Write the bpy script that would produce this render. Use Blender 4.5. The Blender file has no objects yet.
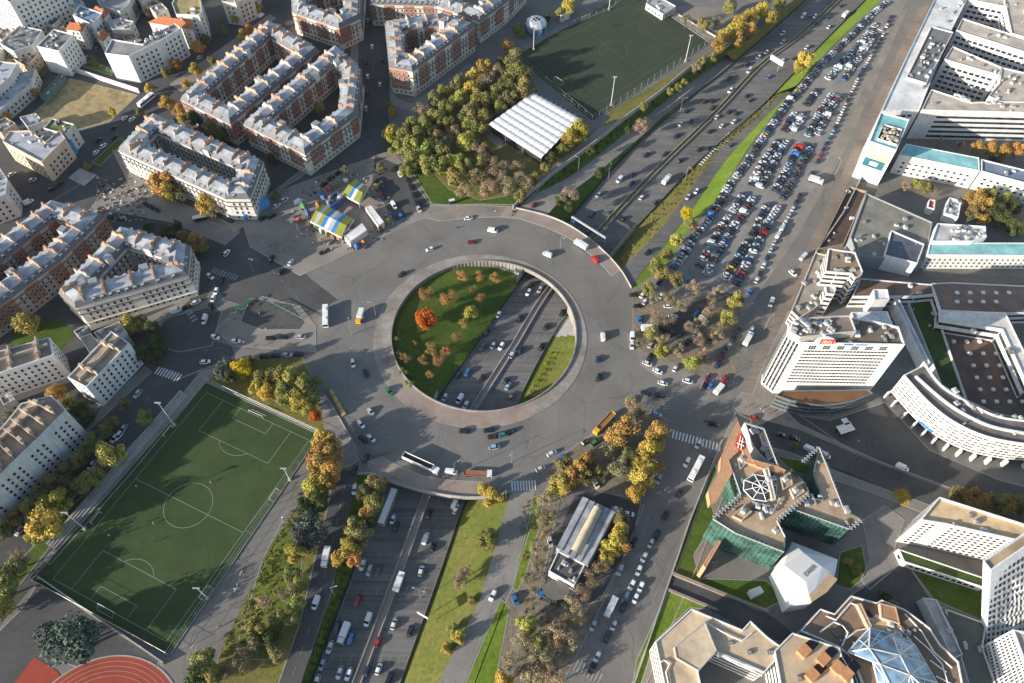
import bpy, math, random
from math import radians as R, sin, cos, pi, hypot, atan2
from mathutils import Vector, Matrix
from mathutils.geometry import tessellate_polygon
random.seed(7)
S = bpy.context.scene
# ---------------------------------------------------------------- camera, sky, sun, exposure
FPX, TH, RO, HC = 753.4, R(35.26), R(.888), 285.0
cd = bpy.data.cameras.new('camera'); cam = bpy.data.objects.new('camera', cd); S.collection.objects.link(cam)
cd.sensor_width = 36; cd.lens = FPX*36/1024; cd.clip_start = 1; cd.clip_end = 6000
cam.location = (0, 0, HC)
cam.rotation_euler = (Matrix.Rotation(TH, 3, 'X') @ Matrix.Rotation(RO, 3, 'Z')).to_euler()
S.camera = cam
SUN_AZ, SUN_EL = R(28), R(16.0)          # direction shadows fall, elevation
wd = bpy.data.worlds.new('World'); S.world = wd; wd.use_nodes = True
nt = wd.node_tree; sky = nt.nodes.new('ShaderNodeTexSky'); sky.sky_type = 'NISHITA'; sky.sun_disc = False
sky.sun_elevation = SUN_EL; sky.sun_rotation = atan2(-cos(SUN_AZ), -sin(SUN_AZ))
nt.links.new(sky.outputs[0], nt.nodes['Background'].inputs[0]); nt.nodes['Background'].inputs[1].default_value = 0.11
sd = bpy.data.lights.new('sun', 'SUN'); sun = bpy.data.objects.new('sun', sd); S.collection.objects.link(sun)
sd.energy = 4.3; sd.angle = R(.53); sd.color = (1, .92, .82)
sun.rotation_euler = Vector((cos(SUN_AZ)*cos(SUN_EL), sin(SUN_AZ)*cos(SUN_EL), -sin(SUN_EL))).to_track_quat('-Z', 'Y').to_euler()
S.view_settings.view_transform = 'Standard'; S.view_settings.look = 'None'; S.view_settings.exposure = 0.98; S.view_settings.gamma = 1
S.cycles.max_bounces = 4; S.cycles.diffuse_bounces = 2; S.cycles.glossy_bounces = 2; S.cycles.transmission_bounces = 2; S.cycles.transparent_max_bounces = 4
# ---------------------------------------------------------------- helpers
C = S.collection
def W(x, y, z=0.0):
    a = (x-512)/FPX; b = -(y-341.5)/FPX
    c, s = cos(RO), sin(RO); a, b = c*a-s*b, s*a+c*b
    c, s = cos(TH), sin(TH); dx, dy, dz = a, c*b+s, s*b-c
    k = (HC-z)/(-dz); return Vector((dx*k, dy*k, z))
def link(o, parent=None):
    C.objects.link(o)
    if parent: o.parent = parent
    return o
def tag(o, label=None, cat=None, group=None, kind=None):
    if label: o['label'] = label
    if cat: o['category'] = cat
    if group: o['group'] = group
    if kind: o['kind'] = kind
    return o
def empty(name, loc, rz=0):
    o = bpy.data.objects.new(name, None); o.location = loc; o.rotation_euler = (0, 0, rz); o.empty_display_size = .5; return link(o)
class MB:
    def __init__(s): s.v = []; s.f = []; s.m = []; s.uv = {}
    def quad(s, pts, m=0, uv=None):
        n = len(s.v); s.v += [tuple(p) for p in pts]; s.f.append(tuple(range(n, n+len(pts)))); s.m.append(m)
        if uv: s.uv[len(s.f)-1] = uv
    def box(s, c, d, rz=0, m=0):
        cx, cy, cz = c; hx, hy, hz = d[0]/2, d[1]/2, d[2]/2; ca, sa = cos(rz), sin(rz)
        P = [(cx+x*hx*ca-y*hy*sa, cy+x*hx*sa+y*hy*ca, cz+z*hz) for z in (-1, 1) for x, y in ((-1, -1), (1, -1), (1, 1), (-1, 1))]
        n = len(s.v); s.v += P
        for f in ((3, 2, 1, 0), (4, 5, 6, 7), (0, 1, 5, 4), (1, 2, 6, 5), (2, 3, 7, 6), (3, 0, 4, 7)): s.f.append(tuple(n+i for i in f)); s.m.append(m)
    def bar(s, a, b, r, m=0, n=4, r2=None):
        a, b = Vector(a), Vector(b); d = (b-a)
        if d.length < 1e-5: return
        d.normalize(); u = d.orthogonal().normalized(); w = d.cross(u); k = len(s.v); r2 = r if r2 is None else r2
        for p, q in ((a, r), (b, r2)):
            for i in range(n):
                t = 2*pi*(i+.5)/n; s.v.append(tuple(p+(u*cos(t)+w*sin(t))*q))
        for i in range(n): j = (i+1) % n; s.f.append((k+i, k+j, k+n+j, k+n+i)); s.m.append(m)
        s.f.append(tuple(k+n+i for i in range(n))); s.m.append(m); s.f.append(tuple(k+n-1-i for i in range(n))); s.m.append(m)
    def poly(s, pts, m=0, flip=False):      # concave planar-ish polygon
        tr = tessellate_polygon([[Vector(p) for p in pts]]); n = len(s.v); s.v += [tuple(p) for p in pts]
        for t in tr:
            a, b, c = (Vector(pts[i]) for i in t)
            up = (b-a).cross(c-a).z > 0
            t = t if up != flip else t[::-1]
            s.f.append(tuple(n+i for i in t)); s.m.append(m)
    def mesh(s, name, mats):
        me = bpy.data.meshes.new(name); me.from_pydata(s.v, [], s.f)
        for m in (mats if isinstance(mats, (list, tuple)) else [mats]): me.materials.append(m)
        me.polygons.foreach_set('material_index', s.m)
        if s.uv:
            l = me.uv_layers.new(name='UVMap').data
            for i, uv in s.uv.items():
                p = me.polygons[i]
                for k, li in enumerate(p.loop_indices): l[li].uv = uv[k]
        me.update(); return me
    def build(s, name, mats, parent=None, color=None):
        o = bpy.data.objects.new(name, s.mesh(name, mats)); link(o, parent)
        if color: o.color = (*color, 1)
        return o
def area(p): return sum(p[i][0]*p[(i+1) % len(p)][1]-p[(i+1) % len(p)][0]*p[i][1] for i in range(len(p)))/2
def ccw(p): return p if area(p) > 0 else p[::-1]
def inset(pts, d):
    n = len(pts); out = []
    for i in range(n):
        a, b_, c = (Vector(pts[k % n][:2]) for k in (i-1, i, i+1)); e1, e2 = (b_-a).normalized(), (c-b_).normalized()
        n1, n2 = Vector((-e1.y, e1.x)), Vector((-e2.y, e2.x)); m = n1+n2
        if m.length < .1: m = n1
        m.normalize(); k = d/max(.35, m.dot(n1)); out.append((b_.x+m.x*k, b_.y+m.y*k))
    return out
def smooth(p, n=6, closed=False):
    q = []; N = len(p); rng = range(N if closed else N-1)
    g = (lambda i: p[i % N]) if closed else (lambda i: p[max(0, min(N-1, i))])
    for i in rng:
        a, b, c, d = g(i-1), g(i), g(i+1), g(i+2)
        for k in range(n):
            t = k/n; q.append(tuple(.5*(2*b[j]+(c[j]-a[j])*t+(2*a[j]-5*b[j]+4*c[j]-d[j])*t*t+(3*b[j]-a[j]-3*c[j]+d[j])*t**3) for j in range(len(b))))
    if not closed: q.append(tuple(p[-1]))
    return q
# ---------------------------------------------------------------- materials
def newmat(name):
    m = bpy.data.materials.new(name); m.use_nodes = True; t = m.node_tree; return m, t, t.nodes['Principled BSDF']
def nz(t, scale, detail=4, rough=.6, vec=None):
    n = t.nodes.new('ShaderNodeTexNoise'); n.inputs['Scale'].default_value = scale; n.inputs['Detail'].default_value = detail; n.inputs['Roughness'].default_value = rough
    if vec is None: vec = t.nodes.new('ShaderNodeNewGeometry').outputs['Position']
    t.links.new(vec, n.inputs['Vector']); return n.outputs['Fac']
def ramp(t, fac, stops):
    r = t.nodes.new('ShaderNodeValToRGB'); t.links.new(fac, r.inputs[0]); e = r.color_ramp.elements
    e[0].position, e[0].color = stops[0][0], (*stops[0][1], 1); e[1].position, e[1].color = stops[-1][0], (*stops[-1][1], 1)
    for p, c in stops[1:-1]: k = e.new(p); k.color = (*c, 1)
    return r.outputs[0]
def mul(t, a, b, fac=1, mode='MULTIPLY'):
    n = t.nodes.new('ShaderNodeMix'); n.data_type = 'RGBA'; n.blend_type = mode
    if isinstance(fac, (int, float)): n.inputs[0].default_value = fac
    else: t.links.new(fac, n.inputs[0])
    for k, x in ((6, a), (7, b)):
        if isinstance(x, tuple): n.inputs[k].default_value = (*x, 1)
        else: t.links.new(x, n.inputs[k])
    return n.outputs[2]
def bumpn(t, bs, fac, dist, strength=.6):
    b = t.nodes.new('ShaderNodeBump'); b.inputs['Distance'].default_value = dist; b.inputs['Strength'].default_value = strength
    t.links.new(fac, b.inputs['Height']); t.links.new(b.outputs[0], bs.inputs['Normal'])
def ground_mat(name, c1, c2, c3=None, big=.03, small=.9, rough=.92, bump=.0):
    lo, hi = (.72, 1.22) if bump or 'grass' in name or 'earth' in name else (.88, 1.1)
    m, t, bs = newmat(name); a = nz(t, big, 5, .65); b = nz(t, small, 3, .7)
    col = ramp(t, a, [(.3, c1), (.5, c2), (.7, c3 or c2)])
    col = mul(t, col, ramp(t, b, [(.3, (lo,)*3), (.7, (hi,)*3)]))
    if 'asphalt' in name or 'roadway' in name:      # repair patches and cracks
        v = t.nodes.new('ShaderNodeTexVoronoi'); v.feature = 'F1'; v.distance = 'MANHATTAN'; v.inputs['Scale'].default_value = .045; t.links.new(t.nodes.new('ShaderNodeNewGeometry').outputs['Position'], v.inputs['Vector'])
        sp = t.nodes.new('ShaderNodeSeparateColor'); t.links.new(v.outputs['Color'], sp.inputs[0]); col = mul(t, col, ramp(t, sp.outputs[0], [(.0, (.95,)*3), (.5, (1, 1, 1)), (1, (1.04, 1.035, 1.03))]))
        v2 = t.nodes.new('ShaderNodeTexVoronoi'); v2.feature = 'DISTANCE_TO_EDGE'; v2.inputs['Scale'].default_value = .035; n2 = t.nodes.new('ShaderNodeTexNoise'); n2.inputs['Scale'].default_value = .15; g2 = t.nodes.new('ShaderNodeNewGeometry'); t.links.new(g2.outputs['Position'], n2.inputs['Vector'])
        ad = t.nodes.new('ShaderNodeVectorMath'); ad.operation = 'MULTIPLY_ADD'; t.links.new(n2.outputs['Color'], ad.inputs[0]); ad.inputs[1].default_value = (5, 5, 5); t.links.new(g2.outputs['Position'], ad.inputs[2]); t.links.new(ad.outputs[0], v2.inputs['Vector'])
        col = mul(t, col, ramp(t, v2.outputs['Distance'], [(.0, (.8,)*3), (.012, (.97,)*3), (.02, (1, 1, 1))]))
    if 'grass' in name:
        col = mul(t, col, ramp(t, nz(t, .12, 6, .75), [(.38, (1, 1, 1)), (.62, (1, 1, 1)), (.75, (1.35, 1.0, 1.1))]))
    t.links.new(col, bs.inputs['Base Color']); bs.inputs['Roughness'].default_value = rough; bs.inputs['Specular IOR Level'].default_value = .25
    if bump: bumpn(t, bs, b, bump)
    return m
def objmat(name, rough=.8, var=.25, scale=.4, spec=.3, metal=0, bump=0):
    m, t, bs = newmat(name); oi = t.nodes.new('ShaderNodeObjectInfo'); f = nz(t, scale, 5, .65)
    col = mul(t, oi.outputs['Color'], ramp(t, f, [(.3, (1-var,)*3), (.7, (1+var*.5,)*3)]))
    if name == 'render_wall':      # rain streaks
        mp = t.nodes.new('ShaderNodeMapping'); mp.inputs['Scale'].default_value = (1.1, 1.1, .09); t.links.new(t.nodes.new('ShaderNodeNewGeometry').outputs['Position'], mp.inputs[0])
        col = mul(t, col, ramp(t, nz(t, 1, 4, .7, mp.outputs[0]), [(.32, (.8, .79, .77)), (.55, (1, 1, 1)), (.75, (1.03, 1.03, 1.03))]))
    t.links.new(col, bs.inputs['Base Color']); bs.inputs['Roughness'].default_value = rough; bs.inputs['Specular IOR Level'].default_value = spec; bs.inputs['Metallic'].default_value = metal
    if bump: bumpn(t, bs, f, bump)
    return m
def flat(name, c, rough=.6, metal=0, spec=.4):
    m, t, bs = newmat(name); bs.inputs['Base Color'].default_value = (*c, 1); bs.inputs['Roughness'].default_value = rough; bs.inputs['Metallic'].default_value = metal; bs.inputs['Specular IOR Level'].default_value = spec; return m
M = {}
def streaks(name, c1, c2, c3, ang):       # asphalt worn along the driving direction
    m, t, bs = newmat(name); mp = t.nodes.new('ShaderNodeMapping'); g = t.nodes.new('ShaderNodeNewGeometry')
    mp.vector_type = 'POINT'; mp.inputs['Rotation'].default_value = (0, 0, -ang); mp.inputs['Scale'].default_value = (.02, .9, 1); t.links.new(g.outputs['Position'], mp.inputs[0])
    a = nz(t, 1, 4, .6, mp.outputs[0]); b = nz(t, .05, 4); c = nz(t, 1.5, 3, .7)
    col = mul(t, ramp(t, a, [(.3, c1), (.5, c2), (.72, c3)]), ramp(t, b, [(.35, (.82,)*3), (.65, (1.15,)*3)]))
    col = mul(t, col, ramp(t, c, [(.3, (.88,)*3), (.7, (1.1,)*3)]))
    t.links.new(col, bs.inputs['Base Color']); bs.inputs['Roughness'].default_value = .9; bs.inputs['Specular IOR Level'].default_value = .25; return m
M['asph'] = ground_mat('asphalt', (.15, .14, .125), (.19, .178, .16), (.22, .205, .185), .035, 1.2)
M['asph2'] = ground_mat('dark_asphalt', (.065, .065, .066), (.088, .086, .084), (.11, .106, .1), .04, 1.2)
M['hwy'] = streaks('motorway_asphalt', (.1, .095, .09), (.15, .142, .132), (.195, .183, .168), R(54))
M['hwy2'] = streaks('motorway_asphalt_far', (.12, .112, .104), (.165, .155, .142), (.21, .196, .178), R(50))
M['pave'] = ground_mat('pavement', (.19, .165, .14), (.25, .22, .185), (.3, .265, .225), .06, 1.5)
M['dust'] = ground_mat('worn_roadway', (.205, .185, .165), (.25, .23, .205), (.3, .275, .25), .05, 1.3)
M['stone'] = ground_mat('stone_paving', (.2, .165, .13), (.28, .245, .205), (.38, .355, .33), .13, 1.1)
M['tanpave'] = streaks('tan_paving', (.2,.16,.13), (.235,.19,.155), (.27,.225,.185), R(56))
M['brickpave'] = ground_mat('reddish_paving', (.25, .19, .155), (.31, .245, .2), (.35, .29, .245), .1, 1.4)
M['grass'] = ground_mat('grass', (.085, .12, .02), (.13, .16, .025), (.2, .19, .05), .045, .7, bump=.2)
M['lush'] = ground_mat('lush_grass', (.1, .165, .014), (.145, .215, .02), (.19, .25, .035), .05, .7, bump=.2)
M['park'] = ground_mat('park_grass', (.05, .09, .01), (.07, .115, .014), (.11, .14, .025), .05, .5, bump=.2)
M['bank'] = ground_mat('bank_grass', (.105, .13, .025), (.14, .155, .03), (.19, .165, .05), .05, .6, bump=.2)
M['drygrass'] = ground_mat('dry_grass', (.17, .14, .055), (.19, .17, .045), (.12, .145, .03), .06, .6, bump=.2)
M['waste'] = ground_mat('dry_waste_ground', (.27, .21, .11), (.42, .32, .16), (.2, .17, .08), .07, .35, bump=.3)
M['earth'] = ground_mat('leafy_earth', (.19, .155, .115), (.23, .19, .14), (.15, .14, .085), .08, .6, bump=.2)
M['turf1'] = ground_mat('green_turf', (.036, .062, .02), (.046, .074, .023), (.06, .088, .03), .05, .3)
M['turf2'] = ground_mat('dull_turf', (.038, .05, .03), (.045, .058, .034), (.055, .067, .04), .04, .3)
M['track'] = ground_mat('running_track', (.28, .05, .03), (.33, .06, .035), (.37, .075, .045), .1, 1)
M['white'] = ground_mat('white_paint', (.6, .59, .56), (.72, .7, .67), (.8, .78, .75), .6, 2)
M['faint'] = ground_mat('worn_white_paint', (.2, .19, .175), (.3, .285, .26), (.4, .38, .35), .5, 2)
M['fieldline'] = flat('field_line', (.3, .33, .28), .9)
M['conc'] = ground_mat('concrete', (.3, .28, .25), (.38, .36, .33), (.45, .43, .4), .15, .8)
M['kerb'] = ground_mat('kerb_stone', (.28, .27, .25), (.34, .32, .3), (.38, .36, .34), .3, 1.5)
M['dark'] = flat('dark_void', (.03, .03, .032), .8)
M['obj'] = objmat('painted_surface'); M['objr'] = objmat('render_wall', .9, .16, .25)
M['roofobj'] = objmat('flat_roof_felt', .95, .38, .12)
M['zinc'] = objmat('zinc_roof', .5, .5, .22, .4, .1)
M['metal'] = flat('galvanised_metal', (.4, .4, .39), .45, .4)
def facade_brick():
    m, t, bs = newmat('brick_and_stone'); tc = t.nodes.new('ShaderNodeTexCoord'); sp = t.nodes.new('ShaderNodeSeparateXYZ'); t.links.new(tc.outputs['UV'], sp.inputs[0])
    oi0 = t.nodes.new('ShaderNodeObjectInfo'); of = t.nodes.new('ShaderNodeMath'); of.operation = 'MULTIPLY_ADD'; t.links.new(oi0.outputs['Random'], of.inputs[0]); of.inputs[1].default_value = 13; t.links.new(sp.outputs[0], of.inputs[2]); md = t.nodes.new('ShaderNodeMath'); md.operation = 'PINGPONG'; t.links.new(of.outputs[0], md.inputs[0]); md.inputs[1].default_value = 6.5
    gt = t.nodes.new('ShaderNodeMath'); gt.operation = 'GREATER_THAN'; t.links.new(md.outputs[0], gt.inputs[0]); gt.inputs[1].default_value = 2.9
    g2 = t.nodes.new('ShaderNodeMath'); g2.operation = 'GREATER_THAN'; t.links.new(sp.outputs[1], g2.inputs[0]); g2.inputs[1].default_value = 3.6
    g3 = t.nodes.new('ShaderNodeMath'); g3.operation = 'MULTIPLY'; t.links.new(gt.outputs[0], g3.inputs[0]); t.links.new(g2.outputs[0], g3.inputs[1])
    f = nz(t, .5, 4); oi = t.nodes.new('ShaderNodeObjectInfo')
    brick = ramp(t, f, [(.35, (.32, .12, .075)), (.65, (.45, .2, .13))])
    col = mul(t, oi.outputs['Color'], brick, g3.outputs[0], 'MIX')
    col = mul(t, col, ramp(t, nz(t, .15, 4), [(.3, (.8,)*3), (.7, (1.1,)*3)]))
    t.links.new(col, bs.inputs['Base Color']); bs.inputs['Roughness'].default_value = .88; return m
M['brick'] = facade_brick()
def glassm(name, c, rough=.12):
    m, t, bs = newmat(name); oi = t.nodes.new('ShaderNodeNewGeometry'); f = nz(t, .25, 1)
    t.links.new(mul(t, c, ramp(t, f, [(.35, (.5,)*3), (.65, (1.8,)*3)])), bs.inputs['Base Color']); bs.inputs['Roughness'].default_value = rough; bs.inputs['Specular IOR Level'].default_value = .6; return m
M['pane'] = glassm('window_glass', (.035, .04, .045)); M['cglass'] = flat('car_glass', (.015, .018, .022), .08, 0, .7)
def greenglass():
    m, t, bs = newmat('green_glass_curtain_wall'); tc = t.nodes.new('ShaderNodeTexCoord')
    b = t.nodes.new('ShaderNodeTexBrick'); t.links.new(tc.outputs['UV'], b.inputs['Vector']); b.offset = 0
    b.inputs['Scale'].default_value = 1; b.inputs['Brick Width'].default_value = 1.6; b.inputs['Row Height'].default_value = 1.6; b.inputs['Mortar Size'].default_value = .12
    b.inputs['Color1'].default_value = (.012, .06, .048, 1); b.inputs['Color2'].default_value = (.04, .115, .09, 1); b.inputs['Mortar'].default_value = (.1, .16, .13, 1)
    t.links.new(mul(t, b.outputs[0], ramp(t, nz(t, .12, 3), [(.35, (.5,)*3), (.65, (1.5,)*3)])), bs.inputs['Base Color']); bs.inputs['Roughness'].default_value = .2; bs.inputs['Specular IOR Level'].default_value = .6; return m
M['green'] = greenglass()
M['paint'] = objmat('car_paint', .2, .06, .3, .8); M['tyre'] = flat('tyre_rubber', (.02, .02, .02), .9)
def leafm():
    m, t, bs = newmat('autumn_leaves'); oi = t.nodes.new('ShaderNodeObjectInfo'); f = nz(t, .9, 3, .7); f2 = nz(t, .2, 3)
    c = mul(t, oi.outputs['Color'], ramp(t, f, [(.3, (.62, .66, .62)), (.5, (1, 1, 1)), (.75, (1.45, 1.38, 1.25))]))
    c = mul(t, c, ramp(t, f2, [(.35, (1.08, .94, .95)), (.65, (.93, 1.06, .97))]))
    t.links.new(c, bs.inputs['Base Color']); bs.inputs['Roughness'].default_value = .75; bs.inputs['Specular IOR Level'].default_value = .15; return m
M['leaf'] = leafm(); M['bark'] = ground_mat('bark', (.09, .07, .05), (.13, .1, .075), None, .5, 3)
M['trussglass'] = glassm('blue_atrium_glass', (.12, .2, .28), .15)
# ---------------------------------------------------------------- terrain and surfaces
Z0 = {}
def sheet(name, px, mat, z=.02, sm=0, kind='structure', label=None, cat=None, world=False):
    pts = px if world else [W(x, y, z) for x, y in px]
    if sm: pts = [Vector(p) for p in smooth([tuple(p) for p in pts], sm, True)]
    b = MB(); b.poly([(p[0], p[1], z) for p in pts])
    if name in ('pavement', 'play_area', 'lawn', 'island', 'flower_bed', 'plaza', 'waste_ground', 'verge'):
        q = ccw([(p[0], p[1]) for p in pts]); e = inset(q, .35); n = len(q)
        for i in range(n): j = (i+1) % n; b.quad([(*q[i], z+.03), (*q[j], z+.03), (*e[j], z+.03), (*e[i], z+.03)], 1); b.quad([(*q[i], 0), (*q[j], 0), (*q[j], z+.03), (*q[i], z+.03)], 1)
    o = b.build(name, [M[mat], M['kerb']]); tag(o, label, cat, None, kind); return o
def arclen(p):
    d = [0]
    for i in range(1, len(p)): d.append(d[-1]+(p[i]-p[i-1]).length)
    return d
def resample(pl, n):       # pl: world Vectors, even spacing
    d = arclen(pl); L = d[-1]; out = []; j = 0
    for i in range(n):
        t = L*i/(n-1)
        while j < len(d)-2 and d[j+1] < t: j += 1
        k = (t-d[j])/max(1e-6, d[j+1]-d[j]); out.append(pl[j].lerp(pl[j+1], min(1, max(0, k))))
    return out
def PL(pts, z=None, sm=5):
    w = [W(p[0], p[1], p[2] if z is None else z) for p in pts]
    return [Vector(p) for p in smooth([tuple(p) for p in w], sm)]
def byY(pl, ys):           # sample polyline at given world y values
    out = []
    for y in ys:
        k = None
        for i in range(len(pl)-1):
            if pl[i].y <= y <= pl[i+1].y: k = i; break
        if k is None: k = 0 if y < pl[0].y else len(pl)-2
        a, b = pl[k], pl[k+1]; t = (y-a.y)/(b.y-a.y) if abs(b.y-a.y) > 1e-6 else 0; out.append(a.lerp(b, t))
    return out
def strip(name, A, B, mat, kind='structure', label=None, cat=None, parent=None):
    b = MB(); n = len(b.v)
    for p, q in zip(A, B): b.v += [tuple(p), tuple(q)]
    for i in range(len(A)-1):
        f = (2*i, 2*i+1, 2*i+3, 2*i+2)
        a = Vector(b.v[f[1]])-Vector(b.v[f[0]]); c = Vector(b.v[f[3]])-Vector(b.v[f[0]])
        if a.cross(c).z < 0: f = f[::-1]
        b.f.append(f); b.m.append(0)
    return tag(b.build(name, M[mat], parent), label, cat, None, kind)
ZH = -6.5
HL = PL([(290,740),(311,683),(352,575),(375,509),(385,487),(440,397),(482,337),(525,275),(569,221),(612,170),(650,133),(690,98),(716,78),(760,41),(802,4),(850,-40)], ZH)
MD = PL([(335,740),(357,683),(395,583),(422,509),(431,488),(473.7,410),(513,348),(548,291),(597,234),(653,174),(691,137),(721.5,107),(760,66),(797,38),(838,0),(880,-40)], ZH)
HR = PL([(382,740),(401,683),(437,583),(462.5,509),(468.7,496),(515.6,407),(541,357),(567,315),(624.7,241),(655,208),(688,172.5),(716,146),(764,104),(815,51),(863,2.5),(905,-40)], ZH)
YS = [HL[0].y+i*3.0 for i in range(int((min(HL[-1].y, HR[-1].y)-HL[0].y)/3.0))]
hl, md, hr = byY(HL, YS), byY(MD, YS), byY(HR, YS)
def offs(A, B, d): return [a+(b-a).normalized()*d for a, b in zip(A, B)]
ml, mr = [p+(a-p).normalized()*1.5 for p, a in zip(md, hl)], [p+(a-p).normalized()*1.5 for p, a in zip(md, hr)]
ks = min(range(len(YS)), key=lambda i: abs(YS[i]-300))
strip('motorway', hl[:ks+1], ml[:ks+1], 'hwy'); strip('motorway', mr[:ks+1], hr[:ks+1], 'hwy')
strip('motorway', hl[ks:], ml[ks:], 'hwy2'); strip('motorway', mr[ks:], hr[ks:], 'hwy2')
up = Vector((0, 0, 1))
km = min(range(len(YS)), key=lambda i: abs(YS[i]-245))
strip('central_reservation', [p+up*.12 for p in ml[:km+1]], [p+up*.12 for p in mr[:km+1]], 'brickpave')
strip('central_reservation', [p+up*.12 for p in ml[km:]], [p+up*.12 for p in mr[km:]], 'drygrass')
def wall_line(name, pts, h, t, mat, label=None, cat='wall', kind=None, parent=None, base=0, color=None):
    b = MB(); N = len(pts); L = []
    for i in range(N):
        d = (pts[min(N-1, i+1)]-pts[max(0, i-1)]); d.z = 0; d.normalize(); n = Vector((-d.y, d.x, 0))*t/2; L.append((pts[i]+n, pts[i]-n))
    for i in range(N-1):
        a, c = L[i]; a2, c2 = L[i+1]; B = up*base; H = up*h
        b.quad([c+B, c2+B, c2+H, c+H]); b.quad([a2+B, a+B, a+H, a2+H]); b.quad([a+H, c+H, c2+H, a2+H])
    a, c = L[0]; b.quad([a+up*base, c+up*base, c+up*h, a+up*h]); a, c = L[-1]; b.quad([c+up*base, a+up*base, a+up*h, c+up*h])
    return tag(b.build(name, M[mat], parent, color), label, cat, None, kind)
for s_, A in (('left', ml), ('right', mr)): wall_line('crash_barrier', A[::3], 1.0, .3, 'kerb', 'low concrete barrier on the %s side of the motorway median strip' % s_, 'barrier')
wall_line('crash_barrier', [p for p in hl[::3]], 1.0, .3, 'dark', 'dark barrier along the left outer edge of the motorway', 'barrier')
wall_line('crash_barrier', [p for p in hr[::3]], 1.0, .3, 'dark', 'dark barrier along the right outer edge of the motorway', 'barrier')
def dashes(name, A, B, fr, L, gap, w, mat, k0=0, k1=None):
    P = [a.lerp(b, fr)+up*.02 for a, b in zip(A, B)][k0:k1]; d = arclen(P); b = MB(); t = 0; tot = d[-1]
    def at(s):
        for i in range(len(d)-1):
            if d[i+1] >= s: return P[i].lerp(P[i+1], (s-d[i])/max(1e-6, d[i+1]-d[i]))
        return P[-1]
    while t+L < tot:
        a, c = at(t), at(t+L); n = (c-a).normalized(); n = Vector((-n.y, n.x, 0))*w/2; b.quad([a-n, a+n, c+n, c-n][::-1]); t += L+gap
    return tag(b.build(name, M[mat]), kind='structure')
for A, B in ((hl, ml), (mr, hr)):
    for fr in (.27, .5, .74): dashes('lane_marking', A, B, fr, 3.0, 10, .16, 'faint')
    dashes('lane_marking', A, B, .04, 11, .4, .2, 'faint'); dashes('lane_marking', A, B, .96, 11, .4, .2, 'faint')
# ring and bridge
RC = Vector((-13.1, 206.9, 0)); RI = 42.9; RO_C = Vector((-14.8, 205.3, 0)); RO_R = 49.6
def circ(c, r, n=96, z=0, a0=0, a1=2*pi): return [Vector((c.x+r*cos(a0+(a1-a0)*i/n), c.y+r*sin(a0+(a1-a0)*i/n), z)) for i in range(n+(0 if abs(a1-a0-2*pi) < 1e-6 else 1))]
arcU = smooth([(516,207),(545,214),(568,223.5),(590,238),(608,254),(622,270),(632,287)], 4)
arcL = smooth([(358,474),(372,473),(395,482),(428,491.5),(460,496.5),(490,496),(511,491)], 4)
LT = [(516,207),(553,174),(627,117),(688,69),(735,48),(764,25),(800,-5),(850,-48)]
RT = [(636,291),(668,262),(690,228),(712,205),(734,170),(764,127),(818,61),(881,0),(925,-46)]
upper = arcU + RT + LT[::-1][:-1]
S3L = [(511,491),(505.6,509),(480,600),(438,683),(412,740)]
LR = [(270,740),(301,683),(333,590),(337,560),(352,500),(358,474)]
lower = arcL + S3L[1:] + LR[:-1]
BIG = 1800
def clean(p):
    q = []
    for a in p:
        if not q or (Vector(a)-q[-1]).length > .3: q.append(Vector(a))
    return q
holes = [clean([W(x, y) for x, y in upper]), clean([W(x, y) for x, y in lower]), circ(RC, RI, 96)]
outer = [Vector((-BIG, -400, 0)), Vector((BIG, -400, 0)), Vector((BIG, 3000, 0)), Vector((-BIG, 3000, 0))]
loops = [outer]+holes; vs = [p for l in loops for p in l]
tr = tessellate_polygon(loops); b = MB(); b.v = [tuple(p) for p in vs]
for t in tr:
    a, c, d = (vs[i] for i in t)
    b.f.append(tuple(t) if (c-a).cross(d-a).z > 0 else tuple(t[::-1])); b.m.append(0)
tag(b.build('ground', M['asph']), kind='structure')
# low earth far below so nothing is open underneath
b = MB(); b.quad([(-BIG, -400, -9), (BIG, -400, -9), (BIG, 3000, -9), (-BIG, 3000, -9)]); tag(b.build('subsoil', M['earth']), kind='structure')
# cutting sides
def side(name, A, Bpts, mat):            # A: list at motorway level, Bpts px polyline z=0
    Bw = PL(Bpts, 0); ys = YS; bb = byY(Bw, ys); return bb
def lohi(pl, lo, hi): return [i for i, y in enumerate(YS) if lo <= y <= hi]
yb = W(440, 495).y; yu = W(560, 218).y; yend = YS[-1]
LRw = PL(LR, 0); S3w = PL(S3L[::-1], 0); LTw = PL(LT, 0); RTw = PL(RT, 0)
i0 = [i for i in range(len(YS)) if YS[i] < W(358, 470).y+6]
strip('embankment', [LRw_ for LRw_ in byY(LRw, [YS[i] for i in i0])], [hl[i] for i in i0], 'park')
i1 = [i for i in range(len(YS)) if YS[i] < W(480, 490).y+8]
strip('embankment', [hr[i] for i in i1], byY(S3w, [YS[i] for i in i1]), 'bank')
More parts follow.
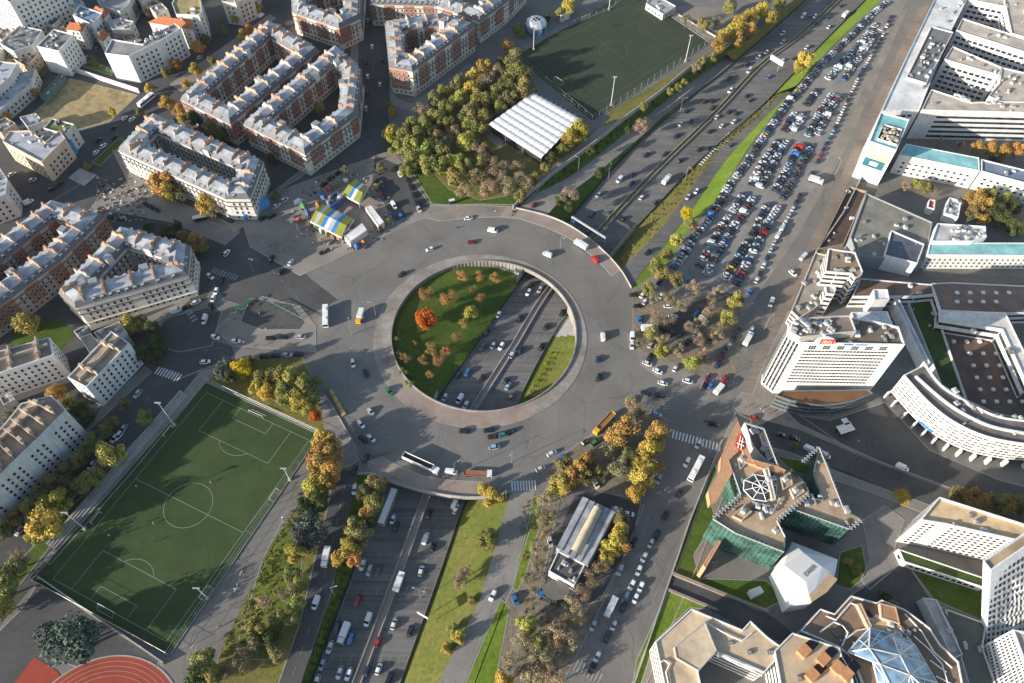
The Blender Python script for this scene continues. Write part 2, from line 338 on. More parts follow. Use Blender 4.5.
# upper: left slope with slip road 1
s1L = PL([(512,216,0),(530,197,-.3),(574,174,-2.2),(627,132,-4.5),(662,104,-6.3),(700,76,-6.45),(735,52,-6.45)]); s1R = PL([(545,217,0),(566,196,-.6),(598,172,-2.6),(644,134,-5.2),(664,116,-6.45),(704,86,-6.45),(739,60,-6.45)])
n = 46; A1, B1 = resample(s1L, n), resample(s1R, n); S1Lr = A1
strip('slip_road', [p+up*.06 for p in A1], [p+up*.06 for p in B1], 'dust')
LTr = resample([p for p in LTw if p.y < s1L[-1].y+2], n); LTr[0] = A1[0]+(LTr[0]-A1[0])*.5
strip('embankment', LTr, A1, 'park')
iu = [i for i in range(len(YS)) if YS[i] > s1L[-1].y-12]; strip('embankment', byY(LTw, [YS[i] for i in iu]), [hl[i]+up*.02 for i in iu], 'drygrass')
ia = [i for i in range(len(YS)) if YS[i] > yu-14 and YS[i] < s1R[-1].y]
strip('verge', resample(B1, len(ia)), resample([hl[i] for i in ia], len(ia)), 'park')
# upper right: gore, slip road 2 and bank
s2L = PL([(620,271,0),(633,258,-.6),(663,226,-3),(703.6,172,-5.6),(722,148,-6.45),(757,117,-6.45),(782,94,-6.45)]); s2R = PL([(632,287,0),(645,268,-.5),(664,246,-2),(690,212,-4.2),(720,168,-6.2),(738,146,-6.45),(766,116,-6.45),(792,92,-6.45)])
A2, B2 = resample(s2L, n), resample(s2R, n); S2Lr = A2
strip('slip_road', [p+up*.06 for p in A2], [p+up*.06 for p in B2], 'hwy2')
ib = [i for i in range(len(YS)) if YS[i] > W(624, 262).y-6 and YS[i] < s2L[-1].y]
strip('verge', resample([hr[i] for i in ib], len(ib)), resample(A2, len(ib)), 'drygrass')
RTr = resample([p for p in RTw if p.y < s2R[-1].y+6], n); strip('embankment', [p-up*.05 for p in B2], RTr, 'lush')
ic = [i for i in range(len(YS)) if YS[i] > s2R[-1].y-3]; strip('embankment', [hr[i]+up*.02 for i in ic], byY(RTw, [YS[i] for i in ic]), 'lush')
iz = [i for i in range(len(YS)) if YS[i] > W(600, 240).y]
strip('trench_floor', [Vector((p.x+4, p.y, ZH-.12)) for p in byY(LTw, [YS[i] for i in iz])], [Vector((p.x-4, p.y, ZH-.12)) for p in byY(RTw, [YS[i] for i in iz])], 'lush')
# under-bridge abutments left/right
i2 = [i for i in range(len(YS)) if W(400, 478).y-2 < YS[i] < RC.y+5]
# inside the roundabout
def inner_side(sgn, E, zc, mat, name):
    a = [p for p in E if (p-RC).to_2d().length < RI+3]; c0, c1 = a[0], a[-1]
    a0 = atan2(c0.y-RC.y, c0.x-RC.x); a1 = atan2(c1.y-RC.y, c1.x-RC.x)
    if sgn > 0:
        while a1 > a0: a1 -= 2*pi      # left side: go clockwise from bottom to top
    else:
        while a1 < a0: a1 += 2*pi
    n = 60; rr = resample(a, n+1); arc = [Vector((RC.x+(RI+2)*cos(a0+(a1-a0)*i/n), RC.y+(RI+2)*sin(a0+(a1-a0)*i/n), zc)) for i in range(n+1)]
    b = MB(); K = 8
    for i in range(n+1):
        for k in range(K+1):
            t = k/K; p = rr[i].lerp(arc[i], t); zz = rr[i].z+(zc-rr[i].z)*min(1, t*1.15)*min(1, min(i, n-i)/16.0); b.v.append((p.x, p.y, zz+.05))
    for i in range(n):
        for k in range(K):
            q = (i*(K+1)+k, i*(K+1)+k+1, (i+1)*(K+1)+k+1, (i+1)*(K+1)+k); v = [Vector(b.v[j]) for j in q]
            if (v[1]-v[0]).cross(v[3]-v[0]).z < 0: q = q[::-1]
            b.f.append(q); b.m.append(0)
    thr = W(562, 336, -5).y
    for i, f in enumerate(b.f):
        if sgn < 0 and b.v[f[0]][1] > thr: b.m[i] = 1
    return tag(b.build(name, [M[mat], M['conc']]), kind='structure')
inner_side(1, hl, -1.6, 'park', 'lawn'); inner_side(-1, hr, -4.5, 'grass', 'lawn')
def inside_hwy(p, m=0):
    i = min(range(len(YS)), key=lambda i: abs(YS[i]-p.y)); return hl[i].x-m < p.x < hr[i].x+m
rim = circ(RC, RI, 144); b = MB()
for i in range(144):
    p, q = rim[i], rim[(i+1) % 144]; zb = -1.5 if inside_hwy((p+q)/2) else -8
    po, qo = RC+(p-RC)*(1+.5/RI), RC+(q-RC)*(1+.5/RI)
    b.quad([q+up*zb, p+up*zb, p+up*.95, q+up*.95]); b.quad([p+up*.95, po+up*.95, qo+up*.95, q+up*.95]); b.quad([po+up*0, qo+up*0, qo+up*.95, po+up*.95])
    if zb < -7 and p.y > RC.y+20 and i % 1 == 0:
        r_ = (RC-p).normalized(); b.bar(p+r_*.12+up*zb, p+r_*.12+up*.9, .16, 0, 4)
    if zb > -8: b.quad([p+up*zb, q+up*zb, qo*1+up*zb, po+up*zb])
M['rimc'] = ground_mat('weathered_concrete', (.2, .18, .155), (.28, .26, .23), (.36, .33, .3), .2, .9)
tag(b.build('retaining_wall', M['rimc']), 'pale curved concrete wall around the opening of the roundabout', 'wall')
b = MB(); a = circ(RC, RI+.5, 144, .035); o_ = circ(RO_C, RO_R, 144, .12)
for i in range(144):
    j = (i+1) % 144; b.quad([a[i]+up*.085, o_[i], o_[j], a[j]+up*.085]); b.quad([o_[i], o_[i]-up*.12, o_[j]-up*.12, o_[j]])
ring_me = b
for nm_, a0_, a1_, mt_ in (('pavement', 10, 70, 'brickpave'), ('pavement', 70, 215, 'stone'), ('pavement', 215, 300, 'brickpave'), ('pavement', 300, 370, 'stone')):
    c_ = MB(); c_.v = b.v
    for q in range(0, len(b.f), 2):
        an = (q/2)*360/144
        if a0_ <= an < a1_ or a0_ <= an+360 < a1_: c_.f += b.f[q:q+2]; c_.m += [0, 0]
    tag(c_.build(nm_, M[mt_]), kind='structure')
def brim(name, arc, zb, label, out=+1):
    P = [W(x, y, .95) for x, y in arc]; b = MB()
    for i in range(len(P)-1):
        p, q = P[i], P[i+1]; d = (q-p).normalized(); n = Vector((-d.y, d.x, 0))*.35*out
        lo = -1.7
        b.quad([p+up*(lo-.95), q+up*(lo-.95), q, p]); b.quad([p, q, q+n, p+n]); b.quad([p+n-up*.95, q+n-up*.95, q+n, p+n])
        b.quad([p+up*(lo-.95), q+up*(lo-.95), q+n*20+up*(lo-.95), p+n*20+up*(lo-.95)])
    return tag(b.build(name, M['conc']), label, 'parapet')
brim('parapet', arcU, -2, 'curved concrete parapet where the motorway passes under the upper right of the roundabout', -1)
brim('parapet', arcL, -2, 'curved pale parapet where the motorway passes under the bottom of the roundabout', 1)
# fill under the ring: side walls along the tunnel
def tunnel(side_pts, idx, lab):
    P = [side_pts[i] for i in idx]; b = MB()
    for i in range(len(P)-1): b.quad([P[i], P[i+1], P[i+1]+up*6.3, P[i]+up*6.3])
    return tag(b.build('abutment', M['conc']), lab, 'wall')
tl = [i for i in range(len(YS)) if W(385, 480).y-1 < YS[i] < RC.y-30]; tu = [i for i in range(len(YS)) if RC.y+33 < YS[i] < W(560, 217).y]
tunnel(offs(hl, md, -.6), tl, 'left concrete side wall under the lower bridge of the roundabout'); tunnel(offs(hr, md, -.6), tl, 'right concrete side wall under the lower bridge of the roundabout')
tunnel(offs(hl, md, -.6), tu, 'left concrete side wall under the upper bridge of the roundabout'); tunnel(offs(hr, md, -.6), tu, 'right concrete side wall under the upper bridge of the roundabout')

hb = MB(); hb.box((0, 1300, 141), (3*1800+40, 3460, 302)); hz = hb.build('haze', []); hz.data.materials.clear(); hm = bpy.data.materials.new('haze_air'); hm.use_nodes = True; ht = hm.node_tree; ht.nodes.clear()
ho = ht.nodes.new('ShaderNodeOutputMaterial'); hv = ht.nodes.new('ShaderNodeVolumePrincipled'); hv.inputs['Density'].default_value = .00002; hv.inputs['Color'].default_value = (.8, .88, 1, 1); ht.links.new(hv.outputs[0], ho.inputs['Volume']); hz.data.materials.append(hm); tag(hz, 'thin pale autumn haze over the whole place', 'haze', None, 'stuff')
# ---------------------------------------------------------------- surface sheets (px outlines at ground level)
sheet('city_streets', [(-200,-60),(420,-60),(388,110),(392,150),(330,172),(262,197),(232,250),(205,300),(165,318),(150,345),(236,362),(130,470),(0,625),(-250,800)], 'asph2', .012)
sheet('pavement', [(507,206),(545,214),(568,223.5),(590,238),(608,254),(622,270),(612,276),(596,259),(572,240),(548,228),(520,219),(500,217)], 'brickpave', .10)
sheet('pavement', [(370,470),(395,481),(428,491),(460,496),(486,495.5),(483,481),(452,480),(425,476),(400,466),(383,457),(366,462)], 'brickpave', .10)
sheet('pavement', [(425,205),(450,206),(480,205),(513,207),(500,217),(470,218),(440,221),(425,218),(410,224),(300,276),(250,247),(243,225),(262,197),(330,172),(392,150),(404,165),(430,205)], 'pave', .08)
sheet('car_park', [(375,155),(398,165),(430,205),(395,222),(385,205),(372,185)], 'asph2', .11)
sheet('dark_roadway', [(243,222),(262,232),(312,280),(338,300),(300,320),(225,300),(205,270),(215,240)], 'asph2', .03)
sheet('pavement', [(226,318),(262,296),(300,306),(316,326),(316,352),(232,346),(216,330)], 'pave', .08)
sheet('play_area', [(250,298),(292,304),(306,322),(300,330),(262,330),(240,322)], 'asph2', .11)
sheet('pavement', [(150,345),(165,318),(215,305),(222,312),(212,346),(180,352)], 'asph2', .05)
sheet('pavement', [(168,250),(192,268),(190,300),(160,325),(100,345),(95,340),(175,305)], 'pave', .08)
sheet('plaza', [(92,205),(132,178),(140,150),(175,205),(222,220),(240,232),(225,245),(170,222),(115,212),(95,222)], 'dust', .07)
sheet('plaza', [(0,240),(45,205),(95,175),(110,182),(90,210),(40,240)], 'asph2', .05)
sheet('tram_crossing', [(68,178),(80,168),(97,175),(84,186)], 'conc', .09)
sheet('lawn', [(92,162),(120,137),(125,141),(100,166)], 'park', .09)
sheet('waste_ground', [(28,118),(70,78),(138,95),(110,122),(80,130),(45,124)], 'waste', .06)
sheet('lawn', [(82,66),(92,60),(113,70),(112,76)], 'lush', .06)
sheet('courtyard_garden', [(15,330),(60,318),(75,335),(60,350),(10,345)], 'park', .06)
sheet('courtyard_garden', [(150,325),(165,318),(165,360),(140,368),(128,345)], 'asph2', .06)
# park at the top centre
sheet('lawn', [(404,165),(398,140),(440,95),(500,60),(520,62),(545,100),(600,140),(553,174),(513,207),(480,205),(450,206),(430,205)], 'drygrass', .05)
sheet('lawn', [(412,172),(432,170),(450,190),(480,200),(505,196),(520,190),(516,205),(480,204),(450,205),(432,204)], 'park', .09)
sheet('park_path', [(430,120),(480,110),(505,140),(500,150),(475,125),(432,128)], 'brickpave', .09)
sheet('service_yard', [(600,128),(627,117),(553,174),(535,195),(520,200),(530,185),(560,160)], 'brickpave', .07)
sheet('roadside_path', [(610,110),(700,58),(735,40),(735,46),(690,72),(630,112),(600,135)], 'drygrass', .06)
sheet('side_street', [(650,8),(680,6),(764,10),(780,4),(760,20),(715,40),(690,36)], 'pave', .06)
# car park and the wide avenue
sheet('car_park', [(632,290),(668,264),(690,231),(712,208),(734,173),(764,130),(818,64),(881,2),(925,-44),(960,-44),(908,2),(850,125),(830,165),(790,245),(762,290),(742,345),(735,400),(690,400),(640,365),(632,330)], 'dust', .04)
sheet('avenue', [(935,-44),(960,-44),(932,0),(886,102),(856,168),(815,254),(789,310),(765,360),(745,402),(700,560),(640,700),(590,700),(640,580),(690,470),(700,420),(735,330),(790,245),(830,165),(850,125),(902,10)], 'asph', .05)
sheet('paved_strip', [(918,10),(932,0),(886,102),(856,168),(815,254),(789,310),(765,360),(752,395),(742,392),(757,350),(800,262),(840,178),(874,102)], 'tanpave', .09)
sheet('paved_strip', [(902,10),(908,8),(850,140),(800,232),(775,270),(770,266),(800,215),(845,128)], 'pave', .09)
sheet('parking_verge', [(632,290),(640,285),(660,292),(690,300),(712,290),(735,296),(745,330),(735,375),(700,378),(668,360),(640,350),(634,330)], 'earth', .07, 0)
sheet('parking_aisle', [(655,322),(700,300),(725,292),(745,298),(742,306),(715,308),(690,330),(660,352)], 'asph2', .10)
sheet('plaza', [(742,392),(752,395),(765,360),(789,310),(800,330),(775,400),(800,415),(880,470),(1030,520),(1030,540),(960,500),(870,465),(790,428),(745,420),(732,405)], 'pave', .08)
sheet('plaza', [(775,400),(800,415),(830,420),(885,402),(930,450),(1000,480),(1040,490),(1040,520),(960,492),(880,462),(800,425)], 'asph2', .10)
sheet('east_road', [(735,412),(800,430),(870,460),(960,495),(1030,520),(1040,545),(950,512),(860,480),(790,452),(745,440)], 'asph2', .12)
sheet('pavement', [(745,440),(790,452),(860,480),(950,512),(940,520),(890,500),(840,482),(790,470),(755,455)], 'pave', .11)
sheet('flower_bed', [(775,455),(800,460),(830,475),(825,482),(790,470)], 'park', .14)
sheet('pavement', [(735,412),(752,420),(700,560),(640,700),(625,700),(680,560),(718,450)], 'pave', .10)
sheet('lawn', [(714,464),(718,470),(708,492),(716,520),(694,555),(700,578),(766,580),(785,600),(760,612),(722,594),(672,574),(690,520)], 'park', .12)
sheet('lawn', [(668,590),(720,610),(690,608),(655,642),(640,690),(630,700),(636,660)], 'lush', .12)
sheet('entrance_path', [(672,574),(722,594),(775,618),(800,640),(760,640),(715,612),(668,590)], 'asph2', .14)
sheet('lawn', [(840,552),(862,545),(868,575),(850,590),(835,585)], 'park', .12)
sheet('plaza', [(862,520),(885,505),(905,520),(895,548),(905,560),(870,590),(860,580),(870,560)], 'dust', .10)
sheet('lawn', [(906,563),(985,590),(985,622),(934,600)], 'park', .12)
sheet('plaza', [(850,595),(905,560),(932,600),(940,640),(905,612),(875,603)], 'asph2', .11)
# below the ring
sheet('slip_road', [(334,466),(358,474),(352,500),(337,560),(331,590),(301,683),(285,740),(262,740),(279,683),(300,625),(315,560),(330,500)], 'asph2', .04)
sheet('pavement', [(318,388),(330,402),(352,440),(360,460),(346,468),(334,466),(325,430)], 'dust', .10)
sheet('slip_road', [(511,491),(537,486),(529,509),(514,583),(500,600),(464,683),(440,740),(412,740),(438,683),(480,600),(505.6,509)], 'dust', .04)
sheet('verge', [(532,497),(543,494),(542,520),(526,575),(517,592),(512,588),(518,560),(529,520)], 'lush', .08)
sheet('verge', [(539,500),(552,478),(560,500),(550,548),(540,590),(560,600),(560,683),(540,720),(468,700),(505,602),(512,588),(520,560)], 'earth', .07)
sheet('lawn', [(462,690),(501,598),(510,608),(504,640),(494,690)], 'lush', .10)
sheet('park_path', [(520,610),(526,612),(512,690),(500,690)], 'pave', .10)
sheet('island', [(540,470),(560,456),(605,425),(640,405),(668,420),(666,440),(640,500),(600,492),(575,478),(555,490)], 'earth', .07)
sheet('bus_yard', [(548,570),(556,540),(575,495),(600,490),(640,505),(630,540),(600,600),(570,610),(540,600)], 'asph2', .09)
sheet('pavement', [(640,505),(645,505),(612,585),(585,640),(560,690),(548,690),(560,610),(600,600),(630,545)], 'earth', .08)
# strip between football ground and slip road
sheet('verge', [(235,362),(300,352),(318,388),(334,430),(334,466),(330,500),(315,560),(300,625),(279,683),(262,740),(200,740),(210,690),(225,630),(300,500),(322,437),(318,431),(206,381),(225,368)], 'drygrass', .05)
sheet('verge', [(262,560),(282,520),(305,540),(298,600),(270,660),(232,660)], 'grass', .08)
sheet('sports_court', [(322,437),(305,500),(270,545),(245,600),(222,650),(208,662),(172,657)], 'asph', .09)
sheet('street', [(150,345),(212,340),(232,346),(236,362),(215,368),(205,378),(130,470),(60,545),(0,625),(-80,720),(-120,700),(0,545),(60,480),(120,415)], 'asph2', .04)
sheet('pavement', [(200,372),(236,360),(236,366),(208,380),(130,475),(50,565),(44,560),(120,470)], 'pave', .08)
sheet('verge', [(135,440),(150,425),(80,510),(20,585),(-40,650),(-60,640),(20,560)], 'park', .09)
sheet('pavement', [(40,580),(160,660),(150,690),(60,662),(10,700),(-60,690),(20,610)], 'asph2', .07)
# playing fields
fo = [(205.7,382.3),(320,435),(169.7,655.5),(32,580)]
sheet('football_pitch', fo, 'turf1', .10)
A_, B_, C_, D_ = [W(x, y, .13) for x, y in ((206.3,392.7),(309,440),(166.3,641.4),(52.7,579))]
def FP(u, v, z=.13): p = A_.lerp(B_, u).lerp(D_.lerp(C_, u), v); p.z = z; return p      # u across, v along
def line(b, p, q, w=.28):
    d = (q-p).normalized(); n = Vector((-d.y, d.x, 0))*w/2; f = [p-n, q-n, q+n, p+n]; b.quad(f)
def pitch(F, name, mat, wd, ln, w):
    b = MB()
    for p, q in (((0,0),(1,0)),((1,0),(1,1)),((1,1),(0,1)),((0,1),(0,0)),((0,.5),(1,.5))): line(b, F(*p), F(*q), w)
    bw, bl, gw, gl = 40.3/wd/2, 16.5/ln, 18.3/wd/2, 5.5/ln
    for s in (0, 1):
        f = (lambda v: v) if s == 0 else (lambda v: 1-v)
        for hw, hl_ in ((min(bw, .33), bl), (min(gw, .16), gl)): 
            for p, q in (((.5-hw,0),(.5-hw,hl_)),((.5-hw,hl_),(.5+hw,hl_)),((.5+hw,hl_),(.5+hw,0))): line(b, F(p[0], f(p[1])), F(q[0], f(q[1])), w)
        arc = [F(.5+9.1/wd*sin(t), f(11/ln+9.1/ln*cos(t))) for t in [(-.93+1.86*i/12) for i in range(13)]]
        for i in range(12): line(b, arc[i], arc[i+1], w)
    cc = [F(.5+9.6/wd*cos(t), .5+9.6/ln*sin(t)) for t in [2*pi*i/40 for i in range(40)]]
    for i in range(40): line(b, cc[i], cc[(i+1) % 40], w)
    tag(b.build(name, M[mat]), kind='structure')
pitch(FP, 'pitch_marking', 'fieldline', (B_-A_).length, (D_-A_).length, .16)
fo2 = [(521,57),(590,118),(703,42),(633,-6)]
sheet('football_pitch', [(514,57),(592,122),(710,43),(632,-10)], 'turf2', .10)
a2, b2, c2, d2 = [W(x, y, .13) for x, y in ((530,57),(590,109),(694,43),(634,1))]
pitch(lambda u, v, z=.13: a2.lerp(b2, u).lerp(d2.lerp(c2, u), v), 'pitch_marking', 'dullline' if 'dullline' in M else M.setdefault('dullline', flat('dull_field_line', (.075, .095, .075), .9)) and 'dullline', (b2-a2).length, (d2-a2).length, .3)
# running track, bottom left
tc = W(95, 745); 
def ringpoly(c, r0, r1, z, mat, name, kind='structure', ky=1.0):
    b = MB(); n = 80; p = circ(Vector((0,0,0)), 1, n)
    for i in range(n):
        j = (i+1) % n; b.quad([c+Vector((p[i].x*r0, p[i].y*r0*ky, z)), c+Vector((p[i].x*r1, p[i].y*r1*ky, z)), c+Vector((p[j].x*r1, p[j].y*r1*ky, z)), c+Vector((p[j].x*r0, p[j].y*r0*ky, z))])
    return tag(b.build(name, M[mat]), kind=kind)
tR = (W(95,660)-tc).length
ringpoly(tc, tR-13, tR, .12, 'track', 'running_track')
for k in range(5): ringpoly(tc, tR-.2-k*1.6, tR-.06-k*1.6, .14, 'fieldline', 'track_lane_line')
ringpoly(tc, tR, tR+.4, .2, 'conc', 'track_kerb')
ringpoly(tc, 0, tR-13, .1, 'turf1', 'infield')
sheet('running_track', [(34,657),(57,671),(75,700),(0,705),(14,683)], 'track', .11)
# basketball court lines
b = MB()
def cl(pts, w=.12, z=.12):
    P = [W(x, y, z) for x, y in pts]
    for p, q in zip(P, P[1:]): line(b, p, q, w)
for c in ((238,600),(252,570),(208,640)):
    p0 = W(*c, .12); a = [p0+Vector((4*cos(t), 4*sin(t), 0)) for t in [2*pi*i/24 for i in range(25)]]
    for p, q in zip(a, a[1:]): line(b, p, q, .16)
cl([(262,538),(236,596)]); cl([(205,614),(235,632)]); cl([(290,500),(262,538),(245,530),(275,492),(290,500)])
tag(b.build('court_marking', M['faint']), kind='structure')
# crossings
def zebra(a, c, w, n, name='zebra_crossing', mat='faint', z=.13):
    P, Q = W(*a, z), W(*c, z); d = (Q-P).normalized(); nn = Vector((-d.y, d.x, 0))*w/2; L = (Q-P).length; b = MB()
    for i in range(n):
        p = P+d*(L*(i+.15)/n); q = P+d*(L*(i+.62)/n); b.quad([p-nn, q-nn, q+nn, p+nn])
    tag(b.build(name, M[mat]), kind='structure')
zebra((511,486),(537,485),4.2,9,mat='white'); zebra((672,434),(722,448),4,15,mat='white'); zebra((156,370),(181,378),4,9,mat='white')
zebra((575,664),(602,680),4.5,8); zebra((402,223),(429,213),3.5,10); zebra((706,376),(738,386),3.5,10); zebra((664,395),(668,410),3.5,6); zebra((212,270),(238,278),3.5,9); zebra((180,300),(196,322),3,7)
def rdash(pts, L=3, gap=4, w=.18, z=.12, mat='faint', sm=4):
    P = PL(pts, z, sm) if len(pts) > 2 else [W(*p, z) for p in pts]; d = arclen(P); b = MB(); t = 0
    def at(s):
        for i in range(len(d)-1):
            if d[i+1] >= s: return P[i].lerp(P[i+1], (s-d[i])/max(1e-6, d[i+1]-d[i]))
        return P[-1]
    while t+L < d[-1]: line(b, at(t), at(t+L), w); t += L+gap
    tag(b.build('road_marking', M[mat]), kind='structure')
for p in ([(520,505),(497,597),(450,690)], [(345,485),(318,600),(290,683)], [(668,470),(640,540),(590,640)], [(662,500),(625,590),(580,683)], [(690,440),(670,500),(610,640)],
          [(230,250),(262,262),(300,300)], [(130,178),(60,235)], [(780,440),(860,470),(960,505)], [(240,345),(205,350),(165,352)], [(150,395),(80,490),(20,560)], [(375,30),(372,100)], [(360,30),(360,90)], [(60,235),(0,285)]): rdash(p)
rdash([(770,447),(840,470),(950,512)], 40, .1, .25); rdash([(640,560),(618,610),(585,670)], 60, .1, .2); rdash([(697,505),(660,585),(618,683)], 60, .1, .2)
rdash([(716,146),(740,126),(764,107),(790,82)], 60, .1, .5, ZH+.03, 'white'); rdash([(700,165),(716,146)], 1.2, 1.2, 2.2, ZH+.5, 'white')
for k in range(8):
    b = MB(); t = k/8; p = W(712+t*18, 151-t*17, ZH+.05); line(b, p, p+Vector((3.0, -.6, 0)), .6); line(b, p, p+Vector((1.0, 3.0, 0)), .6); tag(b.build('gore_marking', M['white']), kind='structure')

sheet('fair_yard', [(338,205),(352,190),(374,200),(390,212),(372,236),(352,226)], 'brickpave', .12)
for r_, a0_, a1_ in ((58, .3, 1.2), (66, 3.4, 4.4), (60, 4.9, 5.9), (68, 2.2, 2.9)):
    P = circ(RO_C, r_, 40, .02, a0_, a1_); b = MB()
    for p, q in zip(P[::2], P[1::2]): line(b, p, q, .15)
    tag(b.build('road_marking', M['faint']), kind='structure')

for px in ([(352,10),(358,10),(358,112),(350,120)],[(388,14),(392,14),(396,98),(412,104),(470,64),(473,70),(415,112),(390,104)],[(262,200),(352,130),(356,136),(300,178)],[(196,268),(186,300),(80,334),(78,328),(180,294),(190,266)],[(120,150),(138,185),(232,224),(262,200),(266,206),(236,232),(132,190),(112,150)],[(170,84),(270,14),(276,18),(182,92)],[(100,410),(145,366),(152,372),(96,424),(20,500),(-10,520),(-10,510),(84,432)]): sheet('pavement', px, 'pave', .09)
# ---------------------------------------------------------------- buildings
UNIT_WIN = {}
CAMP = Vector((0, 0, HC))
def winmesh(kind, mat):
    if (kind, mat) not in UNIT_WIN:
        b = MB(); fr = .12
        # unit: x -.5...5, z 0..1, outward -y
        b.quad([(-.5,-.05,0),(.5,-.05,0),(.5,-.05,1),(-.5,-.05,1)], 0)
        if kind == 'framed':
            for a in ((-.5,.0,-.42,1),(.42,.0,.5,1),(-.5,.94,.5,1),(-.56,-.1,.56,.02)):
                b.quad([(a[0],-.12,a[1]),(a[2],-.12,a[1]),(a[2],-.12,a[3]),(a[0],-.12,a[3])], 1)
        UNIT_WIN[kind, mat] = (b.mesh('window', [M[mat], M['white']]), b)
    return UNIT_WIN[kind, mat]
WIN_TOTAL = [0]
def put_windows(parent, rects, kind='framed', mat='pane', cap=100, name='window'):
    """rects: (x, y, z, ang, w, h) centre bottom, outward normal angle ang"""
    me, ub = winmesh(kind, mat)
    def score(r):
        n = Vector((cos(r[3]), sin(r[3]), 0)); d = CAMP-Vector((r[0], r[1], r[2])); return n.dot(d)/d.length**2
    rs = sorted(rects, key=score, reverse=True); vis = [r for r in rs if score(r) > 0][:cap]; rest = [r for r in rs if score(r) <= 0]+[r for r in rs if score(r) > 0][cap:]
    for x, y, z, a, w, h in vis:
        o = bpy.data.objects.new(name, me); link(o, parent); o.location = (x, y, z); o.rotation_euler = (0, 0, a+pi/2); o.scale = (w, 1, h)
    WIN_TOTAL[0] += len(vis)
    if rest:
        b = MB()
        for x, y, z, a, w, h in rest:
            ca, sa = cos(a+pi/2), sin(a+pi/2); n = len(b.v)
            for vx, vy, vz in ub.v: X = vx*w; b.v.append((x+X*ca-vy*sa, y+X*sa+vy*ca, z+vz*h))
            for f, m in zip(ub.f, ub.m): b.f.append(tuple(n+i for i in f)); b.m.append(m)
        tag(b.build(name+'s', [M[mat], M['white']], parent), kind='stuff')
def edge_rects(p, q, z0, z1, dx, dz, w, h, m=1.2, jit=0):
    d = Vector((q[0]-p[0], q[1]-p[1], 0)); L = d.length
    if L < dx+m: return []
    d.normalize(); a = atan2(-d.x, d.y); n = max(1, int((L-2*m)/dx)); st = (L-n*dx)/2+dx/2; nf = int((z1-z0)/dz); out = []
    for i in range(n):
        for k in range(nf):
            s = st+i*dx; out.append((p[0]+d.x*s, p[1]+d.y*s, z0+k*dz+(dz-h)*.5, a, w, h))
    return out
def prism(parent, name, pts, h, z0=0, wall='objr', wc=(.6,.58,.54), roof='roofobj', rc=(.35,.33,.3), par=.7, parc=None, base=None, label=None, skip=()):
    """pts world xy list CCW roof outline; base optional list for the foot; separate wall and roof parts"""
    b = MB(); n = len(pts); bs = base or pts; P = [Vector((p[0], p[1], 0)) for p in pts]; hh = h+par; run = 0
    for i in range(n):
        j = (i+1) % n; L = (P[j]-P[i]).length
        if i not in skip: b.quad([(bs[i][0], bs[i][1], z0), (bs[j][0], bs[j][1], z0), (pts[j][0], pts[j][1], hh), (pts[i][0], pts[i][1], hh)], 0, [(run, 0), (run+L, 0), (run+L, hh-z0), (run, hh-z0)])
        run += L
    # parapet inner
    ins = inset(pts, .4)
    for i in range(n):
        j = (i+1) % n
        b.quad([(pts[i][0], pts[i][1], hh), (pts[j][0], pts[j][1], hh), (ins[j][0], ins[j][1], hh), (ins[i][0], ins[i][1], hh)], 0, [(0, 0)]*4)
        b.quad([(ins[i][0], ins[i][1], hh), (ins[j][0], ins[j][1], hh), (ins[j][0], ins[j][1], h), (ins[i][0], ins[i][1], h)], 0, [(0, 0)]*4)
    o = b.build('wall', M[wall], parent, wc)
    r = MB(); r.poly([(p[0], p[1], h) for p in ins]); ro = r.build('roof', M[roof], parent, rc); return o, ro
def P_(px, h): return ccw([tuple(W(x, y, h)[:2]) for x, y in px])
def clutter(parent, pts, h, n, seed, names=('rooftop_unit',), smax=2.8, col=(.5,.49,.47)):
    n = int(n*1.7)
    rnd = random.Random(seed); c = Vector((sum(p[0] for p in pts)/len(pts), sum(p[1] for p in pts)/len(pts)))
    for i in range(n):
        a, b_ = rnd.sample(range(len(pts)), 2); t, u = rnd.random(), rnd.uniform(.1, .75)
        p = Vector(pts[a][:2]).lerp(Vector(pts[(a+1) % len(pts)][:2]), t).lerp(c, u)
        s = Vector((rnd.uniform(.8, smax), rnd.uniform(.7, smax*.7), rnd.uniform(.5, 1.5))); b = MB(); rz = atan2(pts[1][1]-pts[0][1], pts[1][0]-pts[0][0])
        b.box((p.x, p.y, h+s.z/2), s, rz, 0); b.box((p.x, p.y, h+s.z+.1), (s.x*.6, s.y*.6, .2), rz, 1)
        k = rnd.choice((.35, .6, .9, 1.2, 1.5)); o = b.build(rnd.choice(names), [M['obj'], M['metal']], parent, tuple(min(.9, v*k) for v in col))
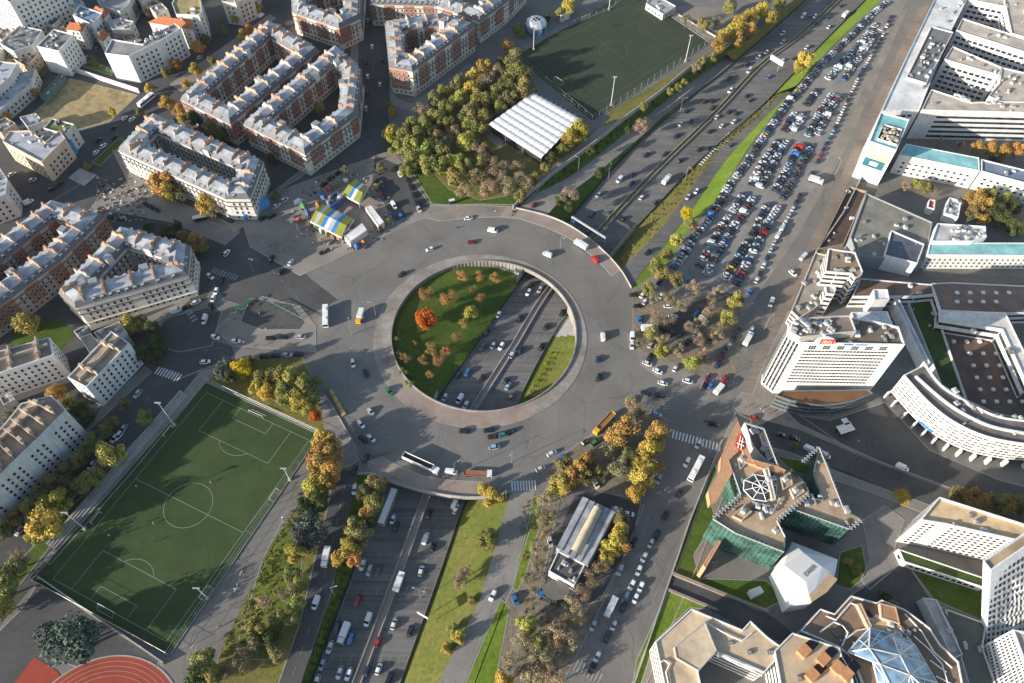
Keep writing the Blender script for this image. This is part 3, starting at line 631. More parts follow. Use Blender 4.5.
def bldg(label, px, h, blank=(), wc=(.62,.6,.55), rc=(.35,.33,.3), win=(3.2, 3.1, 1.4, 1.7), wkind='framed', name='building', cat='building', par=.7, nclut=4, group=None, skipw=(), wall='objr', roof='roofobj', wz0=.6, pane='pane', cap=100, root=None, z0=0, basepx=None):
    pts = P_(px, h); c = Vector((sum(p[0] for p in pts)/len(pts), sum(p[1] for p in pts)/len(pts), 0))
    if root is None: root = empty(name, c); tag(root, label, cat, group)
    L = [(p[0]-root.location.x, p[1]-root.location.y) for p in pts]; base = None
    if basepx:
        bw = [tuple(W(x, y, 0)[:2]) for x, y in basepx]; bw = bw if area([tuple(W(x, y, h)[:2]) for x, y in px]) > 0 else bw[::-1]
        base = [(p[0]-root.location.x, p[1]-root.location.y) for p in bw]
    prism(root, name, L, h, z0, wall, wc, roof, rc, par, base=base)
    if win:
        rects = []; rp = root.location
        for i in range(len(L)):
            mid = (Vector(pts[i])+Vector(pts[(i+1) % len(pts)]))/2
            if i in skipw or any((W(x, y, h).to_2d()-mid).length < 4 for x, y in blank): continue
            rects += edge_rects(L[i], L[(i+1) % len(L)], z0+wz0, h-.2, *win)
        # score uses world positions, so shift afterwards
        if rects and not base: put_windows(root, rects, wkind, pane, cap)
    if nclut: clutter(root, L, h, nclut, hash(label) % 9999 if False else sum(map(ord, label)) % 9973)
    return root
# --- perimeter blocks with mansard roofs
def block(label, px, w=10.2, closed=True, eave=14.6, ridge=18.8, wc=(.66,.6,.5), wall='brick', roofc=(.43,.445,.47), partc=(.52,.36,.25), step=9.5, dorm=True, cat='apartment block', cap=100, seed=1, name='apartment_block', zinc='zinc'):
    rnd = random.Random(seed); C_ = [Vector((*W(x, y, ridge)[:2], 0)) for x, y in px]
    if closed and area(C_) < 0: C_ = C_[::-1]
    org = sum(C_, Vector())/len(C_); C_ = [p-org for p in C_]; root = empty(name, org); tag(root, label, cat)
    n = len(C_)
    def off(i, d):
        if closed: a, b_, c = C_[i-1], C_[i], C_[(i+1) % n]
        else: a, b_, c = C_[max(0, i-1)], C_[i], C_[min(n-1, i+1)]
        e1 = (b_-a).normalized() if (b_-a).length > 1e-4 else (c-b_).normalized(); e2 = (c-b_).normalized() if (c-b_).length > 1e-4 else e1
        n1, n2 = Vector((e1.y, -e1.x, 0)), Vector((e2.y, -e2.x, 0)); m = (n1+n2)
        m = n1 if m.length < .2 else m.normalized(); return b_+m*(d/max(.45, m.dot(n1)))
    hw = w/2
    prof = [(hw, 0), (hw, eave), (hw+.35, eave), (hw+.35, eave+.3), (hw-1.2, eave+3.0), (0, ridge), (-hw+1.2, eave+3.0), (-hw-.35, eave+.3), (-hw-.35, eave), (-hw, eave), (-hw, 0)]
    seg = range(n if closed else n-1); wb, rb = MB(), MB(); rects = []; run = 0
    for i in seg:
        j = (i+1) % n; L = (C_[j]-C_[i]).length
        for k in range(len(prof)-1):
            (d0, z0), (d1, z1) = prof[k], prof[k+1]; a, b_, c, d = off(i, d0)+up*z0, off(j, d0)+up*z0, off(j, d1)+up*z1, off(i, d1)+up*z1
            if k in (0, 9):
                v0, v1 = (0, eave) if k == 0 else (eave, 0); wb.quad([a, b_, c, d], 0, [(run, v0), (run+L, v0), (run+L, v1), (run, v1)])
            elif k in (1, 2, 7, 8): wb.quad([a, b_, c, d], 1, [(0, 0)]*4)
            else: rb.quad([a, b_, c, d], 1 if k in (3, 6) else 0)
        for sgn in (1, -1):
            a, b_ = off(i, sgn*hw), off(j, sgn*hw)
            if sgn < 0: a, b_ = b_, a
            rects += edge_rects(a, b_, .8, eave-.1, 2.9, 2.95, 1.15, 1.9)
        run += L
    if not closed:
        for i, fl in ((0, 0), (n-1, 1)):
            pts = [off(i, d)+up*z for d, z in prof if z <= ridge]; wb.quad(pts if fl else pts[::-1], 0, [(.5, 1)]*len(pts))
    for zb_ in (3.5, 9.6, 12.6):       # string courses and balcony rails
        for i in seg:
            j = (i+1) % n
            for sg in (1, -1):
                a, b_, c, d = off(i, sg*hw), off(j, sg*hw), off(j, sg*(hw+.55)), off(i, sg*(hw+.55)); mi = 1 if zb_ < 4 else 2
                wb.quad([a+up*zb_, b_+up*zb_, c+up*zb_, d+up*zb_] if sg < 0 else [d+up*zb_, c+up*zb_, b_+up*zb_, a+up*zb_], 1, [(0, 0)]*4)
                if mi == 2: wb.quad([d+up*zb_, c+up*zb_, c+up*(zb_+.55), d+up*(zb_+.55)], 2, [(0, 0)]*4)
                else: wb.quad([d+up*(zb_-.3), c+up*(zb_-.3), c+up*zb_, d+up*zb_], 1, [(0, 0)]*4)
    wb.build('wall', [M[wall], M['objr'], M['balc']], root, wc); o = rb.build('roof', [M[zinc], M[zinc] if zinc != 'zinc' else M['slate']], root, roofc)
    put_windows(root, rects, 'framed', 'pane', cap)
    # party walls with chimney stacks
    chim = 0; dl = []
    for i in seg:
        j = (i+1) % n; a, b_ = C_[i], C_[j]; L = (b_-a).length; m = max(1, round(L/step)); u = (b_-a).normalized(); v = Vector((u.y, -u.x, 0))
        for k in range(m):
            if not closed and k == 0 and i == 0: continue
            c = a.lerp(b_, (k+rnd.uniform(-.12, .12))/m if k else .06); t = .28; mb = MB(); pr = [(hw-.5, eave+1.2), (hw-1.4, eave+3.9), (0, ridge+1.1), (-hw+1.4, eave+3.9), (-hw+.5, eave+1.2)]
            pr = [(d, z+.5) for d, z in pr]; F = [c+v*d+up*z+u*t for d, z in pr]; B = [c+v*d+up*z-u*t for d, z in pr]
            mb.quad(F[::-1]); mb.quad(B)
            for q in range(4): mb.quad([F[q], F[q+1], B[q+1], B[q]])
            for sd_ in (rnd.uniform(1.2, hw-2), -rnd.uniform(1.2, hw-2)):
                if rnd.random() < .8:
                    zc = ridge+1.0-abs(sd_)*.3; mb.box(tuple(c+v*sd_+up*(zc)), (1.0, rnd.uniform(1.4, 2.6), 2.4), atan2(u.y, u.x), 0); mb.box(tuple(c+v*sd_+up*(zc+1.4)), (.5, 1.2, .5), atan2(u.y, u.x), 1)
            kk = rnd.uniform(.6, 1.25); mb.build('chimney_wall', [M['objr'], M['pot']], root, tuple(min(.8, x*kk) for x in (partc if rnd.random() < .6 else (.5,.46,.42))))
        if dorm:
            m = int(L/3.4)
            for k in range(m):
                if rnd.random() < .2: continue
                for sg in (1, -1):
                    p = a+u*(L*(k+.5)/m)+v*sg*(hw-.75)
                    dl.append((p, atan2(u.y, u.x)))
        if rnd.random() < .9:      # stair head / roof box
            p = a.lerp(b_, rnd.uniform(.25, .75))-v*(hw-.8); mb = MB(); mb.box((p.x, p.y, ridge-2.4), (3.5, 3.0, 5.2), atan2(u.y, u.x), 0); mb.box((p.x, p.y, ridge+.3), (3.8, 3.3, .2), atan2(u.y, u.x), 1); mb.build('stair_head', [M['objr'], M['metal']], root, (.62,.6,.57))
    mb0 = MB(); mb0.box((0, 0, 1.0), (1.25, 1.2, 1.9), 0, 0); mb0.box((0, 0, 2.05), (1.5, 1.5, .2), 0, 1); mb0.box((0, -.62, 1.0), (.9, .06, 1.4), 0, 2); mb0.box((0, .62, 1.0), (.9, .06, 1.4), 0, 2)
    me = mb0.mesh('dormer', [M['objr'], M['zincp'], M['pane']])
    for p, a in dl[:100]:
        o = bpy.data.objects.new('dormer', me); link(o, root); o.location = (p.x, p.y, eave+.5); o.rotation_euler = (0, 0, a); o.color = (.6, .6, .6, 1)
    return root
M['balc'] = flat('balcony_ironwork', (.12, .12, .12), .7)
M['slate'] = flat('dark_slate', (.12, .125, .14), .6); M['pot'] = flat('clay_pot', (.4, .16, .08), .85); M['zincp'] = flat('pale_zinc', (.5, .53, .57), .4, .3)
CREAM = (.68, .62, .52)
block('long narrow courtyard block of red and cream flats beside the upper left avenue', [(191,92),(228,110),(306,46),(268,24)], seed=2)
block('triangular courtyard block of red brick flats with pale front corner above the market', [(255,117),(303,140),(346,108),(351,66),(334,50)], seed=3)
block('white fronted courtyard block with zinc roofs facing the two big autumn trees', [(129,142),(153,118),(250,160),(240,186),(228,186)], wall='objr', wc=(.74,.7,.62), seed=4)
block('pink brick and stone block at the top with a road in shade on its right', [(298,-14),(299,4),(338,17),(351,11),(354,-25)], wc=(.72,.62,.5), seed=5)
block('wedge shaped red brick courtyard block with white stone corners beside the wooded park', [(393,22),(397,58),(409,60),(462,22),(440,15)], w=10, eave=17, ridge=21, seed=6)
block('long red brick and white terrace at the top edge behind the wedge shaped block', [(370,-6),(440,-4),(478,10),(500,-6),(520,-26)], closed=False, seed=7)
block('two-armed block of red brick and grey flats at the left edge of the photo', [(-30,268),(10,236),(50,205),(86,215),(48,252),(0,287),(-30,308)], wc=(.5,.42,.34), seed=8)
block('pale courtyard block with peach bays and a rounded front, near the bus stop street', [(70,285),(121,232),(176,247),(174,265),(128,278),(78,292)], wall='brickp', wc=(.74,.7,.62), seed=9) if False else block('pale courtyard block with a rounded left corner facing the planted square', [(70,285),(121,232),(176,247),(174,265),(128,278),(78,292)], wall='objr', wc=(.74,.68,.6), seed=9)
TAN = (.42, .34, .26)
def slab(label, px, h, wc, seed, **k):
    r = bldg(label, px, h, wc=wc, rc=TAN, nclut=0, win=(2.7, 2.9, 1.15, 1.7), **k); pts = P_(px, h); o = r.location; rnd = random.Random(seed)
    c = [(p[0]-o.x, p[1]-o.y) for p in pts]; # long axis ribs
    e = max(range(len(c)), key=lambda i: hypot(c[(i+1) % len(c)][0]-c[i][0], c[(i+1) % len(c)][1]-c[i][1])); a, b_ = Vector(c[e]), Vector(c[(e+1) % len(c)]); L = (b_-a).length; u = (b_-a).normalized(); v = Vector((-u.y, u.x)); wd_ = max((Vector(p)-a).dot(v) for p in c)
    m = int(L/9)
    for k_ in range(m):
        p = a+u*(L*(k_+.5)/m); mb = MB(); q = p+v*wd_*.5; mb.box((q.x, q.y, h+1.2), (.5, wd_*.86, 2.6), atan2(u.y, u.x)); 
        for s_ in (.25, .62): qq = p+v*wd_*s_; mb.box((qq.x+u.x*.2, qq.y+u.y*.2, h+1.9), (1.1, 2.2, 3.2), atan2(u.y, u.x))
        mb.build('chimney_wall', M['objr'], r, (.5, .4, .3))
    p = (a+b_)/2+v*wd_*.5; mb = MB(); mb.box((p.x, p.y, h+.9), (L*.92, .6, 1.8), atan2(u.y, u.x)); mb.build('ridge_wall', M['objr'], r, (.5, .42, .33)); return r
slab('white apartment slab with tan walled roof at the left edge above the street trees', [(-30,360),(50,338),(54,356),(-30,384)], 16, (.7,.68,.66), 1)
slab('white apartment slab with tan roof and pale blue-lit front beside the shaded street', [(68,378),(87,388),(130,344),(112,332)], 15.5, (.72,.73,.74), 2)
def stepped(HH=21):
    px = [(22,404),(52,396),(67,411),(44,434),(20,457),(-10,487),(-60,530),(-80,500),(-20,450),(5,425)]
    r = bldg('long stepped apartment slab with tan roof at lower left along the shaded street', px, HH, wc=(.68,.68,.68), rc=TAN, nclut=0, win=(2.7, 2.9, 1.15, 1.7)); O = r.location
    for (x0, y0, x1, y1) in ((30,402,58,416),(20,410,48,428),(12,420,38,440),(5,430,28,448),(-6,440,16,460),(-16,450,4,472),(-30,462,-8,484)):
        A, B = W(x0,y0,HH)-O, W(x1,y1,HH)-O; d = B-A; mb = MB(); c = (A+B)/2; mb.box((c.x, c.y, HH+1.3), (d.length*.9, .5, 2.4), atan2(d.y, d.x))
        for t in (.25, .7): q = A.lerp(B, t); mb.box((q.x+1, q.y, HH+2), (2.4, 1.2, 3.4), atan2(d.y, d.x))
        mb.build('chimney_wall', M['objr'], r, (.5,.4,.3))
    A, B = W(46,402,HH)-O, W(-40,478,HH)-O; d = B-A; c = (A+B)/2; mb = MB(); mb.box((c.x, c.y, HH+1), (d.length, .6, 1.7), atan2(d.y, d.x)); mb.build('ridge_wall', M['objr'], r, (.5,.42,.33))
stepped()
bldg('small block with a pale gable and tan roof between two apartment slabs', [(80,338),(91,334),(101,345),(90,354)], 9, rc=TAN, nclut=0)
bldg('low workshop with cluttered tan roof behind the white apartment slab', [(94,333),(120,322),(128,335),(108,348)], 8, rc=(.3,.25,.2), nclut=6)
# --- assorted houses, top left
def house(label, px, h, wc=(.72,.69,.63), rc=(.45,.16,.07), rise=2.5, win=(2.8, 2.9, 1.1, 1.5), name='house', mat='tile'):
    """hipped roof on a four-sided plan"""
    pts = P_(px, h); c = Vector((sum(p[0] for p in pts)/4, sum(p[1] for p in pts)/4, 0)); r = empty(name, c); tag(r, label, 'house'); L = [(p[0]-c.x, p[1]-c.y) for p in pts]
    b = MB()
    for i in range(4): j = (i+1) % 4; b.quad([(*L[i], 0), (*L[j], 0), (*L[j], h), (*L[i], h)])
    b.build('wall', M['objr'], r, wc); e = inset(L, -.5)
    if hypot(e[1][0]-e[0][0], e[1][1]-e[0][1]) < hypot(e[2][0]-e[1][0], e[2][1]-e[1][1]): e = e[1:]+e[:1]; 
    m1 = (Vector(e[3])+Vector(e[0]))/2; m2 = (Vector(e[1])+Vector(e[2]))/2; d = (m2-m1); r1, r2 = m1+d*.22, m2-d*.22
    E = [(x, y, h-.1) for x, y in e]; A1, A2 = (r1.x, r1.y, h+rise), (r2.x, r2.y, h+rise); b = MB()
    b.quad([E[0], E[1], A2, A1]); b.quad([E[1], E[2], A2]); b.quad([E[2], E[3], A1, A2]); b.quad([E[3], E[0], A1]); b.build('roof', M[mat], r, rc)
    b = MB(); b.box((r1.x, r1.y, h+rise), (1, 1.6, 2.2)); b.build('chimney', M['objr'], r, (.5,.35,.25))
    rects = []
    for i in range(4): rects += edge_rects(L[i], L[(i+1) % 4], .6, h-.1, *win)
    put_windows(r, rects, 'framed', 'pane', 100); return r
M['tile'] = objmat('clay_tiles', .85, .4, 1.2)
bldg('tall white tower block with a grid of windows in the upper left corner', [(-40,-22),(10,3),(62,-22),(30,-46)], 28, wc=(.74,.73,.7), cap=100)
bldg('low grey building with a dark sunken roof beneath the corner tower block', [(36,20),(47,8),(65,12),(54,27)], 8, rc=(.12,.12,.13))
bldg('office with a crowded white plant roof in the upper left', [(0,44),(20,26),(43,31),(32,47),(14,52)], 12, rc=(.25,.25,.26), nclut=14)
bldg('brown roofed low building with a dark skylight left of the waste ground', [(14,60),(25,49),(39,54),(28,68)], 7, rc=(.14,.1,.09), wc=(.5,.4,.3))
bldg('white tower with vents on a dark roof above the waste ground wall', [(37,47),(54,30),(74,35),(59,52)], 17, rc=(.22,.22,.21), wc=(.8,.79,.76), nclut=8, win=(2.9,3,1.1,1.6), blank=[(48,49.5)])
house('narrow cream house with an orange hipped roof beside the white tower', [(66,29),(71,22),(85,24),(82,31)], 13)
bldg('white house with blue-grey roof panels near the upper left', [(73,16),(80,6),(103,14),(92,25)], 13, rc=(.2,.3,.42), wc=(.76,.75,.72))
house('small cream house with a red roof beyond the blue panelled roof', [(92,10),(98,6),(109,12),(104,18)], 12)
house('small white house with a bright red roof left of the big blank wall', [(97,37),(103,30),(109,34),(103,41)], 11, wc=(.76,.74,.7))
bldg('apartment house with big blank white gable at the edge of the waste ground', [(105,54),(112,40),(143,45),(158,33),(175,24),(181,29),(160,42),(129,57)], 18, wc=(.78,.77,.74), rc=(.3,.29,.28), nclut=9, blank=[(117,55.5)])
house('long house with a bright orange-red roof above the avenue', [(149,22),(160,18),(190,20),(192,29)], 15, rise=3)
bldg('white building with a yellow-brown roof well behind the red roofed house', [(172,4),(178,-6),(200,-3),(202,12),(199,16),(176,15)], 18, wc=(.78,.76,.7), rc=(.4,.32,.14))
bldg('long grey sheds with pale roofs at the left edge above the corner shops', [(-10,100),(20,74),(36,70),(32,84),(-10,120)], 8, rc=(.5,.52,.55))
bldg('grey flats with small windows at the left edge above the long shed', [(-20,85),(0,62),(18,64),(10,78),(-20,104)], 13, rc=(.45,.47,.5))
bldg('corner apartment house with cream front and red shop awnings at the left', [(3,142),(10,132),(30,131),(46,143),(60,131),(66,139),(42,163)], 13, wc=(.72,.55,.4), rc=(.42,.43,.46), nclut=8)
bldg('white house with a planted green roof next to the blue painted gable', [(44,129),(52,119),(75,125),(66,135)], 12, rc=(.14,.17,.05), wc=(.7,.68,.66))
bldg('bright blue and yellow painted annex beside the corner shops', [(55,147),(68,138),(72,141),(60,153)], 8, wc=(.06,.3,.55), rc=(.1,.35,.6), nclut=0)
bldg('rounded grey apartment house at the left edge below the corner shops', [(-20,160),(0,168),(8,180),(6,195),(-20,205)], 15, rc=(.45,.47,.5))
bldg('grey blocks with flat roof at the very top left of centre', [(125,-10),(95,-4),(100,6),(120,12),(128,6),(145,-20)], 12, rc=(.35,.34,.33))
bldg('white low house with terrace beside the red roofed one', [(108,22),(120,19),(134,22),(130,30),(112,30)], 9, rc=(.5,.48,.45))
bldg('apartment house with dark balconies at the top near a golden tree', [(222,2),(226,-18),(256,-22),(252,-4),(236,4)], 15, rc=(.4,.36,.3), wc=(.68,.6,.5))
bldg('white industrial hall with long shadows left of the long sheds', [(-30,60),(-10,42),(4,50),(-5,62)], 9, rc=(.6,.55,.4))
# --- top centre small buildings
def dome_house():
    r = empty('pavilion', W(536, 32)); tag(r, 'blue-white rounded glasshouse pavilion at the corner of the upper football ground', 'pavilion'); b = MB(); n = 12
    for k in range(3):
        for i in range(n):
            f = lambda i, k: (7*cos(2*pi*i/n)*cos(k*.45)**.7, 7*sin(2*pi*i/n)*cos(k*.45)**.7, 6+3.2*sin(k*.5))
            b.quad([f(i, k), f(i+1, k), f(i+1, k+1), f(i, k+1)])
    b.build('roof', M['zincp'], r); b = MB()
    for i in range(n): b.quad([(7*cos(2*pi*i/n), 7*sin(2*pi*i/n), 0), (7*cos(2*pi*(i+1)/n), 7*sin(2*pi*(i+1)/n), 0), (7*cos(2*pi*(i+1)/n), 7*sin(2*pi*(i+1)/n), 6), (7*cos(2*pi*i/n), 7*sin(2*pi*i/n), 6)])
    b.build('wall', M['trussglass'], r)
    b = MB(); b.box((0, 0, 9), (9, .5, .5), .6); b.box((0, 0, 9), (9, .5, .5), 2.2); b.build('ridge_vent', M['metal'], r)
dome_house()
bldg('small pale shed under a golden tree at the top', [(557,10),(566,7),(570,13),(561,17)], 4, rc=(.6,.58,.55), nclut=0, win=None)
bldg('grey roofed clubhouse beside the upper football pitch', [(646,4),(653,-6),(676,7),(663,15)], 4, rc=(.42,.41,.4), nclut=2)
def canopy():
    px = [(541,158),(488.5,124),(533,92),(580,118)]; h = 6.5; P = [W(x, y, h) for x, y in px]; o = sum(P, Vector())/4; o.z = 0; r = empty('pavilion', o); tag(r, 'big square pavilion with ribbed white fabric roof in the park', 'pavilion'); P = [p-o for p in P]
    n = 8
    for k in range(n):   # arched bays
        b = MB(); K = 8; 
        for i in range(K+1):
            t = (k+i/K)/n; a = P[0].lerp(P[3], t); c = P[1].lerp(P[2], t); z = h-.4+.42*sin(pi*i/K); b.v += [(a.x, a.y, z), (c.x, c.y, z)]
        for i in range(K): b.f.append((2*i, 2*i+1, 2*i+3, 2*i+2)); b.m.append(0)
        for i in range(n+1):
            t = i/n; 
        b.build('roof_bay', M['fabric'], r)
    b = MB()
    for k in range(n+1):
        for s in range(4): q = P[0].lerp(P[3], k/n).lerp(P[1].lerp(P[2], k/n), s/3); b.bar((q.x, q.y, 0), (q.x, q.y, h-.6), .15)
    b.build('column_frame', M['metal'], r); b = MB(); i_ = .93
    for k in (0, 1, 2, 3): p, q = P[k]*i_, P[(k+1) % 4]*i_; b.quad([(p.x, p.y, 0), (q.x, q.y, 0), (q.x, q.y, h-.6), (p.x, p.y, h-.6)])
    b.build('under_roof_shade', M['dark'], r)  # added dark screens stand in for the shade under the roof
    b = MB()
    for k in range(1, 10): b.bar(P[0].lerp(P[1], k/10)+up*1.0-up*0, P[3].lerp(P[2], k/10)+up*1.0, .12)
    b.build('roof_cable', M['white'], r)
M['fabric'] = flat('white_fabric', (.82, .81, .79), .8)
canopy()
# --- offices top right
oc = empty('office_complex', W(950, 80)); tag(oc, 'huge white office complex with comb shaped wings and courtyards at upper right', 'office building')
WH = (.72, .71, .69); BR = (.56, .48, .39)
def wing(px, h, **k): return bldg('', px, h, root=oc, wc=k.pop('wc', WH), rc=k.pop('rc', BR), win=k.pop('win', (3.4, 3.3, 2.5, 1.5)), wkind='plain', **k)
wing([(934,0),(960,-42),(1000,-42),(967,0),(950,33),(919.5,110),(881,112),(905,60)], 19, rc=(.74,.73,.7), nclut=6, cap=30)
wing([(931,27),(953,33),(926,84),(906,78)], 20, rc=(.2,.2,.2), nclut=16, win=None, z0=19)
wing([(962,19),(1070,54),(1066,66),(956,31)], 19, cap=100); wing([(952,47),(1001,68),(999,76),(944,60)], 19); wing([(1001,68),(1060,82),(1060,104),(1003,103),(988,97),(999,84)], 19, nclut=10)
wing([(931,90),(971,103),(1001,102),(1060,103),(1060,114),(921,110.5)], 19.5, nclut=8, win=(60, 3.3, 56, 1.5)); wing([(1003,-5),(1060,0),(1060,48),(1011,34)], 19.4, nclut=9); wing([(970,-12),(1003,-5),(1008,8),(968,0)], 19.2)
# turquoise tower
TQ = (.27, .55, .55)
bt = bldg('white tower with turquoise roof, open plant pit and a large poster facing the avenue', [(880.5,113),(909,120.5),(896,151),(869,142)], 24, wc=(.82,.81,.79), rc=TQ, win=None, nclut=0)
def facade_panel(root, p0, p1, z0, z1, t0, t1, mat, name, col=None, out=.12):
    a, b_ = Vector((*p0[:2], 0)), Vector((*p1[:2], 0)); u = (b_-a).normalized(); n = Vector((u.y, -u.x, 0))*out; A, B = a.lerp(b_, t0)+n, a.lerp(b_, t1)+n; b = MB()
    b.quad([A+up*z0, B+up*z0, B+up*z1, A+up*z1]); b.quad([A-n*.9+up*z1, A+up*z1, B+up*z1, B-n*.9+up*z1]); return b.build(name, M[mat], root, col)
p0, p1 = W(869,142,24)-bt.location, W(896,151,24)-bt.location
facade_panel(bt, p0, p1, 14.5, 22.5, .14, .86, 'poster', 'poster') if 'poster' in M else None
def poster():
    m, t, bs = newmat('poster_print'); f = nz(t, .35, 4); t.links.new(ramp(t, f, [(.3, (.75,.42,.12)), (.5, (.8,.62,.35)), (.7, (.85,.78,.62))]), bs.inputs['Base Color']); M['poster'] = m
poster(); facade_panel(bt, p0, p1, 15, 22.5, .12, .88, 'poster', 'poster'); facade_panel(bt, p0, p1, 9.5, 14.9, .12, .88, 'obj', 'poster_caption', (.03,.16,.22)); facade_panel(bt, p0, p1, 11, 13.4, .35, .65, 'white', 'poster_lettering', None, .16)
pts = [W(x, y, 24)-bt.location for x, y in ((883,126),(901,131),(896,146),(877,140))]; b = MB()
for i in range(4): j = (i+1) % 4; b.quad([pts[i]+up*1.2, pts[j]+up*1.2, pts[j]+up*.05, pts[i]+up*.05])
b.quad([p+up*.06 for p in pts][::-1], 1); b.build('plant_pit', [M['white'], M['dark']], bt); clutter(bt, pts, 24, 16, 5, smax=3, col=(.6,.5,.35))
def band_build(label, px, h, nb, wc=WH, rc=BR, roofmat='roofobj', wkind='plain', nclut=3, zlo=1.0, ww=1.3, cap=100, win=None, name='office_building', skipw=(), par=.6):
    """ribbon windows: long panels on every side"""
    r = bldg(label, px, h, wc=wc, rc=rc, win=None, nclut=nclut, name=name, cat='office building', roof=roofmat, par=par); pts = P_(px, h); L = [(p[0]-r.location.x, p[1]-r.location.y) for p in pts]; n = len(L); dz = (h-zlo)/nb
    for k in range(nb):
        b = MB()
        for i in range(n):
            if i in skipw: continue
            a, c = Vector((*L[i], 0)), Vector((*L[(i+1) % n], 0)); u = (c-a).normalized(); nn = Vector((u.y, -u.x, 0))*.06; m = min(.25, (c-a).length*.1); A, B = a+nn+u*m, c+nn-u*m; z = zlo+k*dz+dz*.25
            b.quad([A+up*z, B+up*z, B+up*(z+dz*.42), A+up*(z+dz*.42)])
        b.build('ribbon_window', M['pane'], r)
    return r
bldg('long white office with a rounded turquoise roof facing the small car yard', [(906,144),(979,158),(979.5,171),(899,155)], 12.5, wc=(.82,.8,.74), rc=TQ, win=(3.3,3,1.4,1.2), wkind='plain', nclut=0, par=.3, cat='office building')
bldg('white stepped office continuing right of the rounded turquoise roof', [(981,160),(1070,182),(1070,196),(981,172)], 12, wc=(.82,.8,.74), rc=(.2,.25,.33), win=(3.3,3,1.5,1.2), wkind='plain', nclut=3, cat='office building')
bldg('long white office with a straight turquoise roof strip at right edge', [(930,243),(1075,243),(1075,256),(927,255)], 10, wc=(.82,.8,.74), rc=TQ, win=(2.6,2.4,.9,1.2), wkind='plain', nclut=0, par=.3, cat='office building')
bldg('white plant house crowded with equipment and a yellow crane box above the turquoise strip', [(937,224),(985,227),(986,238),(972,242),(931,242)], 12, wc=(.8,.8,.78), rc=(.6,.6,.58), win=None, nclut=14)
bldg('broad flat grey hall with small roof lights behind the avenue wall', [(866,194),(932,223),(924,262),(856,256),(850,238)], 8, wc=(.3,.31,.33), rc=(.24,.225,.19), nclut=9, win=None)
bldg('sloping white and dark glazed roof hall below the broad grey hall', [(891,231),(924,245),(917,264),(884,256)], 9.5, wc=(.8,.8,.8), rc=(.12,.13,.16), nclut=0, win=None)
bldg('sunken brown delivery yard with walls beside the avenue', [(848,188),(866,193),(843,246),(817,251)], 1.0, wc=(.35,.28,.2), rc=(.1,.07,.06), nclut=3, win=None, par=1.5)
bldg('small red-brown kiosk roof between the flower garden and the yard', [(929,200),(935,201),(934,210),(927,208)], 4, wc=(.8,.78,.75), rc=(.42,.12,.07), win=None, nclut=0)
bldg('white cabins stacked behind the little car yard at the right', [(949,198),(961,202),(958,218),(944,214)], 5, wc=(.8,.8,.78), rc=(.65,.65,.65), win=None, nclut=6)
# towers beside the avenue
t6 = band_build('brown roofed white tower with a rounded corner and steel masts beside the avenue', [(828.4,249),(855,253),(862.5,272),(861,276),(855,279),(851,274),(837,273),(825,272)], 19, 6, rc=(.3,.22,.14), nclut=6)
band_build('curved low annex with small roof courts along the avenue edge', [(815,253),(828,256),(824,270),(836,288),(826,300),(810,312),(799,319),(791,311.5)], 9, 3, wc=(.62,.56,.47), rc=(.35,.3,.24), nclut=12)
band_build('small rounded stair tower between the brown roofed tower and the hotel', [(825,287),(832,286),(836,290),(834,295),(826,294)], 17, 5, nclut=0)
band_build('long brown roofed gallery leading right from the brown roofed tower', [(860,279),(932,285),(934,295),(915,297),(852,297)], 8, 2, rc=(.2,.13,.1), nclut=2)
band_build('wide brown roof terrace dotted with white roof lights at the right edge', [(931,284),(952,283),(1060,288),(1060,312),(1005,314),(940,311)], 8, 2, rc=(.24,.17,.13), nclut=0)
band_build('white L-shaped wing around the sunken brown courtyard at right', [(940,311),(1005,313),(1022,348),(1040,380),(1028,388),(1002,330),(940,320)], 10, 2, rc=(.72,.68,.6), nclut=2)
for i, (x, y) in enumerate([(x, y) for x in range(957, 1020, 13) for y in (325-32+0, 302)][:9]):
    b = MB(); p = W(x, y, 8); b.box((p.x, p.y, 8.3), (1.6, 1.6, .6)); tag(b.build('roof_light', M['white']), 'small square white roof light on the wide brown roof terrace', 'roof light', 'roof lights on the brown roof terrace')
bldg('low brown roof deck in the sunken courtyard enclosed by white wings', [(938,320),(1001,331),(1026,388),(1030,422),(995,414),(966,401)], 1.2, wc=(.6,.58,.55), rc=(.15,.1,.08), win=None, nclut=0)
i = 0
for yy in range(330, 412, 12):
    for xx in range(950, 1015, 13):
        x = xx+(yy-330)*.28
        if x > 960+(yy-330)*.4-12 and x < 1002+(yy-330)*.33 and yy < 408 and x > 944+(yy-320)*.32:
            b = MB(); p = W(x, yy, 1.2); b.box((p.x, p.y, 1.6), (1.5, 1.5, .8)); tag(b.build('skylight', M['white']), 'small square white skylight on the sunken brown courtyard deck', 'skylight', 'skylights on the sunken brown deck'); i += 1
bldg('planted green roof strip between the sunken courtyard and the hotel tower', [(907,303),(931,299),(966,402),(940,386)], 3, wc=(.7,.68,.64), rc=(.05,.085,.02), win=None, nclut=2, par=1.2)
bldg('long thin white link wall beside the planted green roof strip', [(893,300),(899,300),(930,364),(925,366)], 6, wc=WH, rc=(.6,.6,.6), win=None, nclut=0)
bldg('white pavilion with a pale sloping roof behind the hotel tower', [(851,313),(887,312),(893,327),(853,323)], 10, wc=WH, rc=(.7,.7,.7), win=None, nclut=0)
bldg('white box stair house on the brown gallery roof', [(873,290),(887,290),(889,300),(874,301)], 12, wc=WH, rc=(.75,.75,.73), win=None, nclut=0)
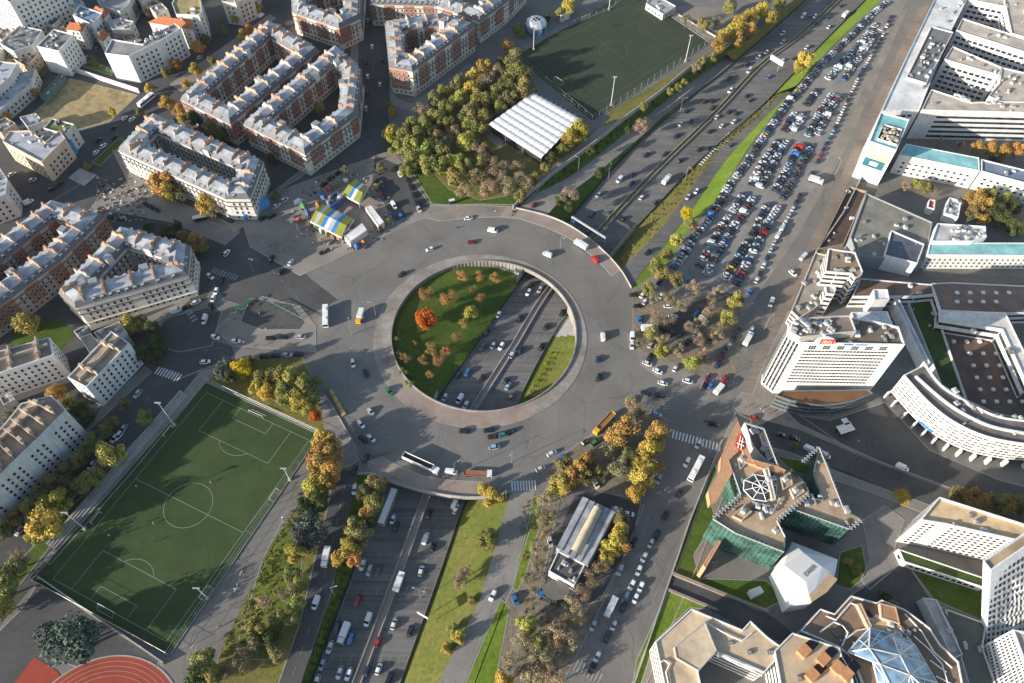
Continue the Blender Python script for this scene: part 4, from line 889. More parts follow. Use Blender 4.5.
# hotel tower
hp = [(800,344),(787,334),(788,325),(795,320),(850,319),(868,321),(898,328),(904,346)]
ht = bldg('tall white hotel tower with rows of ribbon windows and a red roof sign', hp, 38, wc=(.84,.83,.8), rc=(.2,.16,.12), win=None, nclut=22, name='hotel_tower', cat='hotel', par=1.0)
hw_ = P_(hp, 38); L = [Vector((p[0]-ht.location.x, p[1]-ht.location.y, 0)) for p in hw_]; f0 = W(800,344,38)-ht.location; f1 = W(904,346,38)-ht.location
for k in range(11):
    z = 9.5+k*2.32; b = MB(); u = (f1-f0); u.z = 0; u.normalize(); nn = Vector((u.y, -u.x, 0)); nn = nn if nn.y < 0 else -nn
    a, c = Vector((f0.x, f0.y, 0))+u*3+nn*.08, Vector((f1.x, f1.y, 0))-u*4.5+nn*.08; Lw = (c-a).length; m = 24
    for q in range(m): s = a+u*Lw*(q+.08)/m; e = a+u*Lw*(q+.92)/m; b.quad([s+up*z, e+up*z, e+up*(z+.95), s+up*(z+.95)])
    b.build('ribbon_window', M['pane'], ht)
for q in range(6):
    b = MB(); s = a+u*Lw*(q+.2)/6; e = a+u*Lw*(q+.72)/6
    for g in range(3):
        for hh in (34.7, 36.0): x0 = s.lerp(e, g/3+.03); x1 = s.lerp(e, g/3+.3); b.quad([x0+up*hh, x1+up*hh, x1+up*(hh+1.1), x0+up*(hh+1.1)])
    b.build('top_floor_window', M['pane'], ht)
b = MB(); c0 = a+u*Lw*.10; c1 = a+u*Lw*.27; cc = (c0+c1)/2; rr = Lw*.12
pts = [cc+u*(-rr)+up*38.2]+[cc+u*(-rr*cos(pi*t/14))+up*(39.2+4.2*sin(pi*t/14)) for t in range(15)]+[cc+u*rr+up*38.2]
b.quad([p+nn*.3 for p in pts]); b.quad([p-nn*.3 for p in pts][::-1]); 
for p, q in zip(pts, pts[1:]): b.quad([p-nn*.3, q-nn*.3, q+nn*.3, p+nn*.3])
b.build('sign_board', M['white'], ht)
b = MB(); s, e = c0+nn*.4+u*.8, c1+nn*.4+u*.6; b.quad([s+up*39, e+up*39, e+up*42.2, s+up*42.2]); M['red'] = flat('red_sign', (.7,.06,.03), .5); M['blue'] = flat('blue_sign', (.03,.2,.6), .5); b.build('sign_panel', M['red'], ht)
def text3d(s, loc, rot, size, mat, name, parent, ext=.02):
    cu = bpy.data.curves.new(name, 'FONT'); cu.body = s; cu.size = size; cu.extrude = ext; cu.align_x = 'CENTER'; cu.align_y = 'CENTER'; cu.materials.append(M[mat]); t_ = bpy.data.objects.new('tmp', cu); link(t_); me = bpy.data.meshes.new_from_object(t_.evaluated_get(bpy.context.evaluated_depsgraph_get())); bpy.data.objects.remove(t_); o = bpy.data.objects.new(name, me); link(o, parent); o.location = loc; o.rotation_euler = rot; return o
text3d('ibis', (s+e)/2+nn*.06+up*40.5, (pi/2, 0, atan2(u.y, u.x)), 3.2, 'white', 'sign_lettering', ht)
b = MB(); s = a+u*Lw*.42+nn*.1; e = a+u*Lw*.53+nn*.1; b.quad([s+up*37.8, e+up*37.8, e+up*38.9, s+up*38.9]); b.build('blue_sign', M['blue'], ht)
b = MB(); s = a+u*Lw*.56+nn*.1; e = a+u*Lw*.7+nn*.1; b.quad([s+up*38, e+up*38, e+up*38.7, s+up*38.7]); b.build('blue_sign', M['blue'], ht)
# left rounded glazed side with vertical bands
for i in range(len(L)):
    p, q = L[i], L[(i+1) % len(L)]; mid = (p+q)/2
    if mid.x < min(v.x for v in L)+9:
        b = MB(); d = (q-p); n_ = Vector((d.y, -d.x, 0)).normalized()*.1
        m = max(1, int(d.length/1.5))
        for k in range(m):
            for zz in range(12):
                s = p+d*((k+.2)/m)+n_; e = p+d*((k+.82)/m)+n_; b.quad([s+up*(1.5+zz*3.0), e+up*(1.5+zz*3.0), e+up*(4.35+zz*3.0), s+up*(4.35+zz*3.0)])
        b.build('stair_glazing', M['pane'], ht)
ph = [(810,320),(858,320),(862,338),(812,338)]; r2 = bldg('', [(792,322),(812,318),(850,316),(856,332),(800,338),(790,333)], 41.5, root=ht, wc=(.5,.48,.46), rc=(.25,.2,.16), z0=38, win=None, nclut=18)
band_build('low podium with a curved dark glass front around the foot of the hotel tower', [(782,391),(868,390),(873,394),(855,401),(835,405),(812,405),(790,401),(776,396)], 9, 3, wc=(.16,.17,.18), rc=(.2,.1,.05), nclut=0, ww=2)
# curved white office
outer_ = smooth([(903,376),(926.4,402),(951.6,422),(984,437),(1024,445),(1075,448)], 5); inner_ = smooth([(1080,424),(1024,421),(994.8,416),(966,402),(940.8,386),(924.6,365)], 5)
cv = bldg('long curved white office with rows of small windows above a pillared ground floor', outer_+inner_, 17, wc=(.84,.82,.74), rc=(.17,.15,.14), win=None, nclut=12, cat='office building', z0=4.5, par=1.0, cap=100)
fw = [W(x, y, 17)-cv.location for x, y in outer_]
lo = [Vector((p.x, p.y, 0)) for p in fw]; rects = []; dd_ = arclen(lo); t_ = 1.5; rw = random.Random(9)
while t_ < dd_[-1]-1:
    k_ = max(i for i in range(len(lo)-1) if dd_[i] <= t_); u_ = (lo[k_+1]-lo[k_]).normalized(); p_ = lo[k_]+u_*(t_-dd_[k_]); an = atan2(-u_.x, u_.y); an = an if sin(an) < 0 else an+pi
    for r_ in range(6):
        if rw.random() < .85: rects.append((p_.x, p_.y, 5.5+r_*1.95, an, 1.7, .72))
    t_ += 2.15
put_windows(cv, rects, 'plain', 'pane', 100)
b = MB()
for i in range(len(lo)-1): p, q = lo[i], lo[i+1]; d = (q-p).normalized(); n_ = Vector((-d.y, d.x, 0)); n_ = n_ if n_.y > 0 else -n_; b.quad([p+n_*2.5, q+n_*2.5, q+n_*2.5+up*4.6, p+n_*2.5+up*4.6]); b.quad([p+up*4.5, q+up*4.5, q+n_*3+up*4.5, p+n_*3+up*4.5])
b.build('recessed_shopfront', M['pane'], cv)
for i in range(0, len(lo)-1, 2):
    p = lo[i]; d = (lo[i+1]-lo[i]).normalized(); n_ = Vector((-d.y, d.x, 0)); n_ = n_ if n_.y > 0 else -n_; b = MB(); c = p-n_*.6; b.box((c.x, c.y, 2.3), (.8, 1.8, 4.6), atan2(d.y, d.x)); b.build('pillar', M['white'], cv)
s_, e_ = lo[6], lo[9]; d = (e_-s_).normalized(); n_ = Vector((-d.y, d.x, 0)); n_ = n_ if n_.y < 0 else -n_; b = MB(); b.quad([s_+n_*.3+up*4.8, e_+n_*.3+up*4.8, e_+n_*.3+up*6, s_+n_*.3+up*6]); b.build('blue_sign', M['blue'], cv)
b = MB(); I2 = smooth([(915,377),(940,399),(962,414),(990,427),(1024,434)], 4); I2 = [W(x, y, 17)-cv.location for x, y in I2]
for p, q in zip(I2, I2[1:]): d = (q-p).normalized(); n_ = Vector((-d.y, d.x, 0))*.35; b.quad([p-n_+up*1.2, q-n_+up*1.2, q+n_+up*1.2, p+n_+up*1.2]); b.quad([p-n_, q-n_, q-n_+up*1.2, p-n_+up*1.2]); b.quad([q+n_, p+n_, p+n_+up*1.2, q+n_+up*1.2])
b.build('roof_duct', M['white'], cv)
# orange and green glass offices
OR = (.6, .33, .18); TN = (.47, .34, .22)
og = bldg('pointed terracotta and green glass office with a star shaped skylight', [(742,448),(752,460),(790,469),(805,484),(809,494),(777,521),(785,537),(784,552),(757,541),(735,533),(713,519),(741,495),(732,472),(728,460)], 19, wc=(.5,.5,.5), wall='green', rc=TN, win=None, nclut=6, name='office_building', cat='office building', par=.9)
bldg('', [(738,421),(752,459),(758,466),(745,462),(742,448),(729,460),(733,472),(716,502),(710,504),(708,491),(720,470),(721,457)], 20.5, root=og, wc=OR, rc=OR, roof='objr', win=None, nclut=0, par=.05, z0=16.5)
bldg('', [(752,459),(766,463),(778,466),(786,470),(784,474),(765,469),(756,466)], 20.6, root=og, wc=OR, rc=OR, roof='objr', win=None, nclut=0, par=.05)
bldg('', [(744,423),(764,429),(771,448),(778,466),(766,463),(752,446)], 12, root=og, wc=(.6,.6,.6), rc=(.16,.12,.1), win=None, nclut=3)
bldg('', [(718,540),(721,542),(706,568),(703,565)], 12, root=og, wc=OR, rc=OR, win=None, nclut=0, par=.1)
b = MB(); c = W(760,488,20)-og.location; R1 = [c+Vector((6.6*cos(2*pi*i/8+.2), 5.6*sin(2*pi*i/8+.2), .2)) for i in range(8)]; R2 = [c+Vector((3.3*cos(2*pi*i/8+.2), 2.8*sin(2*pi*i/8+.2), 1.0)) for i in range(8)]; top = c+up*1.5
g = MB()
for i in range(8):
    j = (i+1) % 8; b.bar(R1[i], R1[j], .22); b.bar(R2[i], R2[j], .16); b.bar(R1[i], R2[i], .16); b.bar(R2[i], top, .18); g.quad([R1[i], R1[j], R2[j], R2[i]]); g.quad([R2[i], R2[j], top])
g.build('star_skylight_glass', M['pane'], og); b.build('star_skylight_frame', M['white'], og)
b = MB()
for p, q in ((( 765,470),(780,500)),((744,423),(764,429)),((764,429),(778,466)),((780,500),(773,512)),((741,495),(713,519)),((733,472),(741,495)),((809,494),(777,521)),((713,519),(735,533)),((735,533),(784,552)),((777,521),(785,537)),((752,502),(770,506))):
    A, B = W(*p, 20.2)-og.location, W(*q, 20.2)-og.location; b.bar(A, B, .3); n = int((B-A).length/1.6); d = (B-A).normalized(); w_ = Vector((-d.y, d.x, 0))
    for k in range(n): s = A.lerp(B, (k+.5)/n); b.bar(s-w_*.9, s+w_*.9, .12)
b.build('rooftop_rail', M['metal'], og)
for px_, h_, w_, r_ in (([(764,469),(768.5,467.5),(776,499),(772,500)], 21, (.75,.68,.55), (.75,.68,.52)), ([(769,468),(772,468),(779,498),(776.5,499)], 19.2, (.1,.1,.1), (.06,.06,.06)), ([(780,477),(790,472),(793,485),(783,490)], 20.3, (.5,.4,.3), (.5,.34,.2)), ([(789,489),(800,485),(805,492),(794,499)], 19.8, (.5,.42,.34), (.6,.48,.32)), ([(754,502),(768,506),(763,514),(750,511)], 19.2, (.2,.18,.16), (.12,.1,.09)), ([(744,505),(752,512),(742,521),(732,516)], 19.9, (.55,.45,.32), (.62,.47,.3)), ([(737,458),(745,453),(750,461),(740,470)], 19.5, (.4,.36,.32), (.35,.3,.25)), ([(770,528),(776,524),(783,536),(777,541)], 18.6, (.3,.3,.2), (.2,.18,.06))): bldg('', px_, h_, root=og, wc=w_, rc=r_, win=None, nclut=1, par=.35, z0=12)
bldg('', [(759,434),(764,432),(773,458),(768,461)], 12.5, root=og, wc=(.6,.5,.4), rc=(.5,.38,.22), win=None, nclut=0, par=.3)
# red mark on the terracotta point
b = MB(); q = [(737,437),(742,432),(746,440),(744,449),(739,451),(735,445)]; b.poly([tuple(W(x, y, 20.75)-og.location) for x, y in q]); b.build('red_sign', M['red'], og)
b = MB()
for p, q in (((738,448),(741,436)),((741,450),(743,438)),((737,443),(744,446)),((739,440),(744,442))): A, B = W(*p, 20.85)-og.location, W(*q, 20.85)-og.location; b.bar(A, B, .22)
b.build('sign_stroke', M['white'], og)
o2 = bldg('narrow green glass office with tan roof terraces behind the pointed one', [(819,447),(826,460),(844,510),(862,520),(849,529),(818,519),(787,507),(800,497),(822,500),(812,476)], 17, wall='green', wc=(.5,.5,.5), rc=TN, win=None, nclut=7, name='office_building', cat='office building', par=.8)
b = MB()
for p, q in (((819,447),(844,510)),((862,520),(849,529)),((849,529),(787,507)),((819,447),(802,462))):
    A, B = W(*p, 18)-o2.location, W(*q, 18)-o2.location; b.bar(A, B, .3); n = int((B-A).length/1.5); d = (B-A).normalized(); w_ = Vector((-d.y, d.x, 0))
    for k in range(n): s = A.lerp(B, (k+.5)/n); b.bar(s-w_*.9, s+w_*.9, .12)
b.build('rooftop_rail', M['metal'], o2)
# faceted white hall
M['palegrey'] = flat('pale_grey_roof', (.6,.6,.58), .8)
fh = empty('hall', W(805, 580)); tag(fh, 'faceted white hall with letters on its roof and a tan awning', 'hall'); O = fh.location
base = [W(x, y, 8)-O for x, y in ((792,541.7),(837.7,559.5),(835,575),(811,603),(788.7,606.6),(775,569.7))]; tp = [W(x, y, 12)-O for x, y in ((803,552.5),(822.4,567),(806,582.4),(783.6,565))]
b = MB(); n = 6
for i in range(n): j = (i+1) % n; p, q = base[j], base[i]; b.quad([(p.x, p.y, 0), (q.x, q.y, 0), tuple(q), tuple(p)])
b.build('wall', M['fabric'], fh); b = MB()
A, B, Cc, D, E_, F = base; a1, b1, c1, d1 = tp
for f in ([a1, b1, B, A], [b1, Cc, B], [b1, c1, D, Cc], [c1, E_, D], [c1, d1, F, E_], [d1, A, F], [d1, a1, A]): b.quad(f[::-1]) if (Vector(f[1])-Vector(f[0])).cross(Vector(f[2])-Vector(f[0])).z < 0 else b.quad(f)
b.build('roof_facet', M['fabric'], fh); b = MB(); f = [a1, b1, c1, d1]; b.quad(f if (f[1]-f[0]).cross(f[2]-f[0]).z > 0 else f[::-1]); b.build('roof_top', M['palegrey'], fh)
dd = (b1-c1).normalized(); text3d('EXIER', (b1*.52+c1*.48)+(d1-c1).normalized()*1.9+up*.2, (0, 0, atan2(dd.y, dd.x)), 2.3, 'dark', 'roof_lettering', fh)
b = MB(); q = [W(x, y, 9.6)-O for x, y in ((827.5,572),(837.7,579),(827,592),(812,602),(807,591),(818,583))]; b.poly([tuple(p) for p in q]); q2 = [p-up*1.5 for p in q]
for i in range(6): j = (i+1) % 6; b.quad([q2[i], q2[j], q[j], q[i]])
b.build('awning', M['objr'], fh, (.5,.36,.22))
# white gridded slab and tower, lower right
bldg('long white office slab with a square window grid and tan roof at lower right', [(938,498),(1070,540),(1070,556),(1023,543),(944,525),(919,521)], 21, wc=(.84,.83,.8), rc=(.66,.48,.28), win=(2.3,2.2,1.25,1.2), wkind='plain', nclut=4, cat='office building', par=1.2)
tl_ = bldg('leaning white tower face with a square window grid at the right edge', [(990,571),(1075,512),(1068,503),(982,561)], 26, wc=(.84,.83,.8), rc=(.48,.36,.22), win=None, nclut=0, cat='office building', basepx=[(986,643),(1075,635),(1068,615),(981,630)])
def grid_on(root, p0, p1, q0, q1, nu, nv, mat='pane', fu=.55, fv=.55, name='window'):
    me = []; 
    for i in range(nu):
        for k in range(nv):
            u0, u1, v0, v1 = (i+.5-fu/2)/nu, (i+.5+fu/2)/nu, (k+.5-fv/2)/nv, (k+.5+fv/2)/nv; P = []
            for u_, v_ in ((u0, v0), (u1, v0), (u1, v1), (u0, v1)): P.append(p0.lerp(p1, u_).lerp(q0.lerp(q1, u_), v_))
            me.append(P)
    b = MB(); nrm = (p1-p0).cross(q0-p0).normalized()*.12
    if nrm.dot(CAMP-(p0+root.location)) < 0: nrm = -nrm
    if len(me) <= 100:
        for P in me: b = MB(); b.quad([p+nrm for p in P]); b.build(name, M[mat], root)
    else:
        for P in me[:100]: b = MB(); b.quad([p+nrm for p in P]); b.build(name, M[mat], root)
        b = MB()
        for P in me[100:]: b.quad([p+nrm for p in P])
        tag(b.build('windows', M[mat], root), kind='stuff')
O = tl_.location
grid_on(tl_, W(986,643,0)-O, W(1075,635,0)-O, W(990,571,26)-O, W(1075,512,26)-O, 20, 13)
t2 = bldg('second white gridded block at the bottom right corner with a tan roof', [(1012,630),(1080,640),(1080,700),(1038,700)], 14, wc=(.8,.8,.78), rc=(.48,.4,.3), win=None, nclut=2, cat='office building', basepx=[(979,648),(1080,690),(1080,760),(990,730)])
O = t2.location; grid_on(t2, W(980,650,0)-O, W(992,725,0)-O, W(1012,632,14)-O, W(1038,699,14)-O, 22, 9)
bldg('low planted roof in front of the white gridded slab', [(898,549),(904,562),(984,588),(984,578)], 4, wc=(.8,.8,.76), rc=(.05,.085,.02), win=(2.2,3,1.6,1.6), wkind='plain', nclut=0, par=.3)
bldg('flat dark green-grey deck right of the glass atrium', [(939,607),(986,624),(982,648),(995,684),(1000,700),(972,700),(955,640)], 3.5, wc=(.5,.5,.5), rc=(.1,.11,.1), win=None, nclut=3)
bldg('pale stair ramp roof between the atrium building and the dark deck', [(922,598),(936,600),(962,655),(952,660)], 5, wc=(.6,.6,.58), rc=(.42,.4,.37), win=None, nclut=2)
# tan hexagonal offices
hx = band_build('tan roofed office with a raised hexagonal roof at the bottom', [(655,642),(691,609),(742,630),(750,621),(767,637),(785,650),(764,673),(716,652),(698,672),(704,700),(668,704)], 13, 4, wc=(.82,.8,.74), rc=(.62,.48,.32), nclut=3)
bldg('', [(674,647),(705,621.5),(717,651),(698.6,671),(676,658)], 14.5, root=hx, wc=(.5,.45,.4), rc=(.66,.52,.36), win=None, nclut=0, z0=13, par=.2)
h2 = band_build('tan roofed office with orange roof boxes at the bottom right of centre', [(792,633),(839,648),(841.5,656),(851.7,674),(854,690),(850,712),(785,712),(774,651)], 14, 4, wc=(.82,.8,.74), rc=(.5,.39,.26), nclut=2)
for k, (x, y) in enumerate(((803,652),(822,660),(811,676),(845,675),(836,668))):
    p = W(x, y, 14)-h2.location; b = MB(); b.box((p.x, p.y, 15), (4.2, 3.2, 2), .7); b.build('roof_box', M['objr'], h2, (.6,.28,.13)); b = MB(); b.box((p.x+3.6, p.y+2.6, 14.1), (4, 3, .25), .7); b.build('dark_skylight_or_court', M['dark'], h2)
h3 = band_build('zigzag edged office with brown roof terraces around the glass atrium', [(820,609),(834,614),(850.5,596),(876,603),(881,600),(905,610),(929,628),(940,645),(958,662),(966,704),(870,704),(856,668),(846,654),(839,648),(800,631)], 12, 4, wc=(.8,.79,.75), rc=(.24,.17,.11), nclut=8)
bldg('', [(880,603),(896,607),(900,624),(881,618)], 14.2, root=h3, wc=(.6,.42,.3), rc=(.5,.26,.14), win=None, nclut=0, z0=12, par=.15)
bldg('', [(857,604),(861,603),(872,626),(868,627)], 14, root=h3, wc=(.6,.4,.28), rc=(.6,.34,.2), win=None, nclut=0, z0=12, par=.1)
bldg('', [(868,613),(879,619),(900,625),(906,631),(896,634),(872,627)], 12.5, root=h3, wc=(.55,.45,.35), rc=(.5,.36,.2), win=None, nclut=1, z0=12, par=.15)
b = MB()
for L_ in ([(826,616),(836,620),(851,603),(858,606)], [(820,632),(834,622),(843,626),(848,633),(842,646)], [(914,636),(930,650),(942,664),(950,690)], [(905,614),(922,632),(934,652),(952,668)], [(900,628),(912,642)], [(844,640),(858,630),(868,628)], [(930,660),(946,672)], [(936,676),(952,684)]):
    Q = [W(x, y, 12.6)-h3.location for x, y in L_]
    b = MB()
    for p, q in zip(Q, Q[1:]): b.bar(p, q, .28)
    b.build('roof_edge_rail', M['white'], h3)
for x_, y_ in ((837,632),(866,616)): p = W(x_, y_, 12)-h3.location; b = MB(); b.box((p.x, p.y, 12.5), (3.4, 2.8, 1), .5); b.build('dark_skylight_or_court', M['dark'], h3)  # dark boxes stand in for recess courts, their shade put into the colour
bldg('small white flat cabin on the lawn left of the faceted hall', [(749,590),(760,586),(764,592),(753,597)], 3.5, wc=(.7,.7,.7), rc=(.6,.6,.58), win=None, nclut=0, name='cabin', cat='cabin', par=.1)
b = MB()
for L_ in ([(661,662),(664,660),(670,664),(666,672),(672,700)], [(705,622),(730,636),(742,641),(752,633)], [(720,655),(742,664),(762,676)]):
    Q = [W(x, y, 13.6)-hx.location for x, y in L_]
    b = MB()
    for p, q in zip(Q, Q[1:]): b.bar(p, q, .25)
    b.build('roof_edge_rail', M['white'], hx)
at = empty('atrium_roof', W(895, 665)); tag(at, 'faceted blue glass atrium roof with white space frame bars', 'glass roof'); O = at.location
rim_ = [W(x, y, 13)-O for x, y in ((848,652),(870,628),(892,634),(914,644),(926,664),(937,683),(942,704),(905,706),(882,700),(873,662))]; ap = [W(*p)-O for p in ((869,648,17),(900,655,18),(880,664,17.5),(910,675,18),(893,690,17))]
g, b = MB(), MB(); n = len(rim_); near = lambda p: min(ap, key=lambda a: (a-p).length)
for i in range(n):
    p, q = rim_[i], rim_[(i+1) % n]; a_, c_ = near(p), near(q); 
    for t in (([p, q, a_]), ([q, c_, a_])):
        if (t[2]-t[0]).length > .1 and (t[1]-t[2]).length > .1: g.quad(t if (t[1]-t[0]).cross(t[2]-t[0]).z > 0 else t[::-1])
    b.bar(p, q, .35); b.bar(p, a_, .3); b.bar(q, a_, .22); m1_, m2_ = (p+a_)/2, (q+a_)/2; b.bar(m1_, m2_, .2); b.bar((p+q)/2, a_, .18); b.bar(a_, c_, .3)
for t in ((0,1,2),(1,2,3),(2,3,4)):
    t = [ap[i] for i in t]; g.quad(t if (t[1]-t[0]).cross(t[2]-t[0]).z > 0 else t[::-1])
    for i in range(3): b.bar(t[i], t[(i+1) % 3], .3)
g.build('glass', M['trussglass'], at); b.build('frame', M['white'], at)
# bus station hall
st = empty('station_hall', W(585, 545)); tag(st, 'grey ribbed station hall with a long yellowish skylight beside the bus yard', 'station'); O = st.location
q = [W(x, y, 6)-O for x, y in ((582.7,496.7),(616,512.5),(588,566),(556.4,547.7))]; b = MB()
for i in range(4): j = (i+1) % 4; p, r_ = q[j], q[i]; b.quad([(p.x, p.y, 0), (r_.x, r_.y, 0), tuple(r_), tuple(p)])
b.build('wall', M['objr'], st, (.35,.36,.38)); b = MB(); m = 5
for k in range(m):
    for (t0, z0, t1, z1) in ((k/m, 0, (k+.85)/m, .5), ((k+.85)/m, .5, (k+1)/m, 0)):
        A, B = q[0].lerp(q[1], t0), q[0].lerp(q[1], t1); A2, B2 = q[3].lerp(q[2], t0), q[3].lerp(q[2], t1); f = [A+up*z0, B+up*z1, B2+up*z1, A2+up*z0]; b.quad(f if (f[1]-f[0]).cross(f[2]-f[0]).z > 0 else f[::-1])
b.build('ribbed_roof', M['zinc'], st, (.33,.34,.36)); b = MB(); s = [W(x, y, 7)-O for x, y in ((594,505.5),(602,511),(580,556),(570.5,549.5))]; K = 8
for i in range(K):
    t0, t1 = i/K, (i+1)/K; z0, z1 = 1.6*sin(pi*t0), 1.6*sin(pi*t1); f = [s[0].lerp(s[1], t0)+up*z0, s[0].lerp(s[1], t1)+up*z1, s[3].lerp(s[2], t1)+up*z1, s[3].lerp(s[2], t0)+up*z0]; b.quad(f if (f[1]-f[0]).cross(f[2]-f[0]).z > 0 else f[::-1])
b.build('barrel_skylight', M['objr'], st, (.5,.45,.3)); bldg('', [(558,551),(585,565),(574,586),(548.5,571.4)], 5, root=st, wc=(.8,.79,.76), rc=(.12,.11,.11), win=None, nclut=4, par=.5)
b = MB(); cpt = W(556,590,3.5)-O; b.poly([(cpt.x+5*cos(t), cpt.y+3.6*sin(t), 3.5) for t in [2*pi*i/20 for i in range(20)]]); b.poly([(cpt.x+5*cos(t), cpt.y+3.6*sin(t), 3.2) for t in [2*pi*i/20 for i in range(20)]]); b.build('round_canopy', M['objr'], st, (.16,.15,.13))
# market / fair tents
def tent(label, px, h, cols, rise=1.6):
    q = [W(x, y, h) for x, y in px]; o = sum(q, Vector())/4; o.z = 0; q = [p-o for p in q]; r = empty('tent', o); tag(r, label, 'tent'); n = len(cols)
    for k, c in enumerate(cols):
        b = MB(); t0, t1 = k/n, (k+1)/n; A, B, D, E2 = q[0].lerp(q[1], t0), q[0].lerp(q[1], t1), q[3].lerp(q[2], t1), q[3].lerp(q[2], t0); mA, mB = (A+E2)/2+up*rise, (B+D)/2+up*rise
        for f in ([A, B, mB, mA], [mA, mB, D, E2]): b.quad(f if (f[1]-f[0]).cross(f[2]-f[0]).z > 0 else f[::-1])
        b.build('roof_stripe', M['objr'], r, c)
    b = MB()
    for i in range(4):
        j = (i+1) % 4; b.bar((q[i].x, q[i].y, 0), tuple(q[i]), .1); b.quad([(q[i].x, q[i].y, h-1.2), (q[j].x, q[j].y, h-1.2), tuple(q[j]), tuple(q[i])])
    b.build('valance', M['white'], r)
OL, BL, WT, GY = (.3,.32,.05), (.05,.22,.5), (.72,.72,.7), (.42,.45,.48)
tent('large striped olive, white and blue fairground tent on the corner island', [(322.5,204),(354,219),(341,237),(310,221)], 4.5, [OL, GY, OL, BL, WT, GY, BL, OL, OL])
tent('smaller striped green, white and blue tent behind the fair yard', [(356,179),(368,187),(359,203),(342,194)], 4.5, [OL, OL, BL, WT, OL, OL])
for lab, px in (('white long trailer roof at the right side of the fair yard', [(365,207),(371,205.5),(384,222),(378,226)]), ('cream flat trailer roof at the lower end of the fair yard', [(344,236),(362,223),(367,230),(350,242)])): bldg(lab, px, 4, wc=(.7,.66,.6), rc=(.74,.71,.66), win=None, nclut=0, name='trailer', cat='trailer', par=.1)
bldg('dark blue fairground ride hut between the two striped tents', [(326,200),(337,192),(342,199),(331,207)], 4, wc=(.1,.15,.3), rc=(.08,.1,.2), win=None, nclut=4, name='ride_hut', cat='hut')
bldg('blue awninged shop front at the foot of the white courtyard block', [(238,211),(266,196),(269,200),(244,216)], 4, wc=(.1,.35,.65), rc=(.1,.4,.75), win=None, nclut=0, name='shop_awning', cat='awning', par=.1)

FILL = [('brown garage with flat roof between the corner tower and the long sheds',[(-5,34),(8,28),(14,34),(2,41)],6,(.5,.42,.35),(.2,.16,.13)),('cream low annex left of the narrow cream house',[(58,30),(64,27),(68,33),(62,37)],7,(.7,.62,.5),(.4,.36,.3)),
('white house with grey roof at the top edge left of the garden trees',[(66,4),(76,-2),(84,3),(74,10)],11,(.7,.68,.64),(.42,.43,.45)),('grey roofed house above the small cream house with red roof',[(104,4),(114,-2),(121,3),(111,10)],9,(.66,.62,.56),(.36,.36,.38)),
('low brick workshop right of the small white house',[(110,32),(122,30),(124,37),(113,40)],6,(.35,.2,.14),(.3,.28,.26)),('small pale shed with brown roof behind the blank gable house',[(122,36),(134,33),(137,39),(126,42)],6,(.6,.55,.48),(.3,.2,.14)),
('cream house behind the long red roofed house',[(150,8),(162,4),(168,10),(156,15)],10,(.72,.66,.55),(.36,.33,.3)),('grey roofed pair of houses near the top edge by the garden trees',[(134,-4),(148,-10),(156,-4),(142,3)],10,(.66,.64,.6),(.4,.41,.44)),
('tiny red roofed shed at the left of the waste ground',[(28,86),(34,84),(36,89),(30,92)],4,(.5,.3,.22),(.4,.13,.07)),('dark green garage row beside the waste ground',[(40,96),(62,74),(66,77),(45,101)],3,(.15,.2,.17),(.12,.17,.15)),
('low yellow annex at the left edge above the green garage row',[(0,58),(12,54),(16,59),(4,64)],5,(.65,.45,.15),(.5,.34,.1)),('white courtyard building behind the corner apartment house',[(20,118),(36,114),(44,122),(28,128)],9,(.7,.68,.66),(.4,.41,.43)),
('brown stepped house behind the corner apartment house',[(-8,125),(6,118),(16,124),(2,134)],9,(.5,.4,.32),(.32,.28,.25)),('low white sheds between the white tower and the garden lawn',[(62,58),(76,52),(84,57),(72,63)],4,(.7,.68,.64),(.5,.48,.44)),
('small courtyard house with brown roof inside the left slabs',[(0,398),(10,394),(16,400),(4,406)],6,(.5,.45,.4),(.3,.25,.2)),('glass roofed lean-to beside the tan workshop',[(74,332),(86,326),(90,331),(79,337)],4,(.4,.42,.44),(.16,.19,.24))]
for l_, p_, h_, w_, r_ in FILL: bldg(l_, p_, h_, wc=w_, rc=r_, nclut=2, win=(2.9, 2.9, 1.1, 1.4) if h_ > 5 else None, name='house', cat='house')
# little stalls of the fair yard
STN = [('red', (.5,.06,.06)), ('orange', (.55,.2,.05)), ('yellow', (.6,.45,.06)), ('green', (.08,.25,.08)), ('blue', (.05,.15,.4)), ('brown', (.2,.1,.06)), ('white', (.7,.7,.68))]
rs = random.Random(4)
for i_, (x, y) in enumerate([(312,226),(317,229),(322,232),(328,235),(334,238),(340,239),(308,214),(318,206),(323,198),(330,190),(338,186),(346,182),(376,188),(380,196),(388,222),(380,231),(364,244),(357,248),(300,222),(304,208)]):
    nm_, c_ = STN[(i_*3+i_//7) % 7]; p = W(x, y); r = empty('stall', p, rs.uniform(0, 3)); k_ = sum(1 for q in range(i_) if (q*3+q//7) % 7 == (i_*3+i_//7) % 7)
    tag(r, '%s %s roofed stall in the fair yard beside the striped tents' % (['first','second','third','fourth'][k_], nm_), 'stall', 'stalls of the fair yard'); sx, sy, h_ = rs.uniform(2, 3.6), rs.uniform(1.6, 2.6), rs.uniform(1.8, 2.8)
    b = MB(); b.box((0, 0, h_/2), (sx*.85, sy*.85, h_)); b.build('counter', M['objr'], r, tuple(v*.6+.08 for v in c_)); b = MB(); e = [(-sx/2, -sy/2, h_), (sx/2, -sy/2, h_), (sx/2, sy/2, h_), (-sx/2, sy/2, h_)]
    for q in range(4): b.quad([e[q], e[(q+1) % 4], (0, 0, h_+.9)])
    b.build('roof', M['objr'], r, c_)

